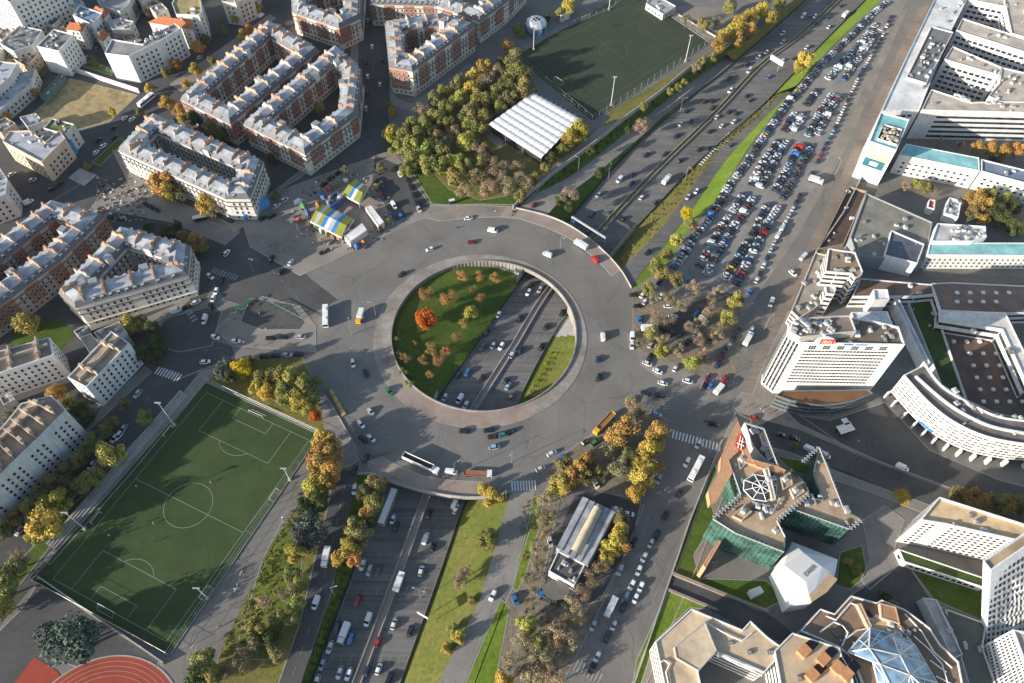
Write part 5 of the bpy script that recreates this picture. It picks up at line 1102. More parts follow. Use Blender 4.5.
def litter(name, label, n, fn, seed, smax=1.6):
    rnd = random.Random(seed); b = MB(); ms = [M['white'], M['bark'], M['conc'], M['red'], M['blue'], M['dark'], M['tanpave']]
    for i in range(n): x, y = fn(rnd); p = W(x, y, .1); h_ = rnd.uniform(.15, .8); b.box((p.x, p.y, .1+h_/2), (rnd.uniform(.3, smax), rnd.uniform(.3, smax), h_), rnd.uniform(0, 3), rnd.choices(range(7), [1.5, 4, 5, .15, .15, 3, 6])[0])
    tag(b.build(name, ms), label, 'rubble', None, 'stuff')
litter('rubble', 'building rubble, barriers and small heaps on the worn plaza at left', 170, lambda r: (r.uniform(96, 146), r.uniform(178, 222)), 1)
litter('rubble', 'scattered small things on the ground around the fair yard', 200, lambda r: (lambda t, d: (345+42*cos(t)*d, 212+32*sin(t)*d))(r.uniform(0, 6.3), r.uniform(.75, 1.25)), 2, 1.3)
litter('rubble', 'cluttered yard things around the houses at upper left', 230, lambda r: (r.uniform(0, 135), r.uniform(20, 70)), 3, 2.2)
# ---------------------------------------------------------------- trees
def crown_mesh(seed, kind):
    rnd = random.Random(seed); b = MB()
    nb = 17 if kind != 'cedar' else 20; blobs = []
    for i in range(nb):
        while True:
            p = Vector((rnd.uniform(-1, 1), rnd.uniform(-1, 1), rnd.uniform(-.8, 1)))
            if p.length < .95: break
        blobs.append((Vector((p.x*.66, p.y*.66, p.z*.72)), rnd.uniform(.22, .42)))
    N = {'full': 3800, 'bare': 1700, 'cedar': 3000, 'tall': 3000}[kind]; s0 = {'full': .056, 'bare': .034, 'cedar': .055, 'tall': .055}[kind]
    for i in range(N):
        c, r = rnd.choice(blobs); d = Vector((rnd.gauss(0, 1), rnd.gauss(0, 1), rnd.gauss(0, 1))).normalized(); p = c+d*r*rnd.uniform(.55, 1.08)
        if kind == 'tall': p.z *= 1.5
        if kind == 'cedar': p.z *= .7; p.x *= 1.15
        n = (d+Vector((rnd.gauss(0, .5), rnd.gauss(0, .5), rnd.gauss(0, .5)+.3))).normalized(); u = n.orthogonal().normalized(); w = n.cross(u); a = rnd.uniform(0, 6.28); u, w = u*cos(a)+w*sin(a), w*cos(a)-u*sin(a); s = s0*rnd.uniform(.6, 1.5)
        b.quad([p-u*s, p+w*s*.7, p+u*s, p-w*s*.7])
    if kind == 'bare':
        for i in range(60):
            c, r = rnd.choice(blobs); b.bar((0, 0, -.7), c*.6, .02, 1, 3, .012); d = Vector((rnd.gauss(0, 1), rnd.gauss(0, 1), abs(rnd.gauss(0, 1)))).normalized(); b.bar(c*.6, c+d*r, .013, 1, 3, .004)
    return b.mesh('crown', [M['leaf'], M['bark']])
def trunk_mesh(seed):
    rnd = random.Random(seed); b = MB(); b.bar((0, 0, 0), (.02, .01, .5), .045, 0, 6, .03); b.bar((.02, .01, .5), (0, .03, .95), .03, 0, 5, .012)
    for i in range(6): a = rnd.uniform(0, 6.3); z = rnd.uniform(.35, .7); b.bar((0, 0, z), (cos(a)*.24, sin(a)*.24, z+.25), .02, 0, 4, .006)
    return b.mesh('trunk', M['bark'])
CR = {k: [crown_mesh(10*i+s, k) for s in range(n)] for i, (k, n) in enumerate((('full', 5), ('bare', 4), ('cedar', 2), ('tall', 1)))}; TR = [trunk_mesh(i) for i in range(3)]
TC = {'y': ('golden yellow', (.38,.29,.06), 'full'), 'o': ('orange', (.38,.22,.065), 'full'), 'r': ('bright red-orange', (.42,.1,.012), 'full'), 'g': ('olive green', (.215,.21,.06), 'full'), 'd': ('dark green', (.07,.085,.03), 'full'),
      'b': ('thin brown', (.29,.235,.14), 'bare'), 'p': ('thin pinkish brown', (.31,.235,.16), 'bare'), 'c': ('blue-grey', (.085,.105,.09), 'cedar'), 'l': ('lime yellow-green', (.31,.29,.07), 'full'), 'u': ('russet', (.36,.2,.075), 'bare'), 't': ('tall yellow', (.42,.28,.01), 'tall'), 'k': ('dark olive-brown', (.2,.18,.07), 'full')}
ORD = ['first','second','third','fourth','fifth','sixth','seventh','eighth','ninth','tenth','eleventh','twelfth','thirteenth','fourteenth','fifteenth','sixteenth','seventeenth','eighteenth','nineteenth','twentieth']
def ordn(i):
    if i < 20: return ORD[i]
    n = i+1; return '%d%s' % (n, 'th' if 10 <= n % 100 <= 20 else {1:'st',2:'nd',3:'rd'}.get(n % 10, 'th'))
rt = random.Random(11)
def grove(where, group, L, zb=0):
    cnt = {}
    for x, y, r, c in sorted(L, key=lambda t: -t[1]):
        nm, col, kind = TC[c]; i = cnt.get(c, 0); cnt[c] = i+1; tot = sum(1 for t in L if t[3] == c)
        H = r*2.1+ (1.5 if r > 2 else .4); hc = H*.58+zb; z0 = zb(x, y) if callable(zb) else zb
        g = W(x, y, z0+H*.62); yg = r < 2.7; kn = 'young tree' if yg else 'tree'; root = empty('young_tree' if yg else 'tree' if c != 'c' else 'cedar_tree', (g.x, g.y, z0), rt.uniform(0, 6.28))
        tag(root, ('%s tree %s' % (nm, where)) if tot == 1 else '%s %s tree from the bottom %s' % (ordn(i), nm, where), kn, ('young ' if yg else '')+group)
        cr = bpy.data.objects.new('crown', rt.choice(CR[kind])); link(cr, root); cr.location = (0, 0, H*.66); s = r*(1.75 if 'wooded' in group else 1.5); cr.scale = (s*rt.uniform(.9, 1.1), s*rt.uniform(.9, 1.1), s*rt.uniform(.85, 1.05)*(1.0)); k = rt.uniform(.8, 1.25); cr.color = (col[0]*k*rt.uniform(.88, 1.12), col[1]*k*rt.uniform(.92, 1.08), col[2]*k, 1)
        tk = bpy.data.objects.new('trunk', rt.choice(TR)); link(tk, root); tk.scale = (H*.8, H*.8, H*.95)
G = grove
G('on the round park lawn', 'trees on the round park lawn', [(426,317.6,4.6,'r'),(426,293,3.4,'u'),(448,298,3.6,'u'),(462,276,2.6,'u'),(479,276,2.2,'u'),(495,278,2.6,'u'),(473,289,1.6,'u'),(481,299,2.6,'u'),(471,311,3.1,'y'),(464,323,2.3,'u'),(457,337,2.6,'u'),(432,349,3,'u'),(446,351,2.6,'u'),(438.6,360,2.6,'u'),(423,360,2.2,'u'),(405.5,358,2.3,'u'),(430,375,1.8,'u'),(415,343,1.2,'u'),(397,341,1.6,'g'),(399,356,1.8,'g'),(409,385,2,'g'),(404,373,2,'g')], -3.8)
G('above the green football pitch', 'trees above the green football pitch', [(242,368,3.6,'t'),(253,362,2.4,'k'),(262,380,4,'g'),(276,376,4,'g'),(290,380,4.5,'g'),(303,386,4.6,'g'),(268,392,3.6,'y'),(284,394,4.4,'g'),(298,400,4.4,'y'),(312,396,3.6,'k'),(310,408,3,'g'),(224,368,4.2,'c'),(229,378,3,'d'),(256,388,3,'y'),(316,384,3,'k')])
G('right of the green football pitch', 'trees right of the green football pitch', [(322,437,4,'y'),(332,444,4,'o'),(318,452,4.4,'o'),(330,456,4.4,'o'),(318,467,4.6,'o'),(330,470,4.2,'o'),(321,480,4,'y'),(314,486,3.4,'y'),(328,484,3,'o'),(318,502,3.8,'d'),(306,506,3.6,'d'),(310,520,4,'c'),(300,532,4,'c'),(316,534,3.4,'c'),(296,553,3.4,'y'),(306,546,2.4,'c'),(292,574,2.6,'g'),(301,581,2.4,'g'),(286,592,3,'b'),(264,602,3,'p'),(297,604,3,'g'),(278,618,3,'g'),(256,632,3.8,'g'),(268,640,3.6,'d'),(248,648,3.6,'b'),(292,620,2.6,'k'),(276,652,3,'k'),(316,416,2.4,'r'),(205,664,4.4,'g'),(196,676,4.4,'d'),(212,676,3.6,'g'),(240,664,3.2,'b'),(225,672,3,'b')])
G('left of the lower motorway', 'trees left of the lower motorway', [(376,484,3.4,'k'),(366,492,3.4,'d'),(376,500,3.6,'g'),(368,512,3,'o'),(356,528,3.8,'k'),(361,538,3.6,'k'),(350,548,3.6,'y'),(342,556,3.4,'y'),(354,560,2.8,'o'),(372,522,2.4,'d')], 0)
G('on the bank right of the lower motorway', 'trees on the bank right of the lower motorway', [(492,497,3.4,'y'),(483,490,2.2,'y'),(486,538,3.3,'g'),(459,582,2.8,'b'),(464,574,2.6,'p'),(472,600,1.6,'k'),(458,636,2.4,'y'),(446,648,2,'y'),(452,628,1.8,'g')], -2)
G('around the bus station hall', 'trees around the bus station hall', [(546,500,3,'b'),(540,517,3,'b'),(550,517,2.6,'b'),(545,534,2.6,'b'),(536,548,2.6,'b'),(537,566,2.6,'b'),(528,580,2.4,'b'),(621,520,3,'k'),(619,533,3.6,'y'),(612,545,3.6,'y'),(622,545,3,'o'),(606,556,3,'y'),(601,568,3.2,'b'),(590,580,3.2,'b'),(582,594,3.4,'b'),(572,604,3.2,'b'),(580,618,3,'b'),(567,622,3,'b'),(556,632,3.8,'b'),(570,642,3.4,'b'),(555,650,3.6,'b'),(541,658,3.6,'b'),(526,625,3.2,'l'),(522,640,3.2,'b'),(548,672,3.4,'b'),(530,676,3.4,'b'),(511,662,3,'b'),(504,680,3,'y'),(560,680,3,'b'),(538,640,2.6,'g')])
G('on the island below the roundabout', 'trees on the island below the roundabout', [(558,484,4,'y'),(570,478,4,'o'),(580,470,4,'o'),(588,462,3.6,'o'),(566,466,3.6,'k'),(584,478,3.4,'k'),(609,452,3.4,'b'),(617,438,4,'o'),(627,428,4.4,'o'),(638,414,4.2,'b'),(632,404,3,'b'),(659,432,4.4,'o'),(650,452,4.6,'y'),(645,465,4.2,'y'),(643,480,4,'y'),(636,492,3.4,'y'),(620,466,4,'b'),(630,456,3.4,'k'),(612,470,3,'b'),(655,466,3,'o'),(598,474,3,'k')])
G('between roundabout and car park rows', 'trees at the near end of the car park', [(686,214,2.6,'t'),(692,224,2.8,'k'),(677,240,2.8,'l'),(668,254,2.8,'k'),(655,266,3.8,'g'),(662,274,3.2,'g'),(676,279,3.6,'k'),(695,288,3.6,'p'),(647,288,3,'g'),(654,298,3,'p'),(669,298,3.4,'p'),(680,306,3,'p'),(717,292,2.8,'p'),(711,300,2.4,'p'),(735,300,3.9,'l'),(728,317,3.8,'l'),(655,318,3.6,'b'),(652,332,3.2,'g'),(663,340,3,'p'),(690,328,3,'p'),(709,312,3,'p'),(699,340,3,'p'),(716,336,3,'b'),(661,352,3.2,'l'),(692,361,3.2,'l'),(678,350,3,'p'),(706,354,2.6,'p'),(722,326,2.4,'b'),(668,322,3,'p'),(700,322,3,'p'),(640,342,2.2,'b')])
G('in the wooded park at top centre', 'trees in the wooded park', [(392,136,3.8,'y'),(397,148,3.4,'g'),(404,136,4,'g'),(410,148,4.4,'g'),(418,136,4,'g'),(424,150,4.4,'g'),(412,162,3.8,'g'),(428,164,4,'g'),(440,150,4,'g'),(444,166,4,'g'),(456,178,4,'g'),(465,190,4,'b'),(476,176,4,'b'),(488,188,4,'b'),(498,176,4,'p'),(508,186,3.8,'b'),(520,178,3.4,'p'),(528,186,3,'b'),(455,162,3.8,'l'),(466,141,4.2,'l'),(478,152,3.8,'p'),(490,162,3.6,'b'),(454,132,3.4,'p'),(470,126,3.4,'g'),(422,112,3.8,'b'),(424,124,3.4,'g'),(436,118,4.2,'g'),(446,108,4.2,'g'),(434,100,3.6,'k'),(444,92,3.4,'g'),(458,98,4,'l'),(458,84,3.6,'k'),(470,90,4,'y'),(474,76,4,'y'),(484,68,3.6,'o'),(486,82,4.2,'b'),(496,74,4,'b'),(480,100,4.4,'g'),(494,96,4.4,'k'),(470,112,4,'k'),(506,84,4,'k'),(510,100,3.8,'k'),(500,108,3.4,'g'),(486,116,3.4,'g'),(508,46,3,'o'),(516,60,5,'k'),(519,30,3,'g'),(521,74,5.2,'k'),(522,88,5,'k'),(514,74,4.6,'g'),(576,131,4.6,'y'),(570,140,3.6,'y'),(569,6,4,'y'),(560,14,2.4,'g'),(547,18,2,'d'),(438,138,3.4,'k'),(412,124,3.2,'g'),(500,64,3,'d'),(458,168,3,'g'),(468,165,3,'k'),(480,164,3,'g'),(492,174,3,'b'),(504,166,3,'b'),(516,168,3,'b'),(486,150,3,'k'),(474,138,3,'g'),(448,122,3,'g'),(432,132,3,'g'),(520,196,2.6,'k'),(534,178,2.6,'k'),(545,168,2.4,'g'),(462,116,3,'k'),(484,128,2.6,'g'),(446,142,3,'b'),(406,170,2.8,'g'),(552,158,2.2,'d'),(562,150,2.4,'g')])
G('along the upper motorway', 'trees along the upper motorway', [(642,126,3.8,'p'),(569,194,4.4,'p'),(644,106,2.4,'k'),(670,92,2,'g'),(678,88,2.2,'g'),(684,83,2.2,'g'),(696,68,2.6,'p'),(703,60,2.4,'k'),(712,58,2.4,'g'),(720,44,4.6,'o'),(728,34,4.8,'y'),(738,40,4.2,'o'),(740,24,4.8,'y'),(752,30,4,'o'),(752,16,4.8,'y'),(764,10,4.6,'y'),(771,18,4,'y'),(780,2,4,'g'),(686,20,4,'p'),(704,24,4,'k'),(716,22,3.4,'b'),(804,60,5,'y'),(798,68,3,'y'),(590,150,2.2,'d'),(600,172,2.6,'d'),(570,206,2.6,'d'),(560,200,2.4,'d'),(628,130,2,'d'),(730,6,4,'k')])
G('beside the left avenue', 'street trees on the left', [(162,186,6.4,'o'),(170,192,4.6,'y'),(178,197,3.6,'b'),(204,205,4.4,'y'),(214,212,3.4,'b'),(167,232,3.4,'d'),(186,238,3.6,'k'),(196,244,4,'o'),(186,250,3.4,'k'),(196,118,4.2,'d'),(210,126,3.6,'o'),(222,134,3.8,'k'),(168,103,3.8,'y'),(178,110,3.4,'o'),(182,118,2.6,'y'),(149,88,2.4,'y'),(196,70,3.2,'y'),(175,64,3,'o'),(166,72,2.6,'k'),(200,47,3.6,'o'),(206,40,2.8,'k'),(243,10,3.4,'y'),(235,18,2.6,'y'),(242,36,3,'y'),(248,30,2.8,'o'),(112,112,2.2,'y'),(212,60,2.4,'k'),(186,84,2.6,'o'),(224,30,2.6,'k'),(258,8,2.8,'y'),(158,120,2.2,'k'),(140,112,2,'k'),(356,128,2,'o'),(392,112,2.4,'o'),(388,104,2.2,'k'),(276,196,2.2,'k'),(204,246,3,'k'),(176,226,2.4,'d'),(150,226,2.4,'d'),(88,166,1.8,'k'),(345,170,2.4,'b'),(380,168,2.4,'k')])
G('near the lower left apartment slabs', 'trees near the lower left slabs', [(29,322,5,'l'),(132,325,4,'l'),(142,322,3,'g'),(153,330,3.8,'d'),(156,344,4,'d'),(146,352,4,'d'),(154,356,3.4,'d'),(57,393,3.6,'o'),(68,402,3.4,'k'),(79,409,3.6,'d'),(86,416,3,'d'),(110,454,5,'l'),(144,418,3.2,'g'),(94,476,3.6,'g'),(84,482,3.6,'g'),(74,488,3.4,'d'),(55,508,5,'y'),(46,524,5.6,'y'),(62,498,3.6,'l'),(36,536,3,'g'),(20,560,4,'b'),(10,572,4,'g'),(6,588,4.4,'g'),(0,606,4,'l'),(96,440,3.2,'k'),(88,450,3.2,'k'),(78,460,3.2,'k'),(66,470,3.2,'k'),(52,482,3.2,'k'),(40,494,3.2,'k'),(28,508,3.2,'k'),(14,520,3.2,'k'),(2,532,3.2,'k'),(106,430,3,'k'),(112,422,2.6,'k'),(12,420,3.4,'d'),(8,434,3,'d'),(124,404,2.2,'k'),(72,640,7.6,'c'),(55,634,5,'c'),(86,634,4.6,'c'),(332,66,.1,'b')][:-1])
G('in courtyards and gardens at the upper left', 'garden trees at the upper left', [(133,10,3.4,'g'),(140,4,3.4,'d'),(150,12,4,'b'),(158,6,3.6,'b'),(160,14,3.4,'p'),(118,34,2,'k'),(34,92,2.4,'o'),(42,74,2,'g'),(8,116,2.4,'y'),(95,62,2,'g'),(320,108,3.2,'g'),(272,158,2.6,'d'),(278,152,2.4,'k'),(322,6,2.6,'k')])
G('in the office gardens at right', 'trees among the offices at right', [(917,184,2.8,'g'),(926,188,3,'g'),(906,186,2.4,'b'),(934,192,2.4,'b'),(974,196,4,'o'),(982,205,4.2,'o'),(992,196,3.8,'g'),(996,212,4.6,'d'),(1006,222,4.4,'d'),(1014,208,4.2,'d'),(982,220,3.2,'y'),(1016,228,4,'d'),(1004,200,3.6,'g'),(972,212,3,'k'),(976,146,3,'o'),(990,148,3.4,'o'),(1004,150,3.4,'o'),(1018,150,3.4,'o'),(960,144,2.4,'b'),(940,142,2.2,'p'),(994,162,3.2,'d'),(904,496,3,'y'),(960,496,3.6,'k'),(970,498,3.8,'o'),(982,499,4,'o'),(994,502,4,'k'),(1006,504,4,'o'),(1018,506,4,'k'),(795,445,1.4,'g'),(816,466,1.6,'k'),(856,570,2,'g'),(884,596,2,'d'),(848,562,1.6,'y'),(892,604,1.8,'k'),(775,455,1.4,'p')])
def scatter(name, label, n, fn, size, col, seed, group=None):
    rnd = random.Random(seed); b = MB()
    for i in range(n):
        p, r = fn(rnd)
        for k in range(26):
            d = Vector((rnd.gauss(0, 1), rnd.gauss(0, 1), abs(rnd.gauss(0, .8)))).normalized(); q = p+d*r*rnd.uniform(.3, 1); u = Vector((rnd.gauss(0, 1), rnd.gauss(0, 1), rnd.gauss(0, 1))).normalized(); w = u.orthogonal().normalized(); s = size*rnd.uniform(.6, 1.4); b.quad([q-u*s, q+w*s, q+u*s, q-w*s])
    o = b.build(name, M['leaf'], None, col); tag(o, label, 'undergrowth', None, 'stuff')
def along(A, B, lo, hi):
    def f(rnd):
        i = rnd.randrange(len(A)-1); t = rnd.uniform(lo, hi); return A[i].lerp(B[min(i, len(B)-1)], t), rnd.uniform(.5, 1.3)
    return f
gh = resample([hr[i] for i in ib], 40); scatter('undergrowth', 'yellowish shrubs on the wedge between motorway and slip road', 170, along(gh, resample(S2Lr, 40), .1, .85), .22, (.2,.17,.03), 3)
scatter('undergrowth', 'dark green shrubs on the bank below the barrier wall of the upper motorway', 210, along(LTr, S1Lr, .1, .85), .25, (.06,.08,.02), 4)
scatter('undergrowth', 'dark shrubs between left slip road and lower motorway', 190, along(byY(LRw, [YS[i] for i in i0]), [hl[i] for i in i0], .05, .8), .2, (.07,.09,.015), 5)
scatter('undergrowth', 'green creepers hanging over the left rim of the park lawn', 90, lambda r: ((lambda t: Vector((RC.x+(RI-1.2)*cos(t), RC.y+(RI-1.2)*sin(t), -1.5)))(r.uniform(2.6, 4.2)), r.uniform(.5, 1.2)), .2, (.13,.17,.02), 6)
scatter('undergrowth', 'brown leafless shrubs on the earth verge above the station hall', 200, lambda r: (W(r.uniform(520, 560), r.uniform(500, 690), .1), r.uniform(.4, 1.1)), .16, (.2,.14,.06), 8)
scatter('undergrowth', 'shrubs along the verge beside the sports court', 230, lambda r: ((lambda t: W(322-t*90+r.uniform(-12, 16), 470+t*180, .2))(r.random()), r.uniform(.4, 1.3)), .18, (.17,.17,.025), 9)
gi = [hr[i] for i in range(len(YS)) if (hr[i]-RC).to_2d().length < RI-6]
scatter('undergrowth', 'yellow-green shrubs on the small wedge inside the roundabout', 120, lambda r: (lambda p: (p+Vector((r.uniform(3, 12), 0, .8)), r.uniform(.4, 1.1)))(r.choice(gi[:max(3, len(gi)*2//3)])), .18, (.2,.2,.02), 10)
# ---------------------------------------------------------------- vehicles
def car_meshes(L, Wd, H, hood, van=False):
    b = MB(); hw = Wd/2; zb = .32; belt = .86 if not van else 1.15
    sec = [(-L/2, .45, zb, belt*.88), (-L/2+.25, .92, zb-.05, belt), (-L/2+.9 if not van else -L/2+.4, 1, zb-.08, belt+.02), (L/2-hood, 1, zb-.08, belt), (L/2-.35, .94, zb-.05, belt*.82), (L/2, .55, zb, belt*.62)]
    rings = [[(x, -hw*w, z0), (x, -hw*w*1.0, (z0+z1)/2), (x, -hw*w*.93, z1), (x, hw*w*.93, z1), (x, hw*w, (z0+z1)/2), (x, hw*w, z0)] for x, w, z0, z1 in sec]
    for r0, r1 in zip(rings, rings[1:]):
        for i in range(6): j = (i+1) % 6; b.quad([r0[i], r1[i], r1[j], r0[j]])
    b.quad(rings[0]); b.quad(rings[-1][::-1])
    xb0, xb1 = (-L/2+.25, L/2-hood+.1); xt0, xt1 = (-L/2+.75 if not van else -L/2+.35, L/2-hood-.75 if not van else L/2-hood-.55); hb, htp = hw*.9, hw*(.72 if not van else .86)
    lo = [(xb0, -hb, belt), (xb1, -hb, belt), (xb1, hb, belt), (xb0, hb, belt)]; hi = [(xt0, -htp, H-.06), (xt1, -htp, H-.06), (xt1, htp, H-.06), (xt0, htp, H-.06)]
    b.quad([(xt0, -htp, H-.05), (xt1, -htp, H-.05), (xt1, 0, H), (xt0, 0, H)]); b.quad([(xt0, 0, H), (xt1, 0, H), (xt1, htp, H-.05), (xt0, htp, H-.05)])
    g = MB()
    if van: f = lambda i: b if i != 1 else g
    else: f = lambda i: g
    for i in range(4): j = (i+1) % 4; f(i).quad([lo[i], lo[j], hi[j], hi[i]])
    if van: g.quad([(L/2-hood-.9, -hb-.01, belt+.05), (L/2-hood-.1, -hb-.01, belt+.05), (L/2-hood-.5, -htp-.03, H-.25), (L/2-hood-.9, -htp-.03, H-.25)]); g.quad([(L/2-hood-.1, hb+.01, belt+.05), (L/2-hood-.9, hb+.01, belt+.05), (L/2-hood-.9, htp+.03, H-.25), (L/2-hood-.5, htp+.03, H-.25)])
    for x in (-L/2+.8, L/2-.85):
        for s in (-1, 1):
            n = 8; c = (x, s*(hw-.08), .32); P = [(x+.32*cos(2*pi*i/n), .32+.32*sin(2*pi*i/n)) for i in range(n)]
            b.quad([(px_, s*(hw+.02), pz) for px_, pz in (P if s < 0 else P[::-1])], 1)
            for i in range(n): j = (i+1) % n; b.quad([(P[i][0], s*(hw+.02), P[i][1]), (P[j][0], s*(hw+.02), P[j][1]), (P[j][0], s*(hw-.22), P[j][1]), (P[i][0], s*(hw-.22), P[i][1])], 1)
    return b, g
def lorry(L, Wd, H, cab=1.9, open_=False, bm=2, load=1):
    b, g = MB(), MB(); x1 = L/2; c0 = x1-cab
    b.box((x1-cab/2, 0, 1.55), (cab, Wd*.94, 2.3)); b.box((0, 0, .75), (L-.2, Wd*.4, .3), 0, 1); g.quad([(x1+.02, -Wd*.4, 1.6), (x1+.02, Wd*.4, 1.6), (x1-.02, Wd*.4, 2.5), (x1-.02, -Wd*.4, 2.5)])
    for s in (-1, 1): g.quad([(x1-.9, s*Wd*.475, 1.5), (x1-.1, s*Wd*.475, 1.5), (x1-.2, s*Wd*.475, 2.3), (x1-.9, s*Wd*.475, 2.3)])
    bl = L-cab-.25; cx = -L/2+bl/2
    if open_:
        b.box((cx, 0, 1.1), (bl, Wd, .2), 0, bm); b.box((cx, 0, (1.2+H*.8)/2), (bl-.4, Wd-.3, max(.1, H*.8-1.2)), 0, load)
        for s in (-1, 1): b.box((cx, s*(Wd/2-.06), (1.1+H)/2), (bl, .12, H-1.1), 0, bm); b.box((cx+s*(bl/2-.06), 0, (1.1+H)/2), (.12, Wd-.3, H-1.15), 0, bm)
    else: b.box((cx, 0, (1.0+H)/2), (bl, Wd, H-1.0), 0, 2)
    for x in (-L/2+1, -L/2+2.2, x1-1.1):
        for s in (-1, 1): b.box((x, s*(Wd/2-.2), .45), (.9, .3, .9), 0, 1)
    return b, g
def bus(L, Wd=2.5, H=3.1):
    b, g = MB(), MB(); b.box((0, 0, H/2+.2), (L, Wd, H-.4)); 
    for s in (-1, 1): g.quad([(-L/2+.4, s*(Wd/2+.02), 1.5), (L/2-.3, s*(Wd/2+.02), 1.5), (L/2-.3, s*(Wd/2+.02), 2.5), (-L/2+.4, s*(Wd/2+.02), 2.5)])
    g.quad([(L/2+.02, -Wd*.45, 1.2), (L/2+.02, Wd*.45, 1.2), (L/2+.02, Wd*.45, 2.7), (L/2+.02, -Wd*.45, 2.7)])
    b.box((-L*.25, 0, H+.1), (2, 1.4, .25)); b.box((L*.2, 0, H+.1), (1.4, 1.2, .2))
    for x in (-L/2+2, L/2-2.2):
        for s in (-1, 1): b.box((x, s*(Wd/2-.2), .45), (.95, .32, .9), 0, 1)
    return b, g
M['load'] = objmat('load_body', .6, .1)
M['rust'] = flat('rusty_load', (.28,.13,.07), .8)
def mk(bg, m3='paint'): return bg[0].mesh('vehicle_body', [M['paint'], M['tyre'], M['boxw'], M['rust']]), bg[1].mesh('glass', M['cglass']), bg
M['boxw'] = flat('white_box_body', (.72,.72,.7), .5)
VT = {'car': mk(car_meshes(4.35, 1.82, 1.45, 1.15)), 'hatch': mk(car_meshes(3.95, 1.75, 1.5, .95)), 'suv': mk(car_meshes(4.6, 1.9, 1.68, 1.1)), 'van': mk(car_meshes(5.3, 2.0, 2.3, .95, True)), 'truck': mk(lorry(7.6, 2.4, 3.3)), 'tipper': mk(lorry(16.5, 2.5, 3.4, 2.3, True)), 'flat': mk(lorry(11.5, 2.4, 1.5, 2.0, True, 3, 3)), 'bus': mk(bus(12)), 'coach': mk(bus(15.5)), 'longtruck': mk(lorry(13, 2.5, 2.6, 2.2, True, 0, 3))}
def moto():
    b = MB(); b.bar((-.6, 0, .6), (.6, 0, .7), .18, 0, 6); b.bar((-.7, 0, .3), (-.7, .05, .3), .3, 1, 8); b.bar((-.75, -.05, .3), (-.75, .05, .3), .3, 1, 8); b.bar((.7, -.05, .3), (.7, .05, .3), .3, 1, 8); b.bar((.55, -.3, 1.05), (.55, .3, 1.05), .04, 1, 4); b.bar((.6, 0, .7), (.55, 0, 1.05), .05, 1, 4); b.bar((.6, 0, .7), (.7, 0, .3), .05, 1, 4); b.bar((-.3, 0, .85), (.1, 0, .82), .14, 1, 5)
    return b
VT['moto'] = (moto().mesh('motorbike_body', [M['paint'], M['tyre']]), None, None)
CC = {'w': ('white', (.78,.78,.77)), 'k': ('black', (.02,.02,.022)), 's': ('silver', (.5,.52,.54)), 'g': ('dark grey', (.1,.105,.11)), 'n': ('navy blue', (.02,.035,.09)), 'b': ('blue', (.04,.16,.45)), 'r': ('red', (.36,.025,.02)), 'd': ('dark red', (.18,.015,.015)), 't': ('teal', (.03,.2,.2)), 'y': ('yellow', (.7,.42,.03)), 'o': ('orange', (.6,.22,.04)), 'c': ('cream', (.65,.6,.45)), 'l': ('light blue', (.3,.45,.58)), 'G': ('pale green', (.3,.42,.25)), 'P': ('green', (.05,.22,.1))}
VN = {'car': 'car', 'hatch': 'car', 'suv': 'car', 'van': 'van', 'truck': 'lorry', 'tipper': 'articulated lorry', 'flat': 'flatbed lorry', 'bus': 'bus', 'coach': 'coach', 'moto': 'motorbike', 'longtruck': 'articulated lorry'}
rc_ = random.Random(5)
def place(kind, c, p, ang, label, group):
    me, gl, _ = VT[kind]; nm = VN[kind].replace(' ', '_'); o = bpy.data.objects.new(nm, me); link(o); o.location = p; o.rotation_euler = (0, 0, ang); col = CC[c][1]; k = rc_.uniform(.85, 1.15); o.color = (*[v*k for v in col], 1); tag(o, label, VN[kind], group)
    if kind in ('car', 'hatch', 'suv'): s = rc_.uniform(1.02, 1.12); o.scale = (s, s, s)
    if gl: g = bpy.data.objects.new('glass', gl); link(g, o)
    return o
NCAR = [0]
def traffic(where, group, L, head=None, z=0.1, flip=False, order='bottom'):
    """L: (x, y, colour[, kind[, (dx,dy)]]); head: px polyline for the direction"""
    cnt = {}; P = [W(x, y, z) for x, y in head] if head and head != 'ring' else None
    tot = {}
    for t in L: k = (t[2], VN[t[3] if len(t) > 3 and t[3] else 'car']); tot[k] = tot.get(k, 0)+1
    for t in sorted(L, key=lambda t: -t[1]):
        x, y, c = t[:3]; kind = t[3] if len(t) > 3 and t[3] else rc_.choice(('car', 'car', 'hatch', 'suv')); hgt = {'van': 1.1, 'truck': 1.6, 'bus': 1.6, 'coach': 1.6, 'tipper': 1.6}.get(kind, .7)
        g = W(x, y, z+hgt); g.z = z
        if len(t) > 4: a = W(x, y, z); b_ = W(x+t[4][0], y+t[4][1], z); d = b_-a
        elif head == 'ring' or P is None: v = g-RO_C; d = Vector((-v.y, v.x, 0))
        else:
            best = None
            for i in range(len(P)-1):
                a, b_ = P[i], P[i+1]; u = b_-a; s = max(0, min(1, (g-a).dot(u)/u.length_squared)); dd = (g-a-u*s).length
                if best is None or dd < best[0]: best = (dd, u)
            d = best[1]
        if flip: d = -d
        k = (c, VN[kind]); i = cnt.get(k, 0); cnt[k] = i+1; cn = CC[c][0]; vn = VN[kind]
        lab = '%s %s %s' % (cn, vn, where) if tot[k] == 1 else '%s %s %s from the bottom %s' % (ordn(i), cn, vn, where)
        place(kind, c, g, atan2(d.y, d.x)+rc_.uniform(-.03, .03), lab, group); NCAR[0] += 1
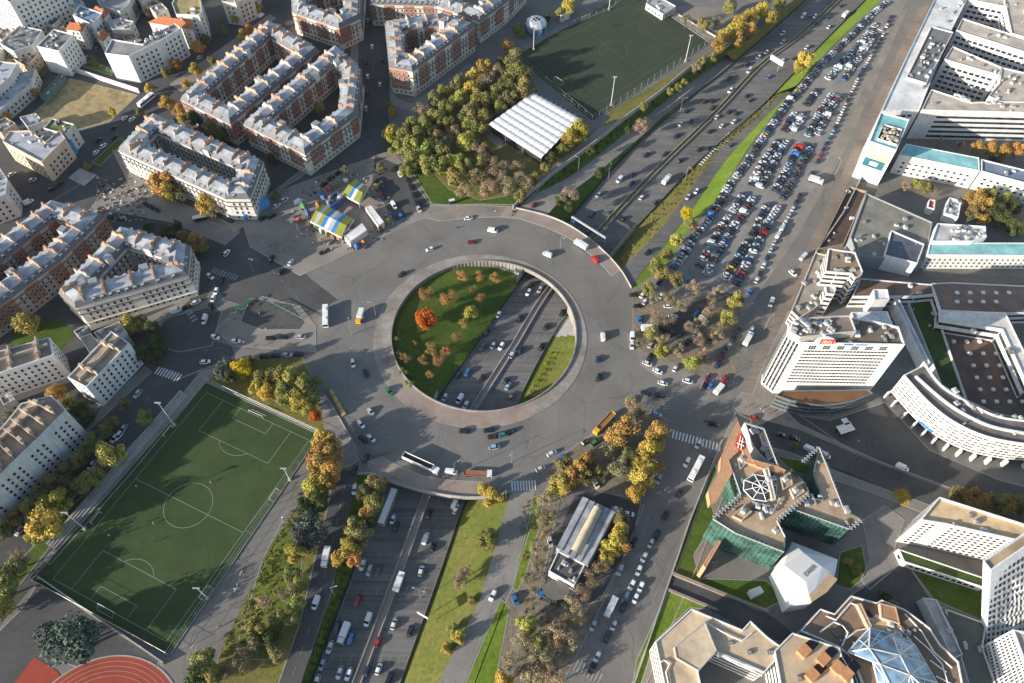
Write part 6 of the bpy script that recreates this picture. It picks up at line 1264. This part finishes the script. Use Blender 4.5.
T = traffic; MW = [(290,740),(311,683),(352,575),(375,509),(440,397),(525,275),(612,170),(690,98),(760,41),(850,-40)]; MW = [(335,740),(357,683),(395,583),(422,509),(473.7,410),(513,348),(548,291),(597,234),(653,174),(691,137),(721.5,107),(760,66),(797,38),(838,0),(880,-40)]
zz = ZH+.03
T('on the lower left motorway carriageway', 'cars on the lower motorway', [(393,519,'w'),(396,527,'k'),(362.7,564.5,'w'),(369.6,570,'s'),(378,571,'g'),(357.6,600.6,'r'),(368,619,'w','van'),(337,627,'g'),(344,633,'w','truck'),(351,638,'b'),(330,647,'w'),(322.5,664,'s'),(339.6,672.6,'w'),(348.5,674,'w'),(316.7,681,'w'),(388,507,'w','coach')], MW, zz, True)
T('on the lower right motorway carriageway', 'cars on the lower motorway', [(456,509,'w'),(425.6,538,'w','van'),(432.7,546.7,'k'),(421,571,'w'),(399,582,'w','truck'),(393.8,624,'w'),(378,641,'r'),(410,631,'k'),(367,670.6,'n'),(378.5,669,'w'),(389.4,678,'k'),(429,514,'k'),(455,503,'w','van')], MW, zz)
T('on the left motorway lanes inside the roundabout', 'cars on the motorway inside the roundabout', [(528.5,292,'w'),(530,285.4,'k'),(498.5,314.4,'w'),(519.5,318.6,'k'),(486.6,332,'k'),(482.7,346.6,'g'),(493,345.3,'s'),(501.4,346,'w'),(467.3,372.7,'b'),(458,375,'n'),(481.8,378,'k'),(459.9,398.5,'w','van'),(445,397,'w'),(465.7,405,'w'),(540,289.6,'s')], MW, zz, True)
T('on the right motorway lanes inside the roundabout', 'cars on the motorway inside the roundabout', [(546,326.7,'k'),(562,312.8,'k'),(541.4,346.6,'k'),(512.4,354,'s'),(520.4,350,'n'),(506,380.5,'k'),(508,386,'l'),(511.4,396,'g')], MW, zz)
T('on the upper motorway, left carriageway', 'cars on the upper motorway', [(572.5,223,'w'),(592,214.6,'n'),(589,230.6,'n'),(619.6,179,'w','van'),(632,175,'n'),(632,183,'n'),(598.5,194.7,'l'),(646.4,154.8,'k'),(665.5,154,'k'),(676.4,135.7,'n'),(680.8,124,'s'),(691,121,'k'),(686.6,111,'k'),(705,101.4,'k'),(712.6,101,'k'),(712.6,108,'k'),(730.4,90.4,'w'),(729,78.4,'n'),(749.5,70,'s','van'),(748,64,'k'),(758.4,57,'w'),(803.5,15.3,'w','van'),(809.3,17,'b'),(815,16,'w'),(783,33,'w'),(783,42,'w'),(766.5,52,'w')], MW, zz, True)
T('on the upper motorway, right carriageway', 'cars on the upper motorway', [(605,229,'s'),(623.5,218.5,'k'),(631.7,228.6,'k'),(641.7,197,'w'),(655,202,'g'),(666.7,179.7,'w','truck'),(679.5,160.4,'n'),(699.4,149,'k'),(708.3,147.7,'k'),(710,131,'k'),(722,125.5,'w'),(717,116.6,'w'),(734.3,121,'w'),(729,111.5,'k'),(736.8,113,'k'),(747,95.5,'k'),(749.5,100,'g'),(769,76.4,'b'),(783,60,'w'),(807.3,47,'w'),(816,22.4,'n'),(829,26.7,'w'),(827.7,17.3,'g'),(840.4,5.6,'g'),(846,14,'y','truck'),(730.4,145,'g')], MW, zz)
T('climbing the right slip road to the roundabout', 'cars on the slip roads', [(688,196.7,'s'),(696.4,191,'w')], [(632,280),(664,240),(704,180),(730,150)], -4.6, True); T('at the roundabout end of the right slip road', 'cars on the slip roads', [(648,252,'k')], [(632,280),(664,240)], -1.2, True)
T('on the slip road right of the lower motorway', 'cars on the slip roads', [(493,595,'w')], [(525,490),(497,597),(450,690)], .1)
T('on the slip road left of the lower motorway', 'cars on the slip roads', [(354.6,489,'w'),(354,470,'k'),(366,458,'k'),(326,557,'w','truck'),(315.6,602,'w','van')], [(360,455),(345,485),(318,600),(290,683)], .1)
T('on the upper left slip road', 'cars on the slip roads', [(534,204.5,'d')], [(500,240),(580,160)], .1)
T('on the roundabout roadway', 'vehicles circling the roundabout', [(325.5,316,'w','bus',(0,14)),(360,316,'y','truck',(-4,12)),(353,363,'w'),(365.6,373,'n'),(430,249,'w'),(468.5,218,'w','car',(9,-1)),(492.6,230,'w','van',(9,1)),(472,242,'d','car',(9,0)),(547.5,254,'w','van'),(388.7,391,'P'),(370.5,411.4,'s'),(360.6,424,'w'),(370.8,438,'w'),(363,439,'k'),(464.5,431,'k'),(488.7,430,'k'),(595,259,'r','van'),(581,244.6,'w','truck'),(598,359,'n'),(599,377,'k'),(603,336,'w','van'),(604,424,'y','longtruck',(-9,9)),(585,442,'k'),(595,442,'P'),(552,453,'w'),(562,457,'b'),(540.7,468.5,'s'),(503.6,434.5,'t'),(492.7,436.5,'k'),(511,431,'k'),(494.6,447,'l'),(421,463.5,'w','tipper',(11,5)),(451,471.4,'w','van',(9,1)),(478,474,'w','flat',(11,.6)),(402,274,'k'),(323,252,'k','car',(8,-3))], 'ring')
T('riding on the roundabout roadway', 'motorbikes on the roundabout', [(361,351,'k','moto'),(458,227,'k','moto')], 'ring')
T('between roundabout and hotel tower', 'cars at the right junction', [(646,393,'k'),(660,395.5,'k'),(632,400.6,'k'),(663,383,'w'),(688,381,'w'),(656.5,414,'l'),(706,421,'k','moto'),(714,424,'k'),(720,388,'r','truck',(7,-8)),(725,378,'r','car',(7,-8)),(707,378,'d','car',(5,-8)),(711,384.5,'b','car',(5,-8)),(703.6,386,'k','car',(5,-8)),(754.5,417.6,'r')], [(610,385),(700,410),(760,420)])
T('on the lower right avenue', 'cars on the lower right avenue', [(698.5,444,'w'),(687,462,'w'),(679,493,'k'),(659,479,'s'),(696,468.5,'w','bus'),(665.4,515,'k'),(657,534.5,'k'),(651,543,'s'),(644.3,557,'s'),(639,570,'w'),(632,584.6,'w'),(641,586.6,'w'),(626,597,'l'),(635.6,598,'w'),(623.4,607,'k'),(611,607,'w','truck'),(614,625,'s'),(593.6,625,'s'),(607,637.5,'k'),(597.5,656,'w'),(592.4,668,'k'),(620.4,569.6,'s')], [(712,430),(690,470),(640,570),(585,690)])
T('in the bus yard by the station hall', 'vehicles around the bus yard', [(595,482.5,'c','van',(5,8)),(617,509,'w'),(628.5,513.6,'w'),(615,511,'s'),(550,541,'w','car',(2,9)),(515.3,599.3,'b','car',(2,5)),(543,594,'b','car',(8,3)),(556,602,'g','car',(9,1)),(633.6,542,'k','car',(-3,6))], [(560,500),(660,520)])
T('on the road right of the pointed office', 'vehicles on the east road', [(810,448.7,'w','van'),(824.6,454.5,'w','van'),(902.7,467,'w','van'),(794.5,438,'k'),(782,434.7,'k')], [(735,420),(800,440),(960,505)])
T('on the shaded avenue at upper left', 'cars on the upper left avenue', [(261,14.6,'w','van'),(199.6,57,'w'),(146,100,'w','bus'),(124.7,118,'w'),(132,119,'w'),(113,128,'n'),(98,140,'k'),(103,145.6,'w'),(96,152,'w'),(114.5,137,'k'),(12,174,'w'),(32.5,179.7,'w'),(28,201.4,'w','van'),(52,189,'k'),(60,183.6,'k'),(66,165,'k')], [(0,215),(60,185),(130,125),(260,20)])
T('on the deeply shaded street at top centre', 'cars on the shaded north street', [(372,46,'w'),(367.6,76,'w'),(380,84,'w'),(366,108,'w'),(368,20,'s'),(382,60,'k'),(366,62,'k'),(367,92,'k')], [(375,130),(374,0)])
T('on the streets left of the fair yard', 'cars left of the fair yard', [(276.7,205.6,'w'),(284.4,200,'w'),(298.4,201,'w','van'),(271.6,215.8,'k'),(262.7,218,'k'),(323.8,184,'k'),(339,172.5,'k'),(331,178,'k'),(290.7,262,'w'),(280.5,271.8,'k'),(271.6,257.8,'k'),(146,204,'k'),(156.5,209.4,'k'),(151,206.5,'k'),(226.5,252.7,'w'),(210,276,'w')], [(140,200),(225,262),(255,222),(345,165)])
T('in the yard behind the fair tents', 'cars behind the fair tents', [(400,173.8,'w'),(393.8,205,'w','van'),(401,217,'b'),(408,180,'k'),(411,187,'k'),(414,195,'k'),(417,203,'k'),(419,209,'s'),(376,172,'g'),(382,184,'g')], [(398,165),(425,215)])
T('by the playground left of the roundabout', 'cars near the playground', [(221.5,280.7,'k'),(216,291,'w'),(213,298.5,'w'),(210,307,'k'),(204.5,319,'w','van'),(196,302,'w','car',(8,-4)),(187,307,'k','car',(8,-3)),(175.6,310,'w','van',(8,-3)),(215,336.7,'w','car',(8,3)),(235.4,341,'w','car',(9,0)),(270.4,338,'k','car',(9,0)),(283,337,'k','car',(9,0)),(301,336.7,'s','car',(9,0)),(264,356,'k','car',(9,0)),(275.4,355.3,'k','car',(9,0)),(287,354.8,'s','car',(9,0)),(298.4,354,'k','car',(9,0)),(205,361.6,'w','car',(9,-1)),(300,337,'g','car',(9,0))][:-1], [(222,275),(203,322)])
T('on the shaded lower left street', 'cars on the shaded left street', [(119,435,'w'),(114.6,438,'w'),(91.7,465,'w'),(71,471,'s'),(62.4,479,'w'),(58.6,483.4,'w'),(123,428.7,'s'),(137.5,393.5,'s'),(26,523,'w'),(20,530,'s')], [(170,370),(20,560)])
T('near the roundabout kerb trees', 'cars parked near the roundabout kerb', [(633.6,294.7,'k','car',(9,0)),(637.4,306,'k','car',(9,0)),(639.4,320,'b','car',(2,8)),(649.4,328.3,'w','truck',(9,0)),(632.3,336.7,'w','van',(0,9)),(632,345,'w','car',(0,9)),(642.5,294.7,'w'),(645,301,'w'),(661.6,294.7,'w'),(668.7,306,'w','car',(9,0)),(673,316,'w','car',(9,0)),(673,322.7,'k'),(696,313.8,'b'),(703.6,319,'w','van',(7,4)),(685.8,280.7,'b'),(659,282,'n'),(748,339,'w','truck'),(752,329,'w'),(739,330,'n'),(750.6,291,'b'),(757,279.4,'w'),(647.6,363.4,'w','car',(8,3)),(657.8,371,'w','car',(8,4)),(675.6,367.5,'w'),(650,356.5,'k'),(730,345,'s'),(725,349,'n'),(721.4,356.5,'d'),(717.6,364,'n'),(733,338,'k'),(681,334,'k'),(688,342,'n'),(670,334,'k'),(710,340,'k'),(696,332,'s'),(816,180,'w','truck',(9,3)),(793,273,'w','car',(6,5)),(771.6,302,'w','van',(-3,8)),(803.4,256.5,'w','van',(-6,6)),(664,328,'n'),(676,346,'s'),(651,344,'s')], [(640,360),(700,270)])
# car park rows
ROWS = [('row beside the grass bank', [(674,267),(684,254),(694,236),(704.6,225),(718.6,204),(729,185),(744.7,165.7),(754,150),(770,127.8),(787,103),(805,84),(819,66),(836,50),(851,36),(873,12.7),(887,2)], 'perp', []),
 ('second row, near side', [(699.5,265),(708,250),(722,225.6),(734.5,208),(744,193)], 'perp', []), ('second row, far side', [(707,273),(720,249),(734,226),(748,206),(753,197)], 'perp', []),
 ('second row beyond the first gap', [(752,184),(760,167),(771,151),(780,139)], 'perp', []), ('second row far side beyond the first gap', [(760,186),(769.5,170),(778,155),(787,140)], 'perp', []),
 ('middle group of the second row', [(784.6,129.7),(795,113)], 'perp', []), ('far side middle group of the second row', [(793,129),(805,112)], 'perp', []), ('far group of the second row', [(806,104),(818,89)], 'perp', []),
 ('farthest part of the second row', [(828,78),(841,64),(857.5,47),(876.6,23)], 'perp', []), ('farthest second row, far side', [(846,68),(862,51),(882,28)], 'perp', []),
 ('third row, near side', [(726,278),(741.5,251.7),(757,227.5),(768,202)], 'perp', []), ('third row, far side', [(736.4,283.5),(751,255.5),(768,222.4),(780,204.6)], 'perp', []),
 ('third row beyond its gap', [(775,191),(784.6,174),(797,149),(802.5,142)], 'perp', []), ('third row far side beyond its gap', [(782,198),(796,174),(806,156),(812,143.7)], 'perp', []),
 ('far group of the third row', [(808,135),(821.5,109),(834,91.5)], 'perp', []), ('far side far group of the third row', [(817.7,133.5),(829,109),(839,96.6)], 'perp', []), ('farthest third row', [(841,83),(858,59),(871.5,32)], 'perp', []),
 ('kerbside line along the avenue', [(760.6,272),(774.6,241.5),(791,212.4),(802.4,189.5)], 'par', []), ('upper kerbside line along the avenue', [(812,173),(825,146),(835,128),(848,99),(861,72.6),(880,41),(892,14)], 'par', [])]
prk = []; rp = random.Random(21)
for nm, pl, mode, _ in ROWS:
    Pw = [W(x, y, .8) for x, y in pl]; d = arclen(Pw); t = 0; stepL = 2.42 if mode == 'perp' else 5.6; i = 0
    far = 'farthest' in nm or 'upper kerb' in nm
    while t < d[-1]:
        for k in range(len(d)-1):
            if d[k+1] >= t: break
        u = (Pw[k+1]-Pw[k]).normalized(); p = Pw[k].lerp(Pw[k+1], (t-d[k])/max(1e-6, d[k+1]-d[k]))
        if rp.random() < (.95 if not far else .86):
            c = rp.choices('wksgnbrdltyGP', [22,21,25,13,11,2.2,1.4,1.5,5,.8,.3,.5,.3])[0]; kd = rp.choices(('car','hatch','suv','van'), [5,4,3,.7])[0]
            prk.append((nm, c, kd, Vector((p.x, p.y, .07)), atan2(u.y, u.x)+(pi/2*rp.choice((1, -1)) if mode == 'perp' else 0)+rp.uniform(-.05, .05), i)); i += 1
        t += stepL*rp.uniform(.98, 1.06)
NP = max(60, 455-NCAR[0]); NP = 50
order = sorted(range(len(prk)), key=lambda k: (prk[k][3]-CAMP).length); near = set(order[:NP]); cnt = {}
rest = {}
for k, (nm, c, kd, p, a, i) in enumerate(prk):
    if k in near:
        q = (nm, c, VN[kd]); j = cnt.get(q, 0); cnt[q] = j+1; place(kd, c, p, a, '%s %s %s from the roundabout end, %s' % (ordn(j), CC[c][0], VN[kd], nm), 'cars in the big car park')
    else: rest.setdefault(c, []).append((kd, p, a))
b = MB(); mats = [M['tyre'], M['cglass']]; 
for c, L in rest.items():
    m = flat('paint_'+CC[c][0].replace(' ', '_'), CC[c][1], .3, 0, .6); mats.append(m); mi = len(mats)-1
    for kd, p, a in L:
        ca, sa = cos(a), sin(a); bb, gg = VT[kd][2]
        for src, isg in ((bb, 0), (gg, 1)):
            n = len(b.v)
            for x, y, z in src.v: b.v.append((p.x+x*ca-y*sa, p.y+x*sa+y*ca, p.z+z))
            for f, m_ in zip(src.f, src.m): b.f.append(tuple(n+q for q in f)); b.m.append(1 if isg else (0 if m_ == 1 else mi))
tag(b.build('parked_cars', mats), 'hundreds of parked cars in the far rows of the big car park', 'parked cars', 'cars in the big car park', 'stuff')
print('vehicles individually', NCAR[0]+NP, 'rest', len(prk)-NP, 'windows', WIN_TOTAL[0])
# ---------------------------------------------------------------- street furniture
def lamp(x, y, h, z, label, group, ang=0, double=False):
    p = W(x, y, z); r = empty('street_lamp', p, ang); tag(r, label, 'street lamp', group); b = MB(); b.bar((0, 0, 0), (0, 0, h), .14, 0, 6, .08); b.build('pole', M['metal'], r)
    for s in ((1, -1) if double else (1,)):
        b = MB(); b.bar((0, 0, h-.1), (s*1.8, 0, h+.3), .06, 0, 5); b.build('arm', M['metal'], r); b = MB(); b.box((s*2.2, 0, h+.3), (1.0, .35, .16)); b.build('lamp_head', M['zincp'], r)
for i, (x, y, z, w_) in enumerate([(680,112,ZH,'beside the upper motorway near the pinkish tree'),(608,180,ZH,'on the upper motorway verge above the gantry'),(578,172,-2,'beside the upper left slip road'),(505,196,0,'at the park corner by the upper slip road'),(685,180,-4,'on the shrub wedge beside the right slip road'),(335,596,0,'between left slip road and motorway, lower one'),(376,519,0,'between left slip road and motorway, upper one'),(421,598,ZH,'at the right edge of the lower motorway'),(506,500,0,'at the top of the slip road right of the motorway'),(560,250,0,'on the pavement of the upper bridge'),(455,474,0,'on the pavement of the lower bridge'),(352,335,0,'on the roundabout roadway west of the park lawn'),(376,316,0,'beside the yellow lorry on the roundabout'),(512,462,0,'on the roundabout roadway above the slip road'),(648,470,0,'on the island among orange trees'),(764,330,0,'on the avenue left of the hotel tower'),(835,175,0,'at the kerb of the wide avenue'),(300,236,0,'at the corner of the fair yard'),(118,200,0,'on the worn plaza at the left'),(254,272,0,'on the pavement west of the roundabout'),(700,390,0,'at the junction below the car park'),(560,495,0,'near the station hall'),(712,570,0,'on the lawn below the pointed office')]):
    lamp(x, y, 10, z, 'tall grey street lamp '+w_, 'street lamps', i*1.3, z == ZH)
def flood(base, top, label):
    b_ = W(*base); h = min([q*.25 for q in range(20, 120)], key=lambda h: (W(*top, h).to_2d()-b_.to_2d()).length); r = empty('floodlight_mast', b_); tag(r, label, 'floodlight'); b = MB(); b.bar((0, 0, 0), (0, 0, h), .22, 0, 6, .12); b.build('pole', M['white'], r); b = MB(); b.box((0, 0, h), (2.4, .3, .3)); b.box((0, 0, h-.7), (2.0, .25, .25)); b.build('crossbar', M['metal'], r)
    for s in (-1, -.35, .35, 1): b = MB(); b.box((s*1.0, -.25, h+.3), (.5, .35, .5)); b.build('lamp_head', M['zincp'], r)
    b = MB(); b.box((0, 0, .6), (1.2, 1.2, 1.2)); b.build('base', M['conc'], r)
for l, a, c in (('top left side of the green pitch', (174.9,425.8), (157.4,402.9)), ('lower left side of the green pitch', (84.9,529), (62.9,514)), ('court side of the green pitch, lower one', (207.9,598.4), (196.9,587.4)), ('court side of the green pitch, upper one', (290,480), (284.7,467.5)), ('near edge of the upper pitch', (610.9,105.5), (616.3,76.9)), ('motorway corner of the upper pitch', (685.2,61.8), (690.5,35.5)), ('left edge of the upper pitch by the glasshouse', (533.4,50), (536.2,24)), ('far left edge of the upper pitch', (608.7,10.1), (609.5,-14))): flood(a, c, 'white floodlight mast at the '+l)
def fence(px, h, label, closed=False, step=4, rail=True, zb=.08, mat='metal'):
    P = [W(x, y, zb) for x, y in px]; P = P+[P[0]] if closed else P; r = empty('fence', P[0]); tag(r, label, 'fence'); O = P[0]; d = arclen(P); b = MB(); n = 0
    for p, q in zip(P, P[1:]):
        L = (q-p).length; k = max(1, int(L/step)); u = (q-p).normalized(); w_ = Vector((-u.y, u.x, 0))
        for i in range(k):
            if n < 100: c = MB(); s = p.lerp(q, i/k)-O; c.bar(s, s+up*h, .09, 0, 4); c.build('post', M[mat], r); n += 1
        for z in ((h, h*.5, .25) if rail else (h,)): b.bar(p-O+up*z, q-O+up*z, .05, 0, 4)
        b.box(tuple((p+q)/2-O+up*.15), (L, .25, .3), atan2(u.y, u.x))
    b.build('rail', M['metal'], r)
fence(fo, 4.5, 'tall white post and rail fence around the green football pitch', True, 5)
fence([(514,57),(592,122),(710,43)], 4.5, 'white kerbed fence along two sides of the upper football pitch', False, 6)
fence([(514,57),(560,30),(610,9),(632,-10),(710,43)], 3, 'low pale wall and fence behind the upper football pitch', False, 6)
def goal(p, ang, label, w=7.3):
    r = empty('goal', p, ang); tag(r, label, 'goal'); b = MB(); b.bar((0, -w/2, 0), (0, -w/2, 2.4), .1); b.bar((0, w/2, 0), (0, w/2, 2.4), .1); b.bar((0, -w/2, 2.4), (0, w/2, 2.4), .1)
    for s in (-1, 1): b.bar((0, s*w/2, 2.4), (-1.8, s*w/2, .05), .05)
    b.bar((-1.8, -w/2, .05), (-1.8, w/2, .05), .05); b.build('frame', M['white'], r)
    b = MB()
    for k in range(13): y = -w/2+w*k/12; b.bar((0, y, 2.4), (-1.8, y, .05), .02)
    b.build('net', M['fieldline'], r)
dv = D_-A_; ga = atan2(dv.y, dv.x); goal(FP(.5, 0), ga, 'white football goal at the upper end of the green pitch'); goal(FP(.5, 1), ga+pi, 'white football goal at the lower end of the green pitch')
uu = B_-A_; ua = atan2(uu.y, uu.x)
for u_, v_, a_, l in ((-.03, .25, 0, 'small goal left of the green pitch, upper one'), (-.03, .72, 0, 'small goal left of the green pitch, lower one'), (1.03, .3, pi, 'small goal on the court side of the green pitch, upper one'), (1.03, .78, pi, 'small goal on the court side of the green pitch, lower one')): goal(FP(u_, v_), ua+a_, l, 5)
dv2 = d2-a2; goal(a2.lerp(b2, .5), atan2(dv2.y, dv2.x), 'goal at the near left end of the upper pitch')
for x, y, a_ in ((283,520,0), (246,577,1), (236,591,2), (199,650,3)):
    p = W(x, y, .1); r = empty('basketball_hoop', p, ua+(a_ % 2)*pi); tag(r, 'white basketball hoop on the grey court, %s from the top' % ORD[a_], 'basketball hoop', 'basketball hoops'); b = MB(); b.bar((0, 0, 0), (0, 0, 3), .1); b.bar((0, 0, 3), (1, 0, 3.2), .08); b.build('post', M['metal'], r); b = MB(); b.box((1.1, 0, 3.4), (.12, 1.8, 1.1)); b.build('backboard', M['white'], r)
# stepped stand beside the green pitch
b = MB(); pA, pB = W(196,388,.1), W(48,560,.1); u = (pB-pA).normalized(); w_ = Vector((-u.y, u.x, 0)); w_ = w_ if w_.x < 0 else -w_; L = (pB-pA).length
for k in range(4): c = (pA+pB)/2+w_*(1.2+k*1.1); b.box((c.x, c.y, .25+k*.25), (L*.9, .9, .3), atan2(u.y, u.x))
tag(b.build('stand', M['conc']), 'long low stepped stand along the left side of the green pitch', 'stand')
for px, h, lab in (([(513,209),(553,175),(590,148),(627,118),(660,94),(688,70),(715,56),(740,38)], 2.8, 'long grey noise barrier wall between the park and the upper motorway'), ([(40,578),(165,664)], 2.2, 'low wall below the green football pitch'), ([(652,0),(720,40),(740,30)], 1.2, 'pale roadside wall at the top beside the clubhouse')):
    wall_line('wall', [W(x, y, 0) for x, y in px], h, .5, 'conc', lab)
wall_line('wall', [W(x, y, 0) for x, y in ((55,66),(88,76),(140,93))], 3.2, .6, 'white', 'long white wall along the top of the waste ground'); wall_line('wall', [W(x, y, 0) for x, y in ((672,574),(722,594),(768,612))], 1.2, 1.2, 'brickpave', 'reddish low wall above the office entrance path'); wall_line('wall', [W(x, y, 0) for x, y in ((668,590),(692,600),(716,610))], 1.0, 1.0, 'brickpave', 'reddish low wall below the office entrance path')
wall_line('wall', [W(x, y, 0) for x, y in ((866,168),(842,215),(815,254))], 2.2, .6, 'conc', 'long pale wall between the wide avenue and the sunken yard')
wall_line('kerb', [W(x, y, 0) for x, y in ((722,440),(690,520),(632,690))], .9, .4, 'conc', 'pale low wall edging the office lawns along the avenue'); wall_line('kerb', [W(x, y, 0) for x, y in smooth([(318,388),(330,402),(352,440),(362,458),(380,466)], 4)], .5, .3, 'conc', 'dark edged kerb left of the roundabout above the slip road')
wall_line('work_fence', [W(x, y, 0) for x, y in smooth([(366,458),(380,455),(392,452)], 4)], .9, .15, 'rust', 'red and white works barrier at the start of the lower bridge')
# gantry
pa, pb = W(571,226,ZH), W(604,247,ZH); r = empty('gantry', pa); tag(r, 'pale sign gantry over the motorway just above the roundabout', 'gantry'); O = pa; b = MB(); b.bar((0, 0, 0), (0, 0, 7), .3, 0, 6); b.build('post', M['zincp'], r); b = MB(); q = pb-O; b.bar(q, q+up*7, .3, 0, 6); b.build('post', M['zincp'], r); b = MB(); u = q.normalized(); b.box(tuple(q/2+up*7), (q.length, .8, .9), atan2(q.y, q.x)); b.build('beam', M['zincp'], r)
p = W(424,620,-4); r = empty('motorway_sign', p, R(-28)); tag(r, 'wide motorway sign seen from behind on the right grass bank', 'road sign'); b = MB(); b.bar((-2, 0, 0), (-2, 0, 7), .15); b.bar((2, 0, 0), (2, 0, 7), .15); b.build('post', M['metal'], r); b = MB(); b.box((0, 0, 6.2), (4.6, .2, 2.2)); b.build('panel', M['white'], r)
p = W(777,72,ZH); r = empty('motorway_sign', p, R(-50)); tag(r, 'white overhead sign beside the top motorway near the golden tree', 'road sign'); b = MB(); b.bar((0, 0, 0), (0, 0, 7), .25); b.build('post', M['metal'], r); b = MB(); b.box((-2.5, 0, 7), (10, 1.0, 3)); b.build('panel', M['white'], r)
# kiosks, shelters, benches of rubble
for x, y, l, s in ((843,431.6,'small white angular kiosk on the plaza in front of the curved office',(7,4,3)), (201,220,'green roofed bus shelter beside the autumn trees',(7,2.5,2.6)), (452,203.5,'white tram-style shelter roof on the park edge of the roundabout',(3,1.5,2.5))):
    p = W(x, y); r = empty('kiosk', p, R(20)); tag(r, l, 'kiosk'); b = MB(); b.box((0, 0, s[2]/2), (s[0]*.85, s[1]*.8, s[2])); b.build('wall', M['pane'], r); b = MB(); b.box((0, 0, s[2]+.12), (s[0], s[1], .25)); 
    if s[0] == 7 and s[1] == 4: b.box((1.8, 2.8, s[2]+.12), (2.6, 3.2, .25))
    b.build('roof', M['white'], r)
p = W(285,312); r = empty('climbing_structure', p, R(-30)); tag(r, 'long green climbing structure on the playground', 'climbing frame')
for k in range(6): b = MB(); x = -9+k*3.4; b.bar((x, -1, 0), (x+.6, 0, 2.6), .15); b.bar((x, 1, 0), (x+.6, 0, 2.6), .15); b.bar((x+.6, 0, 2.6), (x+3.6, 0, 2.6), .2); b.build('beam', M['greenp'] if 'greenp' in M else M.setdefault('greenp', flat('green_play_paint', (.03,.13,.06), .6)), r)
p = W(246,306); r = empty('climbing_structure', p, R(60)); tag(r, 'green climbing tower at the left end of the playground', 'climbing frame')
for k in range(3): b = MB(); x = -4+k*3; b.box((x, 0, 1.2), (2, 2, .2)); b.bar((x-1, -1, 0), (x-1, -1, 3), .12); b.bar((x+1, 1, 0), (x+1, 1, 3), .12); b.box((x, 0, 3), (1.5, 1.3, .15)); b.build('platform', M['greenp'], r)
p = W(334,404); r = empty('works_hut', W(338,404), R(-58)); tag(r, 'stack of orange-brown timber and barriers on the left kerb', 'timber stack')
for k in range(4): b = MB(); b.box((-6+k*3.8, 0, .6), (3.4, 1.8, 1.2)); b.box((-6+k*3.8, .1, 1.35), (3, 1.2, .3)); b.build('crate', M['objr'], r, (.55,.4,.16))
# people
def person_mesh():
    V = [(0,0,.95),(0,0,1.2),(0,.0,1.42),(0,0,1.55),(0,.02,1.68),(.1,0,.9),(.13,.12,.5),(.14,.05,.06),(-.1,0,.9),(-.13,-.1,.5),(-.14,-.2,.08),(.19,0,1.4),(.27,.05,1.12),(.27,.2,.95),(-.19,0,1.4),(-.27,-.05,1.12),(-.27,.05,.9)]
    Ed = [(0,1),(1,2),(2,3),(3,4),(0,5),(5,6),(6,7),(0,8),(8,9),(9,10),(2,11),(11,12),(12,13),(2,14),(14,15),(15,16)]; Rd = [.15,.15,.14,.055,.11,.1,.065,.05,.1,.065,.05,.065,.045,.035,.065,.045,.035]
    me = bpy.data.meshes.new('person'); me.from_pydata(V, Ed, []); o = bpy.data.objects.new('tmp', me); C.objects.link(o); m = o.modifiers.new('s', 'SKIN'); me.skin_vertices[0].data[0].use_root = True
    for i, r_ in enumerate(Rd): me.skin_vertices[0].data[i].radius = (r_, r_)
    o.modifiers.new('u', 'SUBSURF').levels = 1; dg = bpy.context.evaluated_depsgraph_get(); out = bpy.data.meshes.new_from_object(o.evaluated_get(dg)); bpy.data.objects.remove(o); out.name = 'person'; out.materials.clear(); out.materials.append(M['obj']); return out
PM = person_mesh(); rq = random.Random(3)
PC = [('white shirt', (.75,.75,.72)), ('dark clothes', (.03,.03,.04)), ('red shirt', (.5,.04,.03)), ('blue shirt', (.05,.12,.4))]
def people(where, L, z=.12):
    cnt = {}; 
    for i, (x, y) in enumerate(L):
        k = i % 4; p = W(x, y, z); o = bpy.data.objects.new('person', PM); link(o); o.location = p; o.rotation_euler = (0, 0, rq.uniform(0, 6.3)); o.color = (*PC[k][1], 1); j = cnt.get(k, 0); cnt[k] = j+1
        tag(o, '%s person in %s from the left %s' % (ordn(j), PC[k][0], where) if j or sum(1 for q in range(len(L)) if q % 4 == k) > 1 else 'person in %s %s' % (PC[k][0], where), 'person', 'people '+where)
people('on the green football pitch', sorted([(110,536),(120,527),(124,534),(139,529),(146,523),(154,524),(156,542),(191,575),(204,574),(211,483),(221,446),(222,450),(250,463),(137,487),(146,498),(120,522)]))
people('on the grey sports court', sorted([(238,585),(246,584),(231,606),(236,608),(218,628),(222,626),(240,560)]))
people('on the lawns and plaza by the offices', sorted([(846,436),(852,440),(858,442),(866,446),(872,448),(788,420),(760,410),(870,470)]), .13)

rk = random.Random(8); people('on the pavements around the roundabout', sorted([(rk.uniform(228, 312), rk.uniform(310, 350)) for _ in range(12)]+[(rk.uniform(255, 300), rk.uniform(215, 262)) for _ in range(10)]+[(rk.uniform(425, 505), 212) for _ in range(4)]+[(rk.uniform(386, 470), 478) for _ in range(3)]+[(745+k*6, 408+k*1.5) for k in range(6)]), .12)
